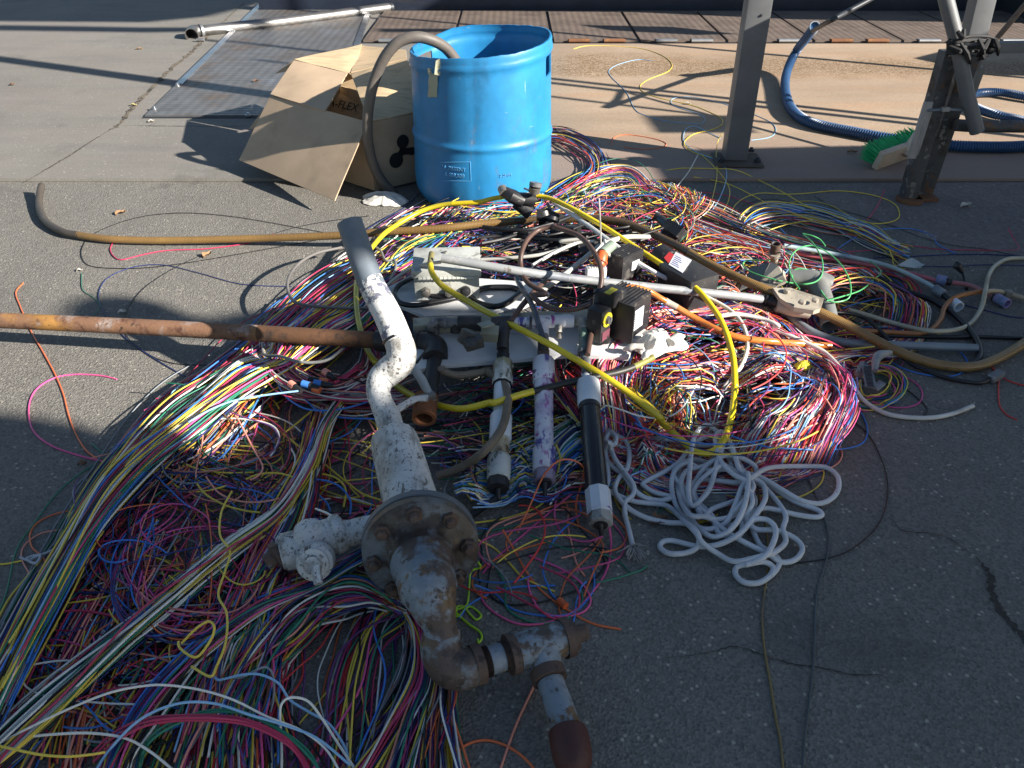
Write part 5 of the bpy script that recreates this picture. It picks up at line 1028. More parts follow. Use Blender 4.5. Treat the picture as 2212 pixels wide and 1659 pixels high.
fitting('purple stained fitting on the end of the pink hose', [(1965, 708, .018), (2000, 718, .018), (2085, 765, .018)], [.012, .0165, 0], [BLACKR, PST], ['collar', 'sleeve'])
fitting('grey screw fitting with an open end on the pale blue hose', [(1525, 650, .024), (1595, 700, .022), (1655, 745, .02), (1710, 790, .018)], [.017, .010, .0185, 0], [GREYC, BLACKR, CLW], ['nut', 'collar', 'sleeve'])
vb_ = obj('valve_block', MB().beam(W(*rg(2060, 685), .018), W(*rg(2115, 690), .018), .022, .026, bev=.003), BRASS); tag(vb_, 'small square metal valve block on the pale tan tube', 'valve')
jk = thing('plug_connector', 'black jack plug standing on the asphalt near the right edge', 'plug', tuple(W(*rg(1710, 490), 0)))
obj('plug_body', MB().tube(P3(rg, [(1690, 440, .05), (1700, 470, .04), (1735, 520, .02)]), [.006, .014, .016, .008], 12).tube(P3(rg, [(1670, 470, .03), (1740, 490, .03)]), .008, 8), BLACKR, jk); obj('plug_tip', MB().tube(P3(rg, [(1697, 430, .058), (1690, 442, .05)]), .004, 8), BRASS, jk)
strand([(rg, [(1735, 515, .02), (1755, 580, .006), (1772, 650, .006)])], .005, BLK, 'black_cable', 'short black lead below the jack plug', 'cable')
pl_ = thing('moulded_plug', 'dark grey moulded plug on the end of the thin black cable', 'plug', tuple(W(*rg(1990, 1320), 0)))
obj('plug_body', MB().beam(W(*rg(1950, 1345), .014), W(*rg(2035, 1300), .014), .024, .020, bev=.003), GREYF, pl_); obj('strain_relief', MB().tube(P3(rg, [(1920, 1355, .010), (1955, 1342, .013)]), [.006, .008], 10), BLK, pl_)
fo_ = obj('foam_piece', crumple(W(*rg(508, 1250), .095), (.024, .020, 0), .3, 4, .022, 30, .9), M('yellow_foam', (.78, .60, .04), .8, bump=(90, .6, .003))); tag(fo_, 'bright yellow foam scrap on the wires near the white cable', 'foam')
sc_ = thing('cable_clamp', 'grey slotted metal clamp lying on thin wires at the right', 'clamp', tuple(W(*rg(1010, 1330), 0)))
mbx = MB().beam(W(*rg(1000, 1235), .06), W(*rg(1030, 1410), .045), .030, .003, (0, -.3, 1), .001)
obj('slotted_band', mbx, GALV, sc_)
mk = MB()
for k in range(16):
    u = k/15; c_ = W(*rg(1000+30*u, 1245+155*u), .0628-.015*u); mk.box(c_, (.019, .0022, .001), Matrix.Rotation(-.05, 3, 'Z'))
obj('band_slots', mk, DARKST, sc_)
obj('clamp_arm', MB().tube(spl(P3(rg, [(1180, 1140, .06), (1100, 1160, .07), (1070, 1200, .07), (1060, 1280, .06)]), 6), [.008, .014, .012, .008], 10).tube(P3(rg, [(940, 1310, .04), (975, 1230, .05)]), .013, 6).beam(W(*rg(1060, 1420), .02), W(*rg(1120, 1370), .03), .02, .006), GREYC, sc_)
tg = obj('wire_tag', MB().quadsheet(P3(rg, [(1225, 470, .02), (1345, 408, .035), (1445, 462, .03), (1400, 492, .01)]), .0015, 8, 6, .006, 4), M('pale_tag', (.50, .53, .52), .35, spots=[((.25, .27, .28), 30, .55, .1)])); tag(tg, 'crinkled pale plastic tag on the wires near the pale blue hose', 'tag')
ct = obj('wood_chip', MB().prism3([W(*rj(665, 865), .02), W(*rj(740, 800), .025), (W(*rj(865, 820), .025)), W(*rj(870, 850), .02), W(*rj(760, 930), .02)], (0, 0, -.012)), M('grey_wood_chip', (.13, .14, .13), .8, spots=[((.28, .27, .24), 40, .5, .1, (.2, 1, 1))], bump=(80, .8, .003)), smooth=False); tag(ct, 'grey wood chip inside the white rope pile', 'wood chip')
# ============================================================ white rope
ROPE = M('white_braided_rope', (.70, .71, .72), .8, spots=[((.20, .23, .30), 30, .64, .05), ((.42, .45, .50), 6, .5, .2)], uvpat=(5, 110, (.42, .45, .50), .4), bump=(1, .5, .002))
RS = [(rj, [(385, 385, .03), (480, 395, .03), (620, 430, .022), (740, 436, .02), (850, 418, .03)]),
 (rj, [(900, 470, .035), (950, 580, .035), (985, 660, .035)]), (rj, [(1030, 655, .05), (1025, 800, .05), (985, 950, .045), (900, 1080, .04), (780, 1140, .03), (680, 1100, .022), (600, 1000, .02), (540, 850, .02), (515, 720, .025), (560, 630, .03), (700, 590, .035), (830, 520, .04), (950, 520, .04), (1080, 590, .03)]),
 (rj, [(1110, 680, .014), (1250, 780, .012), (1400, 870, .011), (1560, 930, .011), (1600, 968, .011), (1550, 988, .011), (1400, 968, .012), (1250, 932, .016), (1150, 920, .02), (1050, 955, .025), (1028, 1020, .025), (1100, 1082, .02), (1250, 1090, .02), (1390, 1150, .015), (1450, 1230, .012), (1400, 1312, .012), (1290, 1335, .014), (1180, 1270, .022), (1000, 1180, .028), (850, 1090, .03), (740, 990, .034), (640, 890, .034), (600, 780, .03), (640, 700, .03), (780, 705, .025), (960, 720, .03)]),
 (rj, [(1060, 680, .045), (1150, 622, .03), (1250, 600, .02), (1450, 595, .011), (1620, 602, .01), (1712, 660, .01), (1732, 750, .01), (1690, 832, .01), (1590, 882, .012), (1450, 862, .02), (1300, 780, .026), (1150, 690, .03), (1030, 650, .03), (880, 620, .03), (700, 625, .03), (560, 570, .03), (470, 630, .028), (440, 740, .02), (470, 880, .018), (560, 1010, .018), (700, 1080, .025), (850, 1040, .03), (920, 920, .034), (980, 760, .04)]),
 (rj, [(1010, 710, .05), (920, 660, .05), (830, 570, .05), (790, 470, .05), (782, 365, .05), (830, 330, .05), (885, 400, .05), (935, 530, .05), (980, 640, .045), (1130, 720, .035), (1165, 800, .035), (1150, 880, .035), (1060, 1010, .035), (960, 1120, .035), (830, 1190, .03), (700, 1215, .02), (600, 1205, .015), (450, 1170, .011), (372, 1180, .010), (355, 1225, .010), (430, 1270, .011), (560, 1262, .012), (640, 1215, .02), (650, 1130, .03), (600, 1060, .03), (530, 1035, .02), (400, 1028, .012), (240, 990, .011), (110, 920, .015)]),
 (ri, [(1500, 1330, .02), (1480, 1250, .02), (1520, 1160, .02), (1590, 1080, .02), (1610, 950, .025), (1580, 840, .03), (1500, 790, .03), (1430, 770, .045), (1400, 830, .04), (1470, 870, .045), (1490, 800, .05), (1420, 750, .045), (1395, 860, .03), (1400, 980, .02), (1440, 1050, .016), (1560, 1150, .02), (1640, 1260, .02), (1740, 1340, .015), (1880, 1372, .012), (1990, 1350, .016)]),
 (rj, [(440, 830, .015), (320, 800, .012), (240, 755, .012), (230, 720, .012), (400, 630, .015), (500, 560, .02), (580, 455, .025), (660, 390, .03), (770, 362, .03), (840, 420, .04), (800, 540, .045), (745, 740, .045), (690, 830, .04), (600, 900, .04), (570, 800, .05), (575, 700, .055), (590, 520, .055), (610, 390, .055), (655, 310, .05), (720, 278, .045), (785, 320, .04)]),
 (rj, [(890, 400, .02), (1000, 640, .02), (1160, 760, .02), (1280, 900, .018), (1322, 990, .02), (1300, 1080, .022), (1320, 1180, .02), (1230, 1260, .028), (1130, 1290, .03), (930, 1330, .02), (800, 1270, .02), (680, 1185, .035), (620, 1100, .038), (500, 980, .02), (400, 900, .012), (250, 880, .011), (130, 860, .012)]),
 (ri, [(1450, 1300, .014), (1400, 1260, .014), (1420, 1180, .014)]), (ri, [(1400, 940, .02), (1430, 850, .055), (1450, 920, .03), (1480, 1000, .03), (1560, 1110, .03), (1645, 1230, .028), (1640, 1320, .02), (1570, 1390, .018), (1570, 1500, .012)]), (rj, [(75, 950, .010), (110, 1080, .010), (140, 1205, .010)])]
P = []
for cv, pts in RS: P += P3(cv, pts)
rp2 = thing('rope_pile', 'loose pile of white braided rope on the asphalt with frayed ends', 'rope', tuple(W(*rj(900, 900), 0)))
S = spl(P, 7); obj('rope_line', MB().tube(S, .0061, 10), ROPE, rp2)
b1 = P3(rj, [(1010, 1355, .022), (1150, 1333, .02), (1222, 1375, .014), (1200, 1440, .011), (1110, 1495, .010), (1000, 1490, .010), (935, 1430, .010), (950, 1370, .014), (1060, 1340, .024), (1170, 1280, .034), (1235, 1160, .036), (1240, 1070, .034), (1180, 1010, .034), (1080, 1005, .034), (1060, 1060, .012), (1120, 1200, .011), (1190, 1250, .012), (1270, 1320, .012), (1250, 1390, .011), (1205, 1440, .012)])
obj('rope_line', MB().tube(spl(b1, 8), .0061, 10), ROPE, rp2)
lp = []; r5 = random.Random(5)
for k in range(46):
    a = k*.62+.4; rx, ry = 210+60*math.sin(k*1.3)+r5.uniform(-40, 40), 230+70*math.cos(k*.9)+r5.uniform(-40, 40)
    x, y = 790+rx*math.cos(a)+60*math.sin(k*.31), 800+ry*math.sin(a)+70*math.cos(k*.23); lp.append((x, y, .012+.03*(k % 7)/7+.008*math.sin(k)))
obj('rope_line', MB().tube(spl(P3(rj, lp), 7), .0061, 10), ROPE, rp2)
FR = M('frayed_fibre', (.38, .37, .36), .9)
def fray(p, d, n_, L, s_, seed):
    r_ = random.Random(seed); mb = MB()
    for k in range(n_):
        dd = (d+Vector((r_.uniform(-s_, s_), r_.uniform(-s_, s_), r_.uniform(-.2, .5)))).normalized()*L*r_.uniform(.5, 1)
        q = p+dd; q.z = max(.003, q.z); m_ = p+dd*.5+Vector((r_.uniform(-.004, .004), r_.uniform(-.004, .004), .005))
        mb.tube([p+dd*-.15, m_, q], [.0016, .0014, .0006], 4)
    return mb
obj('frayed_end', fray(W(*rj(140, 1215), .010), Vector((.02, -1, 0)), 60, .045, .8, 1), FR, rp2); obj('frayed_end', fray(W(*rj(390, 385), .03), Vector((-1, -.1, 0)), 50, .03, .9, 2), FR, rp2)
# ============================================================ wires
WC = {'crimson': (.42, .028, .085), 'pink': (.62, .07, .24), 'red': (.52, .03, .025), 'yellow': (.68, .50, .045), 'white': (.66, .65, .58), 'blue': (.035, .17, .52), 'pale blue': (.22, .42, .62),
      'navy': (.018, .03, .12), 'green': (.02, .17, .10), 'orange': (.62, .13, .035), 'salmon': (.66, .24, .17), 'black': (.012, .012, .014), 'grey': (.20, .22, .24), 'purple': (.13, .04, .17), 'brown': (.12, .055, .035)}
WN = list(WC)
WM = {}
for k, c in list(WC.items()):
    g_ = sum(c)/3; c = tuple(min(.85, (x*.94+g_*.06)*1.2) for x in c); WC[k] = c
    m = bpy.data.materials.new(k.replace(' ', '_')+'_wire'); m.use_nodes = True; b = m.node_tree.nodes['Principled BSDF']
    b.inputs['Base Color'].default_value = (*c, 1); b.inputs['Roughness'].default_value = .42; b.inputs['Specular IOR Level'].default_value = .4; WM[k] = m
m = bpy.data.materials.new('mixed_wires'); m.use_nodes = True; b = m.node_tree.nodes['Principled BSDF']; b.inputs['Roughness'].default_value = .42
b.inputs['Specular IOR Level'].default_value = .4
at = m.node_tree.nodes.new('ShaderNodeAttribute'); at.attribute_name = 'wire_colour'; m.node_tree.links.new(at.outputs['Color'], b.inputs['Base Color']); WMIX = m
rng = np.random.default_rng(11)
MIXC = ['crimson']*5+['pink']*2+['red']*2+['yellow']*6+['white']*4+['blue']*4+['pale blue']*1+['navy']*4+['green']*3+['orange']*2+['salmon']*3+['black']*5+['grey']*3+['purple']*3+['brown']*1
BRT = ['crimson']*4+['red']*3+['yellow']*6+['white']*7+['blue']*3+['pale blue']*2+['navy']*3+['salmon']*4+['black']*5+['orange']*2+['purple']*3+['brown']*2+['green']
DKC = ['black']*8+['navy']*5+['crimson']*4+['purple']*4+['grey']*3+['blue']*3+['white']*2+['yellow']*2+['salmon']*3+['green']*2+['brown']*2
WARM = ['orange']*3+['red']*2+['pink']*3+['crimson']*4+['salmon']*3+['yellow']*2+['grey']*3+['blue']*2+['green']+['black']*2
COIL = ['white']*5+['salmon']*4+['crimson']*5+['purple']*4+['black']*3+['grey']*2
LFT = ['white']*4+['yellow']*5+['blue']*5+['green']*4+['crimson']*6+['navy']*3+['black']*3+['pale blue']*2+['grey']*2+['salmon']
wires = []     # (world path, colour, radius, bundle, lift)
def lay(px, z): return Wn(px[:, 0], px[:, 1], z)
def smooth_noise(n, k, amp):
    c = rng.normal(0, 1, k+3); t = np.linspace(0, k, n); i = t.astype(int); f = t-i; f = f*f*(3-2*f)
    return amp*(c[i]*(1-f)+c[i+1]*f)
def px_path(guide):
    G = spl([(x, y, w_) for x, y, w_ in guide], 10); return G
def bundle(name, guide, n_, cols, z0, z1, spread=1, wob=.25, r=(.0015, .0022), trim=(.0, .12), cvt=None):
    g = [((*(cvt(x, y)), w_*(.36 if cvt else 1)) if cvt else (x, y, w_)) for x, y, w_ in guide]
    G = px_path(g); T = np.gradient(G[:, :2], axis=0); T /= np.linalg.norm(T, axis=1)[:, None]+1e-9; Nn = np.stack([-T[:, 1], T[:, 0]], 1)
    m = len(G); n = int(n_*1.2)
    for i in range(n):
        o = rng.uniform(-1, 1)*.75+rng.normal(0, .22)
        off = o+smooth_noise(m, max(2, m//16), wob)
        q = G[:, :2]+Nn*(off*G[:, 2])[:, None]*spread
        a = int(m*rng.uniform(0, trim[1])); b = m-int(m*rng.uniform(0, trim[1]))
        lvl = rng.uniform(0, 1)**1.0; z = z0+(z1-z0)*np.clip(lvl*(1-.75*abs(o)**2)+smooth_noise(m, max(2, m//14), .07), 0, 1.1)
        z = np.maximum(z, .003)
        wires.append((lay(q[a:b], z[a:b]), cols[rng.integers(len(cols))], rng.uniform(*r), name, lvl))
def tangle(name, cx, cy, sx, sy, n, cols, z0, z1, L=(200, 520), curl=.018, aniso=0, ang=None, r=(.0014, .0022), squash=.6):
    for i in range(n):
        x, y = cx+rng.uniform(-1, 1)*sx, cy+rng.uniform(-1, 1)*sy
        if ((x-cx)/sx)**2+((y-cy)/sy)**2 > 1.1: continue
        a = rng.uniform(0, 2*math.pi) if ang is None else ang+rng.normal(0, aniso)
        st = 9.0; k = int(rng.uniform(*L)/st); curl_ = curl*.6; w_ = rng.normal(0, curl_); pts = []
        for j in range(k):
            pts.append((x, y)); w_ += rng.normal(0, curl_*.22); w_ *= .97
            dx, dy = (cx-x)/sx, (cy-y)/sy; out = math.hypot(dx, dy)
            if out > 1.5: break
            if out > .9:                       # curl back towards the heap
                tgt = math.atan2(dy*sy, dx*sx); d = (tgt-a+math.pi) % (2*math.pi)-math.pi; a += d*.06
            a += w_*st*.5
            x += math.cos(a)*st; y += math.sin(a)*st*squash
        if len(pts) < 6: continue
        q = np.array(pts); lvl = rng.uniform(0, 1); z = z0+(z1-z0)*np.clip(lvl+smooth_noise(len(q), max(2, len(q)//12), .08), 0, 1.15)
        wires.append((lay(q, np.maximum(z, .003)), cols[rng.integers(len(cols))], rng.uniform(*r), name, lvl))
def coil(name, cx, cy, rx, ry, n, cols, z0, z1, arc=(2.0, 6.0), band=.28, start=None, r=(.0015, .0022), jit=.05, tilt=0):
    for i in range(n):
        s = 1-band*rng.uniform(0, 1)**1.2; a0 = rng.uniform(0, 2*math.pi) if start is None else start+rng.normal(0, .5)
        k = int(rng.uniform(*arc)*14); t = a0+np.linspace(0, k/14, k)
        ss = s+smooth_noise(k, max(2, k//12), jit); X = rx*ss*np.cos(t); Y = ry*ss*np.sin(t)
        X += rng.normal(0, .03)*rx; Y += rng.normal(0, .04)*ry
        q = np.stack([cx+X*math.cos(tilt)-Y*math.sin(tilt), cy+X*math.sin(tilt)+Y*math.cos(tilt)], 1)
        lvl = rng.uniform(0, 1); z = z0+(z1-z0)*np.clip(lvl+smooth_noise(k, max(2, k//10), .05), 0, 1.1)
        wires.append((lay(q, np.maximum(z, .003)), cols[rng.integers(len(cols))], rng.uniform(*r), name, lvl))
BIG = (.0015, .0023)
# back mass around and under the drum
tangle('heap in front of the drum', 1100, 510, 300, 70, 340, MIXC, .004, .10, (180, 420), .012, .35, 0)
bundle('short bundle under the drum', [(1040, 455, 50), (960, 510, 75), (850, 580, 80), (760, 630, 70)], 150, MIXC, .01, .11, 1, .3, BIG, (0, .35))
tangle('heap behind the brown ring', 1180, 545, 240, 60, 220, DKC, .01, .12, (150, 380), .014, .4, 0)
tangle('heap right of the drum', 1330, 462, 150, 50, 300, MIXC+['red']*4+['yellow']*3, .004, .10, (150, 420), .016, .5, .15)
bundle('bundle curving from behind the drum', [(1150, 288, 16), (1215, 295, 22), (1275, 330, 24), (1285, 375, 26), (1230, 425, 26), (1150, 455, 30)], 60, MIXC+['salmon']*5, .003, .06, 1, .3)
bundle('bundle curving from behind the drum', [(1150, 470, 26), (1260, 400, 26), (1350, 380, 24), (1400, 420, 26), (1480, 470, 26)], 50, MIXC, .01, .08, 1, .5)
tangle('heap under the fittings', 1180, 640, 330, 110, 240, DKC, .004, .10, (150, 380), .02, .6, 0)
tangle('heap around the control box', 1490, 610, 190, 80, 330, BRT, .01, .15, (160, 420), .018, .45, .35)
bundle('long bundle along the back edge', [(1300, 440, 30), (1430, 455, 35), (1560, 500, 38), (1700, 545, 34), (1830, 575, 26), (1900, 620, 22)], 120, MIXC+['pale blue']*4+['white']*4, .006, .09, 1, .35, BIG)
# big right coil
CLC = ['white']*7+['crimson']*6+['salmon']*4+['black']*6+['navy']*3+['purple']*4+['pink']*3+['yellow']*2+['red']*3+['orange']*2+['blue']*2+['pale blue']*2+['brown']*2
LPC = ['crimson']*6+['pink']*3+['orange']*2+['salmon']*4+['yellow']*3+['blue']*3+['navy']*4+['purple']*3+['green']*2+['grey']*2+['black']*2
coil('big coil at the right of the heap', 1560, 810, 275, 165, 430, CLC, .004, .14, (2.4, 5.5), .40, .6, BIG, .03)
coil('big coil at the right of the heap', 1500, 770, 330, 205, 240, CLC, .004, .12, (1.2, 2.8), .22, .3, BIG, .025)
coil('big coil at the right of the heap', 1600, 850, 220, 105, 150, BRT, .004, .10, (2.0, 6.0), .5, None, BIG, .05)
tangle('loose wires on the right coil', 1540, 790, 220, 110, 110, BRT, .05, .16, (150, 420), .024, .6, 0, BIG)
bundle('bundle running out of the coil', [(1230, 790, 30), (1310, 850, 42), (1400, 915, 44), (1540, 962, 36), (1690, 968, 34), (1790, 925, 34), (1830, 850, 32), (1800, 770, 34)], 190, CLC, .004, .11, 1, .2, BIG)
bundle('bundle running out of the coil', [(1440, 650, 34), (1590, 672, 40), (1730, 730, 44), (1800, 810, 40), (1790, 890, 38), (1700, 945, 38), (1560, 950, 38), (1430, 910, 36)], 190, CLC, .01, .13, 1, .25, BIG)
bundle('bundle running out of the coil', [(1350, 800, 36), (1500, 800, 40), (1640, 765, 40), (1780, 745, 28), (1900, 735, 18)], 110, BRT, .03, .14, 1, .4, BIG)
bundle('blue white bundle across the middle', [(1480, 800, 26), (1380, 850, 30), (1250, 940, 34), (1120, 1000, 40), (980, 1030, 40)], 70, ['white']*4+['blue']*4+['pale blue']*2+['yellow']*2+['green']*2+['navy']*2, .05, .11, 1, .4, BIG)
for rx_, ry_, cy_, n_ in ((272, 132, 848, 130), (250, 112, 850, 90), (285, 150, 838, 60)):
    coil('big coil at the right of the heap', 1562, cy_, rx_, ry_, n_, CLC, .05, .13, (2.2, 3.6), .16, -.9, BIG, .02)
# right far bundles
bundle('thin bundle on the right asphalt', [(500, 1400, 70), (560, 1330, 60), (700, 1285, 55), (900, 1290, 55), (1100, 1340, 50), (1250, 1400, 45), (1400, 1480, 40), (1530, 1530, 36)], 42, ['yellow']*2+['blue']*3+['pale blue']*3+['white']*4+['crimson']*3+['black']*2+['grey']+['orange'], .003, .06, 1, .45, cvt=rc)
bundle('thin bundle on the right asphalt', [(300, 1380, 50), (550, 1440, 40), (800, 1480, 36), (1050, 1560, 30), (1300, 1640, 24)], 36, MIXC, .003, .05, 1, .5, cvt=rc)
coil('coil under the duct elbow', 1850, 665, 150, 92, 130, MIXC+['purple']*4+['blue']*3, .003, .09, (1.5, 5), .45, None, (.0018, .0026), .08)
tangle('wires right of the duct elbow', 1880, 700, 110, 60, 60, MIXC+['green']*4+['yellow']*4, .003, .04, (150, 380), .03)
coil('small loose coil on the right asphalt', *rg(1060, 1390), 70, 46, 16, ['green', 'green', 'yellow', 'yellow', 'blue', 'salmon', 'orange', 'pink'], .003, .02, (3, 8), .5, None, (.0018, .0022), .08)
# middle
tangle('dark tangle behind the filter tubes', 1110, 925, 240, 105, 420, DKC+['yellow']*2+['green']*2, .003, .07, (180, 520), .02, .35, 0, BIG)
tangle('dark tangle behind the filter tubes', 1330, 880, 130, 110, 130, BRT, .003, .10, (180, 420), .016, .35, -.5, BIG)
tangle('thin tangle left of the white valve body', 700, 1000, 150, 150, 60, MIXC, .003, .03, (200, 560), .022, None and 0, None, BIG)
coil('pink and white coil above the plug ends', 700, 755, 125, 100, 110, COIL, .02, .10, (1.4, 3.4), .30, .4, BIG, .05)
bundle('pink and white coil above the plug ends', [(565, 700, 12), (580, 780, 22), (640, 825, 30), (730, 850, 30), (830, 850, 30), (900, 835, 30)], 70, COIL, .02, .11, 1, .4, BIG)
# left bundles
bundle('wide bundle sweeping to the left edge', [(900, 560, 50), (800, 620, 70), (700, 690, 74), (600, 765, 62), (500, 830, 58), (400, 905, 60), (300, 990, 56), (215, 1090, 48), (130, 1230, 44), (40, 1400, 46), (-70, 1620, 50)], 300, LFT+['crimson']*3+['pink'], .005, .11, 1, .17, BIG, (0, .10))
bundle('wide bundle sweeping to the left edge', [(760, 620, 60), (660, 700, 60), (560, 800, 54), (470, 900, 60), (390, 990, 60), (300, 1080, 50)], 90, MIXC, .005, .07, 1, .4, BIG, (0, .35))
bundle('dark narrow bundle curving left', [(745, 850, 14), (700, 920, 16), (665, 1010, 18), (600, 1110, 22), (500, 1185, 26), (390, 1270, 30), (270, 1370, 34), (130, 1500, 38), (0, 1620, 44), (-60, 1680, 46)], 120, ['black']*6+['white']*4+['navy']*3+['yellow']*3+['blue']*3+['green']*3+['crimson']*3+['grey']*3+['salmon'], .01, .09, 1, .25, BIG, (0, .06))
bundle('bundle from the small white valve', [(850, 1170, 16), (760, 1215, 18), (680, 1262, 26), (560, 1310, 30), (450, 1390, 34), (350, 1490, 34), (280, 1600, 36), (250, 1700, 36)], 90, LFT+['pink']*2, .01, .08, 1, .3, BIG, (0, .05))
bundle('arched bundle under the flange', [(880, 1305, 18), (820, 1280, 30), (740, 1275, 44), (660, 1310, 56), (590, 1380, 60), (530, 1480, 66), (490, 1580, 74), (470, 1700, 80)], 150, MIXC+['green']*2+['purple']*2, .004, .08, 1, .3, BIG, (0, .10))
bundle('bundle spilling down the bottom left', [(700, 880, 22), (670, 1000, 34), (620, 1120, 46), (560, 1240, 54), (520, 1360, 70), (470, 1500, 100), (420, 1700, 130)], 200, MIXC+['orange']*2+['salmon']*2, .004, .07, 1, .35, BIG, (0, .2))
bundle('bundle spilling down the bottom left', [(600, 1230, 60), (560, 1350, 80), (520, 1480, 110), (480, 1700, 150)], 130, MIXC, .004, .07, 1, .35, BIG, (0, .2))
bundle('bundle on the left edge', [(330, 1100, 50), (260, 1240, 60), (200, 1380, 80), (140, 1520, 90), (90, 1700, 110)], 120, MIXC+['orange']*4+['salmon']*3, .003, .04, 1, .5, BIG, (0, .3))
tangle('loose loops in the left tangle', 400, 1150, 190, 150, 95, LPC, .003, .07, (200, 620), .022, None, None, (.0014, .0020))
tangle('straight strands across the left tangle', 430, 1180, 170, 170, 120, LPC, .003, .07, (220, 600), .006, .45, 1.95, (.0014, .0020), 1.0)
tangle('loose loops in the left tangle', 270, 1420, 220, 160, 110, MIXC+['orange']*3, .003, .05, (200, 620), .022, None, None, BIG)
tangle('loose loops in the left tangle', 470, 960, 120, 110, 90, MIXC+['yellow']*5, .003, .08, (160, 420), .024, None, None, BIG)
bundle('fan of wires under the rusty elbow', [(940, 1270, 40), (935, 1380, 44), (940, 1470, 46), (920, 1560, 80), (900, 1700, 130)], 150, MIXC+['orange']*2+['salmon']*2+['navy']*3, .003, .05, 1, .22, BIG, (0, .06))
bundle('fan of wires under the rusty elbow', [(860, 1290, 30), (900, 1360, 36), (900, 1460, 40), (840, 1580, 50), (760, 1720, 60)], 50, MIXC, .003, .04, 1, .35, BIG, (0, .06))
bundle('sparse wires falling from the flange', [(860, 1300, 50), (800, 1360, 60), (770, 1450, 70), (750, 1560, 90), (730, 1700, 110)], 28, MIXC+['pink']*3, .003, .03, 1, .35, BIG, (0, .06))
tangle('sparse orange and pink wires on bare asphalt', 1170, 1210, 150, 120, 26, WARM, .003, .02, (220, 560), .022, None, None, (.0018, .0023))
tangle('sparse wires around the white rope', 1480, 1040, 160, 60, 26, WARM+['yellow']*5+['blue']*3, .003, .015, (200, 500), .02, None, None, (.0018, .0022))
# ------------------------------------------------------------ wires traced one by one
def wire(col, label, segs, r=.0022, z=.003, n=7, name='wire', mat=None):
    P = []
    for cv, pts in segs: P += P3(cv, pts, z)
    return tag(obj(name, MB().tube(spl(P, n), r*(.82 if .0023 < r < .004 else 1), 6), mat or WM[col]), label, 'wire')
wire('crimson', 'crimson wire curving below the braided hose on the left asphalt', [(ra, [(690, 1440), (662, 1490), (680, 1535), (730, 1558), (850, 1530), (1000, 1503), (1200, 1495), (1350, 1480), (1500, 1455), (1640, 1405)])])
wire('black', 'thin black wire in a wide loop above the braided hose', [(ra, [(1960, 1398), (1700, 1350), (1400, 1300), (1100, 1277), (850, 1300), (650, 1360), (540, 1420), (495, 1480), (490, 1540), (530, 1590), (640, 1608), (850, 1608), (1100, 1580), (1400, 1530), (1900, 1440)])], .0014)
wire('black', 'faint grey wire rising right of the leaf on the left asphalt', [(ra, [(2212, 1295), (1950, 1330), (1750, 1370), (1550, 1430)])], .0013)
wire('navy', 'navy wire looping on the left asphalt towards the rusty pipe', [(rd, [(1750, 245), (1450, 230), (1200, 165), (980, 115), (800, 128), (650, 190), (595, 270), (600, 350), (660, 450), (760, 560), (900, 660), (1110, 785)])], .0016)
wire('black', 'black wire crossing above the person like shadow', [(rd, [(1200, 60), (1050, 130), (880, 240), (790, 340), (750, 430), (760, 540), (860, 630), (980, 690), (1150, 715), (1500, 712)])], .0013)
wire('green', 'thin green wire by the cream chip on the left', [(rd, [(490, 165), (495, 260), (560, 310), (600, 360), (560, 420)])], .0013)
wire('orange', 'orange wire from the rusty pipe down to the wire heap', [(rd, [(140, 222), (95, 280), (120, 360), (150, 430), (190, 520), (260, 640), (330, 770), (380, 890), (410, 1010), (450, 1120), (510, 1220), (580, 1280)])])
wire('pink', 'pink wire bent in a wide open loop at the left edge', [(rd, [(700, 800), (600, 778), (450, 772), (330, 792), (230, 850), (180, 930), (175, 1040), (215, 1130), (320, 1205), (480, 1260), (640, 1300), (900, 1365), (1150, 1440), (1300, 1510)])])
wire('green', 'short green wire end beside the pink wire', [(rd, [(555, 1190), (600, 1230), (660, 1260), (760, 1290)])], .0018)
wire('green', 'dark green wire running down the left edge', [(rd, [(600, 1290), (450, 1390), (330, 1500), (210, 1659)]), (rl, [(100, 350), (40, 600), (-20, 760)])], .0018)
wire('grey', 'pale grey zigzag wire left of the wide bundle', [(rd, [(580, 1300), (540, 1360), (450, 1450), (440, 1510), (455, 1580)]), (rl, [(430, 160), (440, 250)])], .002)
wire('orange', 'orange wire arch at the left margin', [(rl, [(500, 115), (380, 122), (250, 170), (185, 240), (190, 330), (260, 400), (300, 500)])], .002)
wire('salmon', 'salmon wire loop inside the orange arch at the left margin', [(rl, [(560, 245), (400, 230), (250, 250), (150, 320), (130, 400), (180, 500)])], .0018)
wire('yellow', 'yellow wire entering from the left edge near the knotted string', [(rl, [(-30, 440), (60, 430), (130, 415)])], .002)
wire('yellow', 'yellow wire curving to the left edge below the knotted string', [(rl, [(245, 410), (190, 480), (120, 560), (50, 650), (-20, 780)])], .0022)
st_ = tag(obj('knotted_string', MB().tube(spl(P3(rl, [(120, 395, .004), (170, 410, .006), (240, 380, .01), (215, 430, .006), (160, 405, .012), (200, 385, .01), (260, 375, .006), (340, 340, .004), (385, 320, .004)]), 8), .0028, 6), ROPE), 'short white knotted string at the left margin of the wires', 'string')
wire('yellow', 'yellow wire squiggling over the concrete towards the steel post', [(rb, [(1475, 293, .018), (1560, 275, .018), (1750, 278, .018), (1900, 295, .018), (2010, 335, .018), (2065, 385, .018), (2040, 430, .018), (1930, 475, .018), (1875, 515, .018), (1900, 555, .018), (2000, 590, .018), (2180, 630, .018)]), (rc, [(320, 670, .018), (395, 710, .02), (395, 750, .02), (330, 780, .02), (230, 805, .02), (175, 850, .02), (190, 890, .02), (260, 925, .02), (370, 945, .018)])], .0022)
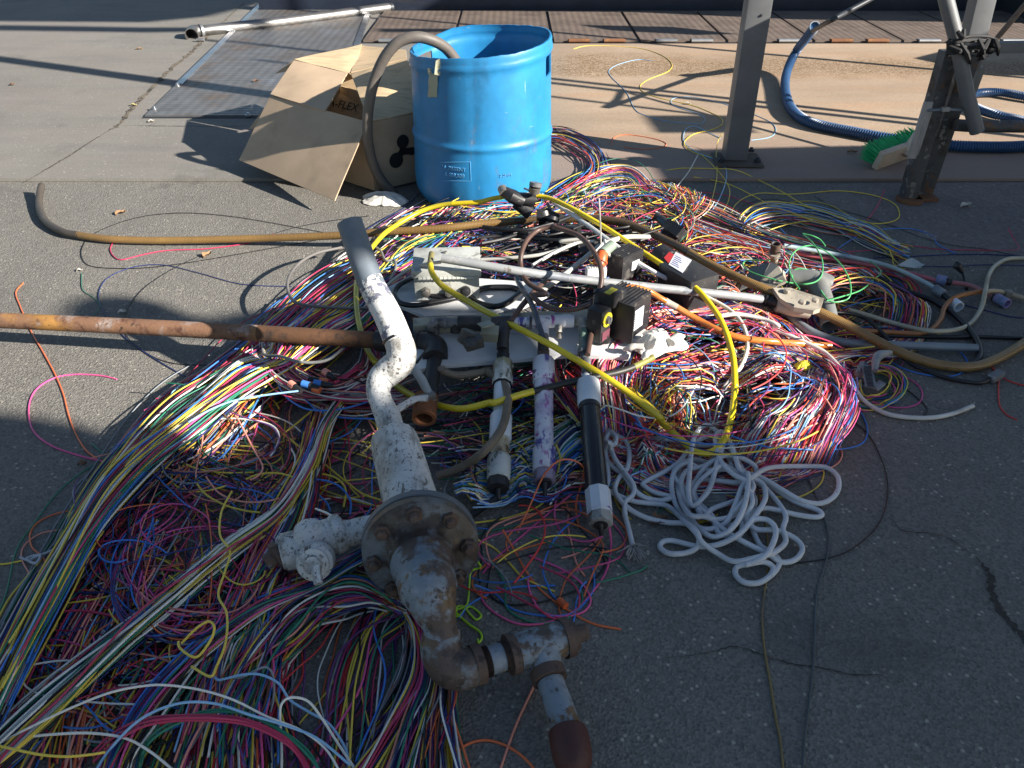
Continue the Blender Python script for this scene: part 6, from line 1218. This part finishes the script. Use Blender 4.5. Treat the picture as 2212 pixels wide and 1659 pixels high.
wire('pale blue', 'pale blue wire curling on the concrete right of the drum', [(rb, [(1950, 365, .018), (1860, 358, .018), (1750, 385, .018), (1690, 420, .018), (1700, 460, .018), (1790, 550, .018), (1840, 650, .018), (1900, 690, .018), (2050, 730, .018), (2212, 742, .018)]), (rc, [(280, 740, .018), (295, 710, .018), (250, 680, .018), (150, 650, .018), (95, 620, .018), (110, 590, .018), (200, 580, .018), (320, 600, .018), (430, 628, .018), (600, 690, .018), (700, 740, .018), (722, 790, .018), (680, 825, .018), (575, 842, .018)])], .0018)
wire('pale blue', 'pale blue wire loop left of the steel post', [(rc, [(390, 830, .018), (300, 785, .02), (230, 757, .02), (180, 780, .02), (170, 840, .02), (210, 890, .02), (300, 935, .02), (380, 965, .02), (425, 1020, .02), (420, 1100, .02), (380, 1200, .02), (320, 1290, .01), (290, 1340, .02)])], .0022)
wire('orange', 'orange wire loop on the shaded concrete right of the drum', [(rb, [(1700, 870, .018), (1720, 825, .018), (1800, 808, .018), (1950, 830, .018), (2030, 860, .018), (2000, 885, .018), (1900, 895, .018), (1780, 885, .018)])], .0018)
wire('yellow', 'yellow wire sweeping past the base of the steel post', [(rc, [(0, 1035, .01), (150, 1010, .02), (330, 1012, .02), (480, 1020, .03), (620, 1080, .01), (760, 1150, .01), (900, 1230, .01), (1100, 1300, .01), (1300, 1340, .01), (1420, 1330, .008), (1465, 1290, .008), (1430, 1220, .008), (1300, 1170, .008), (1100, 1145, .008), (900, 1160, .008), (780, 1165, .01), (640, 1158, .01), (550, 1180, .01), (480, 1230, .01), (440, 1310, .01), (380, 1355, .03)])], .0021)
wire('yellow', 'yellow wire hanging vertically left of the steel post', [(rc, [(400, 800, .1), (375, 850, .06), (365, 930, .03), (370, 1050, .02), (345, 1180, .01), (310, 1300, .02), (310, 1350, .03)])], .002)
wire('yellow', 'yellow wire end crossing the dark patch by the post', [(rc, [(230, 1062, .02), (330, 1078, .01), (440, 1105, .01), (560, 1160, .01), (680, 1230, .01), (740, 1290, .01)])], .002)
wire('yellow', 'yellow wire curving down from the post base into the bundle', [(rc, [(280, 930, .02), (380, 1030, .02), (440, 1120, .015), (440, 1200, .01), (390, 1290, .01), (340, 1340, .02)])], .002)
wire('crimson', 'crimson wire running level left of the rusty frame legs', [(rc, [(0, 1200, .05), (150, 1165, .01), (300, 1155, .01), (450, 1180, .008), (600, 1230, .008), (700, 1270, .01)])], .002)
wire('white', 'white wire rising to the black clip by the post', [(rc, [(255, 930, .03), (200, 1030, .03), (130, 1120, .03), (75, 1200, .02), (65, 1280, .02)])], .0022)
wire('crimson', 'short crimson wire end sticking up on the right asphalt', [(rc, [(1375, 1135, .05), (1350, 1200, .02), (1310, 1270, .01), (1270, 1320, .02)])], .002)
wire('crimson', 'long crimson wire running level to the far right edge', [(rc, [(2118, 1370, .03), (2150, 1430, .006), (2180, 1490, .005), (2120, 1502, .005), (1900, 1500, .003), (1700, 1495, .003), (1500, 1475, .01), (1300, 1500, .02), (1150, 1510, .03)])], .002)
wire('blue', 'blue wire sagging on the asphalt near the crinkled tag', [(rc, [(750, 1370, .03), (850, 1470, .03), (1000, 1540, .02), (1250, 1400, .02), (1500, 1370, .01), (1650, 1410, .004), (1700, 1470, .004), (1800, 1520, .004)])], .002)
wire('navy', 'navy wire lying straight to the right edge above the jack plug', [(rg, [(1050, 410), (1300, 400), (1600, 385), (1900, 382), (2250, 398)])], .0022)
wire('navy', 'dark blue wire crossing behind the jack plug', [(rg, [(1250, 470), (1500, 475), (1700, 475), (1900, 462), (2250, 470)])], .0018)
wire('navy', 'navy wire slanting to the lower right edge', [(rg, [(1700, 760), (1900, 810), (2100, 860), (2300, 880)])], .002)
GW = M('bright_green_wire', (.10, .45, .16), .4)
wire('green', 'bright green wire loop around the pipe socket', [(rg, [(430, 605, .13), (300, 580, .14), (150, 535, .14), (60, 490, .14), (45, 450, .14), (100, 428, .15), (250, 432, .17)])], .0028, mat=GW)
wire('green', 'bright green wire standing in a tall loop over the duct elbow', [(rg, [(690, 740, .13), (800, 710, .13), (950, 660, .10), (1050, 580, .08), (1105, 510, .06), (1000, 410, .05)])], .0026, mat=GW)
wire('green', 'bright green ring of wire above the grey duct', [(rg, [(480, 650, .15), (420, 560, .16), (400, 470, .17), (420, 390, .18), (480, 335, .18), (560, 315, .18), (640, 335, .18), (740, 400, .17), (820, 490, .16), (870, 600, .14), (870, 700, .13), (820, 740, .12), (720, 745, .12), (650, 670, .13), (625, 580, .14), (622, 505, .15)])], .0028, mat=GW)
wire('green', 'bright green wire ending in an upright hook', [(rg, [(510, 228, .10), (570, 280, .13), (620, 350, .15), (655, 430, .16), (655, 530, .16), (610, 590, .15), (520, 612, .15), (440, 600, .14), (425, 530, .15), (460, 495, .16), (545, 500, .16)])], .0028, mat=GW)
wire('green', 'short bright green wire end above the tall ring', [(rg, [(505, 222, .10), (580, 240, .10), (640, 270, .09), (680, 318, .08)])], .0032, mat=GW)
wire('crimson', 'crimson wire arching over the orange tube end', [(rg, [(830, 1115, .05), (700, 1050, .08), (560, 1010, .10), (380, 985, .12), (300, 960, .12), (225, 1010, .12), (200, 1100, .12), (230, 1200, .11), (290, 1260, .10), (400, 1290, .09), (500, 1270, .10), (540, 1180, .11), (500, 1110, .11)])], .0026)
wire('white', 'cream wire forming an oval loop beside the white cable', [(rg, [(680, 1430, .04), (620, 1370, .07), (602, 1300, .09), (640, 1260, .10), (720, 1245, .10), (820, 1275, .08), (868, 1320, .07), (800, 1345, .07), (700, 1330, .08), (500, 1290, .09), (300, 1160, .10), (100, 1060, .11)])], .003)
wire('pink', 'pink wire in a wide loop on the right asphalt', [(rg, [(1110, 1270, .01), (1250, 1310), (1370, 1370), (1425, 1440), (1410, 1520), (1320, 1560), (1180, 1560), (1040, 1520)])], .002)
wire('blue', 'bright blue wire running below the braided hose end', [(rg, [(1160, 1190), (1250, 1250), (1400, 1300), (1580, 1325), (1700, 1310), (1770, 1250), (1760, 1180), (1690, 1110)])], .0022)
wire('red', 'red wire hanging down the right edge under the moulded plug', [(rg, [(2015, 1350), (2015, 1450), (2025, 1550), (2080, 1620), (2160, 1659)])], .0024)
wire('red', 'red wire running to the right edge beside the moulded plug', [(rg, [(1960, 1250), (2020, 1310), (2100, 1360), (2300, 1420)])], .0022)
wire('black', 'thin black wire loop on the right asphalt under the white cable', [(rg, [(880, 1350), (1000, 1380), (1250, 1400), (1400, 1500), (1465, 1580), (1400, 1640), (1200, 1640)])], .0018)
wire('black', 'long thin dark wire sweeping round the right of the rope pile', [(rj, [(1760, 190, .006), (1950, 340), (2060, 540), (2110, 750), (2080, 950), (2000, 1090), (1850, 1220), (1700, 1290), (1500, 1330), (1300, 1345)])], .0016)
wire('grey', 'grey wire crossing the coil and running to the bottom edge', [(rj, [(1030, -40, .10), (1100, 140, .09), (1250, 330, .05), (1420, 560, .008), (1530, 760), (1620, 1000), (1655, 1150), (1640, 1300), (1580, 1500)]), (rm, [(960, 700), (950, 1000), (925, 1250), (900, 1450), (880, 1700)])], .0022, mat=M('slate_wire', (.07, .09, .10), .45))
wire('yellow', 'ochre wire running out from under the rope to the bottom edge', [(rj, [(1020, -20, .12), (1050, 250, .09), (1080, 560, .03), (1120, 850, .006), (1170, 1050), (1185, 1300), (1170, 1500)]), (rm, [(655, 600), (640, 750), (655, 950), (690, 1150), (720, 1350), (750, 1500), (770, 1700)])], .0022, mat=M('ochre_wire', (.24, .17, .05), .45, spots=[((.10, .08, .07), 1.5, .5, .1)]))
wire('yellow', 'yellow wire circling under the right side of the rope', [(rj, [(1570, 570), (1615, 640), (1590, 730), (1500, 800), (1400, 835), (1250, 830), (1130, 790)])], .002)
wire('blue', 'blue wire hooking round the outside of the big coil', [(rj, [(1800, 90, .02), (1900, 180), (1950, 300), (1930, 400), (1830, 450), (1650, 468, .03), (1400, 462, .06), (1150, 440, .07), (900, 360, .08)])], .0026)
wire('salmon', 'salmon wire bulging below the big coil', [(rj, [(1740, 430), (1755, 520), (1700, 590), (1560, 640), (1400, 655), (1260, 635)])], .0022)
wire('white', 'white wire curving over the dark tangle to the right coil', [(ri, [(1360, 550, .08), (1400, 518, .10), (1550, 560, .10), (1700, 610, .09), (1900, 630, .08), (2050, 570, .10), (2150, 440, .12), (2212, 330, .12)])], .0028)
wire('red', 'long red orange wire ending on bare asphalt below the filter tubes', [(rk, [(1050, 230, .03), (1130, 370, .01), (1210, 510), (1310, 620), (1470, 730), (1600, 795), (1760, 826)])], .0026, mat=WM['orange'])
wire('pink', 'long pink wire arcing from the black filter tube to the tee', [(rk, [(1690, 215, .04), (1700, 330), (1670, 480), (1590, 600), (1500, 700), (1420, 750), (1300, 790), (1150, 795), (1030, 745), (940, 670), (915, 590)])], .0022)
wire('pink', 'pink wire crossing diagonally to the foot of the black tube', [(rk, [(1650, 270, .03), (1550, 300, .01), (1430, 270), (1370, 180), (1365, 80, .02), (1400, -60, .03)])], .0022)
wire('pink', 'straight pink wire running from upper right to the flange', [(rk, [(1480, 0, .03), (1350, 110, .01), (1150, 280), (1000, 410), (930, 490)])], .0022)
wire('orange', 'orange wire looping over the foot of the purple filter tube', [(ri, [(600, 1659, .01), (700, 1450, .03), (820, 1180, .07), (900, 1070, .10), (1000, 1005, .11), (1120, 1015, .10), (1200, 1080, .08), (1190, 1180, .05), (1130, 1400, .02), (1150, 1600, .008)])], .0026)
wire('yellow', 'yellow wire bending round the purple filter tube foot', [(ri, [(950, 870, .08), (985, 980, .06), (960, 1130, .04), (900, 1300, .02), (780, 1430, .01), (500, 1530, .006), (200, 1575, .01)])], .0028)
wire('yellow', 'yellow wire crossing the bare asphalt below the flange bolts', [(rk, [(900, 290, .02), (1000, 340), (1090, 430), (1180, 520), (1360, 600)])], .0026)
wire('blue', 'blue wire fanning from the flange across bare asphalt', [(rk, [(880, 560, .02), (1000, 610), (1100, 700), (1250, 740), (1400, 745), (1500, 710), (1590, 600), (1600, 520), (1590, 460)])], .0022)
wire('blue', 'blue grey wire curving from flange to the orange sleeve', [(rk, [(790, 760), (850, 680), (980, 610), (1120, 575), (1300, 565), (1365, 565)])], .0022)
wire('orange', 'orange wire falling from the tee to the bottom edge', [(rk, [(1320, 960), (1240, 1160), (1130, 1400), (1030, 1680)])], .0028, mat=WM['salmon'])
wire('orange', 'orange wire curling along the bottom edge by the fan', [(rk, [(780, 1560), (850, 1510), (960, 1492), (1080, 1530), (1180, 1600), (1260, 1690)])], .0028)
wire('black', 'dark wire dropping from the grimy filter tube', [(ri, [(430, 1340, .03), (300, 1430, .02), (120, 1560, .01)]), (rk, [(870, 180, .006)])], .008, mat=BLK)
NG = M('neon_green_string', (.42, .72, .03), .4)
wire('green', 'neon green string twisted beside the flange', [(rk, [(905, 425, .06), (915, 455, .03), (860, 480, .02), (850, 560, .01), (835, 680), (780, 690), (765, 740), (790, 745), (850, 690), (920, 740), (890, 768), (850, 730), (820, 700), (770, 720), (840, 790), (910, 840), (925, 880), (905, 905), (900, 885)])], .0022, mat=NG)
sl_ = obj('orange_sleeve', MB().tube(P3(rk, [(1385, 650, .008), (1430, 690, .008)]), .008, 10), OR); tag(sl_, 'orange shrink sleeve on the wires below the filter tubes', 'sleeve')
wire('yellow', 'straight yellow wire from the dark bundle to the white valve body', [(rh, [(340, 770, .05), (500, 900, .03), (700, 1040, .03), (900, 1200, .03), (1050, 1310, .03), (1210, 1365, .04)])], .003)
wire('yellow', 'yellow wire rising diagonally to the plug ends', [(rh, [(340, 770, .05), (480, 660, .05), (620, 540, .05), (680, 470, .05), (715, 420, .06)])], .0028)
wire('crimson', 'crimson wire in an open arch on bare asphalt left of the valve body', [(rh, [(580, 715, .01), (680, 690, .01), (800, 705, .01), (880, 770, .01), (890, 860, .01), (800, 990, .01), (650, 1140, .01), (500, 1280, .01), (350, 1430, .01), (200, 1640, .02)])], .003)
wire('crimson', 'crimson wire hanging straight left of the valve body', [(rh, [(880, 540, .05), (900, 700, .03), (930, 850, .02), (940, 1050, .01), (935, 1250, .01), (920, 1410, .01)])], .003)
wire('blue', 'bright blue wire sweeping under the plug ends to the white pipe', [(rh, [(290, 320, .08), (340, 410, .08), (430, 490, .08), (560, 550, .08), (750, 560, .08), (920, 535, .08), (1090, 485, .08)])], .003)
wire('blue', 'blue wire below it sweeping from the plug ends to the pipe', [(rh, [(540, 460, .06), (620, 540, .06), (750, 600, .06), (900, 628, .06), (1160, 637, .06)])], .003)
wire('pale blue', 'pale blue wire crossing the sunlit patch of the left bundle', [(rd, [(1130, 1060, .12), (1250, 990, .12), (1400, 930, .12), (1600, 895, .12), (1800, 870, .12)])], .003)
wire('blue', 'blue wire arch left of the small white valve', [(rh, [(290, 1659, .02), (210, 1540, .03), (215, 1400, .04), (330, 1270, .05), (500, 1195, .06), (700, 1190, .06), (850, 1250, .05), (940, 1370, .04), (940, 1500, .03)])], .003)
wire('blue', 'second blue wire arch inside the first one', [(rh, [(200, 1659, .02), (90, 1500, .03), (110, 1400, .04), (250, 1300, .05), (450, 1265, .05), (600, 1290, .05), (720, 1380, .04), (760, 1465, .03)])], .003)
wire('yellow', 'yellow wire arch ending above the small white valve', [(rh, [(0, 1180, .06), (120, 1135, .06), (280, 1125, .06), (430, 1165, .06), (530, 1260, .05), (580, 1380, .04), (570, 1510, .03)])], .003)
wire('yellow', 'yellow wire arch right of the blue arches', [(rh, [(450, 1170, .05), (550, 1135, .05), (700, 1135, .05), (830, 1180, .05), (900, 1280, .04), (880, 1430, .03)])], .003)
wire('white', 'white wire curling from the valve side pipe', [(rh, [(840, 1580, .12), (760, 1500, .12), (630, 1445, .10)])], .003)
wire('white', 'white wire arch across the left part of the heap', [(rh, [(400, 890, .05), (445, 990, .05), (420, 1100, .05), (350, 1200, .05), (250, 1310, .04), (100, 1450, .04)])], .003)
# foreground arches
wire('white', 'long cream wire arch across the bottom left foreground', [(rl, [(-20, 1520, .07), (150, 1430, .09), (400, 1310, .11), (650, 1210, .13), (850, 1168, .13), (1000, 1162, .13), (1200, 1190, .12), (1400, 1250, .11), (1600, 1350, .09), (1800, 1430, .07), (1950, 1540, .05), (2050, 1700, .04)])], .0024)
wire('white', 'lower cream wire arch in the bottom left foreground', [(rl, [(0, 1510, .05), (150, 1475, .07), (350, 1455, .08), (550, 1450, .08), (750, 1480, .08), (900, 1560, .07), (1050, 1680, .05)])], .0022)
wire('yellow', 'bright yellow wire at the very bottom left corner', [(rl, [(-30, 1520, .09), (100, 1550, .10), (250, 1580, .10), (400, 1590, .10), (530, 1580, .09), (630, 1565, .08)])], .0025)
wire('pale blue', 'pale blue wire arch below the long cream arch', [(rl, [(560, 1700, .05), (650, 1560, .07), (800, 1400, .10), (950, 1310, .11), (1120, 1265, .12), (1300, 1275, .11), (1500, 1340, .10), (1700, 1400, .08), (1900, 1480, .06), (2100, 1640, .04)])], .0023)
wire('pale blue', 'pale blue wire hooking beside the sparse wires at bottom', [(rl, [(1290, 1115, .07), (1320, 1130, .08), (1450, 1100, .09), (1560, 1098, .09), (1670, 1150, .08), (1740, 1250, .06), (1850, 1320, .05), (1980, 1400, .04), (2080, 1560, .03), (2100, 1700, .03)])], .0023)
wire('grey', 'grey cream wire hook rising near the sparse bottom wires', [(rl, [(1380, 1120, .07), (1450, 1115, .08), (1540, 1070, .09), (1600, 1055, .09), (1640, 1110, .08), (1640, 1250, .05), (1600, 1400, .03)])], .0026)
wire('white', 'narrow cream wire hairpin at the bottom centre left', [(rl, [(1690, 1700, .03), (1690, 1500, .05), (1680, 1330, .08), (1700, 1260, .09), (1760, 1235, .09), (1850, 1260, .08), (1930, 1360, .06), (2020, 1500, .04), (2140, 1680, .03)])], .0028)
for dz, dy, lb_ in ((0, 0, 'upper'), (.006, 30, 'middle'), (.0, 62, 'lower')):
    wire('crimson', lb_+' crimson wire of the three arching across the foreground', [(rl, [(560, 1560+dy, .05), (680, 1450+dy, .07), (850, 1370+dy*.7, .10), (1050, 1345+dy*.5, .10+dz), (1300, 1345+dy*.5, .10+dz), (1500, 1375+dy*.5, .09), (1700, 1470+dy*.5, .07), (1800, 1570+dy*.5, .05), (1870, 1690+dy, .04)])], .0023)
for dy, lb_ in ((0, 'upper'), (26, 'lower')):
    wire('green', lb_+' dark green wire of the pair arching across the foreground', [(rl, [(840, 1600+dy, .05), (880, 1500+dy, .07), (1000, 1400+dy, .09), (1200, 1325+dy*.6, .10), (1350, 1310+dy*.4, .10), (1500, 1335+dy*.4, .09), (1700, 1440+dy*.4, .07), (1850, 1560+dy, .05), (1930, 1700, .04)])], .0023)
wire('yellow', 'yellow wire looping in a ring above the foreground bundle', [(rl, [(1090, 910, .10), (1180, 820, .12), (1250, 780, .13), (1285, 810, .13), (1270, 880, .12), (1200, 980, .11), (1150, 990, .11), (1080, 940, .10), (1070, 900, .10)])], .0023)
wire('yellow', 'wavy yellow wire hanging down the middle of the left bundle', [(rl, [(1390, 0, .08), (1330, 120, .09), (1320, 260, .09), (1380, 360, .09), (1350, 480, .09), (1310, 620, .10), (1360, 730, .11), (1355, 900, .11), (1300, 1050, .11), (1260, 1110, .11), (1150, 1050, .10)])], .0023)
wire('pink', 'pink wire curving down between the bottom bundles', [(rl, [(1760, 610, .06), (1670, 680, .07), (1630, 800, .07), (1625, 950, .07), (1640, 1100, .06), (1560, 1500, .04)])], .0028)
# cut cable ends bundled by the coil
for k, (x, y, c) in enumerate([(1958, 762, 'salmon'), (1940, 815, 'orange'), (1868, 838, 'orange'), (1900, 862, 'orange'), (1755, 835, 'salmon'), (1905, 826, 'blue'), (1835, 832, 'blue')]):
    p = W(*rd(x, y), .11+.003*k)
    wh = ['topmost orange and black cable plug above the row', 'orange tipped plug at the upper right of the row', 'small orange tipped plug in the middle of the row', 'lowest orange tipped plug of the row', 'leftmost salmon tipped plug of the row', 'blue tipped plug right of the middle', 'blue tipped plug left of the middle'][k]
    t = thing('cable_plug', wh+' under the pink coil', 'cable plug', tuple(p-Vector((0, 0, .02))), 'coloured plugs under the pink coil')
    d_ = Vector((.8, -.25+.1*(k % 3), -.1)).normalized()*(-1 if k in (1, 2, 3) else 1)
    if k in (0, 4): d_ = Vector((.7, -.6, -.1))
    obj('boot', MB().tube([p+d_*.008, p+d_*.04], [.009, .0065], 12), BLACKR, t); obj('tip', MB().tube([p-d_*.010, p+d_*.010], .0095, 14), WM[c], t)
# ------------------------------------------------------------ build: the wires that show largest are objects, the rest is one heap
def tube_np(P, r, k):
    T = np.gradient(P, axis=0); T /= np.linalg.norm(T, axis=1)[:, None]+1e-12
    S = np.stack([-T[:, 1], T[:, 0], np.zeros(len(T))], 1); S /= np.linalg.norm(S, axis=1)[:, None]+1e-9
    U = np.cross(S, T); a = np.arange(k)*2*math.pi/k+math.pi/k
    V = P[:, None]+r*(np.cos(a)[None, :, None]*S[:, None]+np.sin(a)[None, :, None]*U[:, None])
    n = len(P); i = np.arange(n-1)[:, None]*k; j = np.arange(k)[None]; j2 = (j+1) % k
    F = np.stack([i+j, i+j2, i+k+j2, i+k+j], -1).reshape(-1, 4); return V.reshape(-1, 3), F
def fast(name, V, F, mat, org):
    me = bpy.data.meshes.new(name); me.vertices.add(len(V)); me.vertices.foreach_set('co', (V-org).astype(np.float32).ravel())
    me.loops.add(len(F)*4); me.loops.foreach_set('vertex_index', F.ravel().astype(np.int32))
    me.polygons.add(len(F)); me.polygons.foreach_set('loop_start', (np.arange(len(F))*4).astype(np.int32))
    me.polygons.foreach_set('use_smooth', np.ones(len(F), bool)); me.update(calc_edges=True); me.materials.append(mat)
    o = bpy.data.objects.new(name, me); o.location = org; COL.objects.link(o); return o
# wires settle under the things that lie on them
GX0, GY0, GS = -2.2, .3, .008; GNX, GNY = 600, 560
cap = np.full((GNX, GNY), 9.0)
for ob in list(COL.objects):
    if ob.type != 'MESH' or ob.get('kind') or ob.get('category') == 'wire': continue
    rt = ob
    while rt.parent: rt = rt.parent
    if rt.get('category') in ('drum', 'wall', 'beam', 'post', 'frame', 'trench cover', 'hatch', 'leaf', 'cable plug', 'box'): continue
    o_ = np.array(ORG[ob.name]); n = len(ob.data.vertices); co = np.empty(n*3, np.float32); ob.data.vertices.foreach_get('co', co)
    co = co.reshape(-1, 3)+o_
    ed = np.empty(len(ob.data.edges)*2, np.int32); ob.data.edges.foreach_get('vertices', ed); ed = ed.reshape(-1, 2)
    pts = [co]
    for t in np.linspace(.05, .95, 12): pts.append(co[ed[:, 0]]*(1-t)+co[ed[:, 1]]*t)
    pts = np.vstack(pts); pts = pts[pts[:, 2] < .45]
    i = ((pts[:, 0]-GX0)/GS).astype(int); j = ((pts[:, 1]-GY0)/GS).astype(int); ok = (i >= 0) & (i < GNX) & (j >= 0) & (j < GNY)
    np.minimum.at(cap, (i[ok], j[ok]), pts[ok, 2])
for d in (1, 2):
    c2_ = cap.copy()
    for dx in (-1, 0, 1):
        for dy in (-1, 0, 1): c2_ = np.minimum(c2_, np.roll(np.roll(cap, dx, 0), dy, 1))
    cap = c2_
base_cap = cap.copy()
for d in range(1, 16): cap[:, :-d] = np.minimum(cap[:, :-d], base_cap[:, d:]+d*GS*.45)
def settle(P):
    i = np.clip(((P[:, 0]-GX0)/GS).astype(int), 0, GNX-1); j = np.clip(((P[:, 1]-GY0)/GS).astype(int), 0, GNY-1)
    c = cap[i, j]-.004; z = np.minimum(P[:, 2], c)
    k = np.pad(z, 2, mode='edge'); zs_ = (k[:-4]+k[1:-3]+k[2:-2]+k[3:-1]+k[4:])/5
    z = np.maximum(np.minimum(zs_, c+.004), .003); Q = P.copy(); Q[:, 2] = z; return Q
wires = [(settle(P) if rng.random() > .006 else P, c, r, nm, lv) for P, c, r, nm, lv in wires]
NIND = 200
sc_w = []
for i, (P, c, r, nm, lv) in enumerate(wires):
    d = P-np.array([0, 0, CH]); zc = d[:, 1]*CS-d[:, 2]*SN; zc = np.maximum(zc, .2)
    sx = 1106+FP*d[:, 0]/zc; sy = 829.5-FP*(d[:, 1]*SN+d[:, 2]*CS)/zc
    ins = (sx[:-1] > 0) & (sx[:-1] < 2212) & (sy[:-1] > 0) & (sy[:-1] < 1659)
    A = (np.hypot(np.diff(sx), np.diff(sy))*ins*2*r*FP/zc[:-1]).sum(); sc_w.append(A*(.15+lv**2))
order = np.argsort(-np.array(sc_w)); ind = set(order[:NIND].tolist())
Vs = []; Fs = []; Cs = []; nb = 0
for i, (P, c, r, nm, lv) in enumerate(wires):
    near = P[:, 1].mean() < 1.9
    if i in ind:
        V, F = tube_np(P, r*1.04, 7); org = np.array([P[:, 0].mean(), P[:, 1].mean(), P[:, 2].min()])
        tag(fast('wire', V, F, WM[c], org), c+' wire on top of the '+nm, 'wire', c+' wires of the '+nm)
    else:
        V, F = tube_np(P, r, 6 if near else 4); Vs.append(V); Fs.append(F+nb); nb += len(V)
        cc = np.array(WC[c])*rng.uniform(.7, 1.15); Cs.append(np.tile(np.append(np.clip(cc, 0, 1), 1), (len(V), 1)))
V = np.vstack(Vs); F = np.vstack(Fs); C_ = np.vstack(Cs).astype(np.float32)
o = fast('wire_heap', V, F, WMIX, np.array([.2, 2.4, 0.]))
ca_ = o.data.color_attributes.new('wire_colour', 'FLOAT_COLOR', 'POINT'); ca_.data.foreach_set('color', C_.ravel())
tag(o, 'huge tangled heap of thin insulated wires in many colours on the asphalt', 'wires', kind='stuff')
print('wires', len(wires), 'verts', len(V))
# ============================================================ unseen sheets and poles added out of frame to throw the shade
XW = 4.3
def to_wall(px, py):
    p = W(px, py, 0); t = (XW-p.x)/-SHX; return Vector((XW, p.y-SHY*t, t*math.tan(SUN_EL)))
SHADE_A = [(-400, 860), (0, 893), (130, 915), (252, 955), (350, 1000), (430, 985), (520, 930), (580, 880), (750, 930), (754, 985), (834, 982), (833, 942), (775, 920), (750, 930), (580, 880), (560, 820), (590, 770), (520, 745), (430, 728), (300, 724), (142, 714), (130, 668), (160, 644), (235, 638), (310, 652), (390, 685), (440, 688), (520, 672), (600, 670), (700, 700), (860, 708), (920, 735), (960, 790), (990, 840), (1040, 880), (1150, 888), (1230, 890), (1310, 925), (1400, 950), (1500, 972), (1620, 990), (1730, 980), (1765, 920), (1735, 840), (1700, 780), (1690, 740), (1720, 650), (1700, 570), (1640, 500), (1550, 450), (1420, 405), (1370, 330), (1800, 320), (2500, 316), (3200, 318), (3600, 1000), (2600, 2100), (-900, 2100)]
shade_root = thing('shade_wall', 'dark unseen wall added out of the picture, outlined to cast the shade', 'wall', (XW, 0, 0))
pts = [to_wall(*p) for p in SHADE_A]
mb = MB(); mb.prism3(pts, (.05, 0, 0)); obj('shade_sheet', mb, DARKST, shade_root, smooth=False)  # added sun blocker, cut so its shadow fills the shade outline

def shade(pts, name, th=.05):  # further unseen blockers, each shaped from the shadow it should cast
    obj(name, MB().prism3([to_wall(*p) for p in pts], (th, 0, 0)), DARKST, shade_root, smooth=False)
shade([(-500, -60), (560, -50), (545, 12), (430, 40), (300, 52), (0, 50), (-500, 48)], 'shade_plate')
shade([(-300, 57), (0, 58), (300, 63), (560, 63), (560, 70), (300, 74), (0, 70), (-300, 66)], 'shade_strip')
shade([(900, 30), (1350, 34), (1700, 50), (2300, 60), (2300, 5), (900, 5)], 'shade_strip')
shade([(1230, 62), (1420, 66), (1560, 82), (1480, 84), (1300, 74)], 'shade_strip'); shade([(800, 70), (1000, 70), (1010, 78), (800, 78)], 'shade_strip')
shade([(1960, 130), (2060, 105), (2230, 100), (2230, 170), (2120, 165)], 'shade_plate')
shade([(1375, 254), (1558, 254), (1602, 292), (1402, 292)], 'shade_plate')
for k, (x, y) in enumerate(((1600, 410), (1600, 720), (900, 762), (2212, 820))):  # unseen poles, set so their shadows pass through these points
    p = W(*rc(x, y), .016); t = (3.75-p.x)/-SHX; b = Vector((3.75, p.y-SHY*t, 0))
    po = thing('shadow_pole', 'grey unseen pole beside the yard, placed for its line of shadow', 'pole', tuple(b), 'unseen poles placed for their shadow lines')
    obj('pole_tube', MB().tube([b, b+Vector((0, 0, 3.6-.3*k))], .028 if k != 2 else .02, 14), GALV, po)
    obj('pole_foot', MB().lathe([(.07, 0), (.07, .01), (.035, .012)], b, (0, 0, 1), 14), GALV, po)
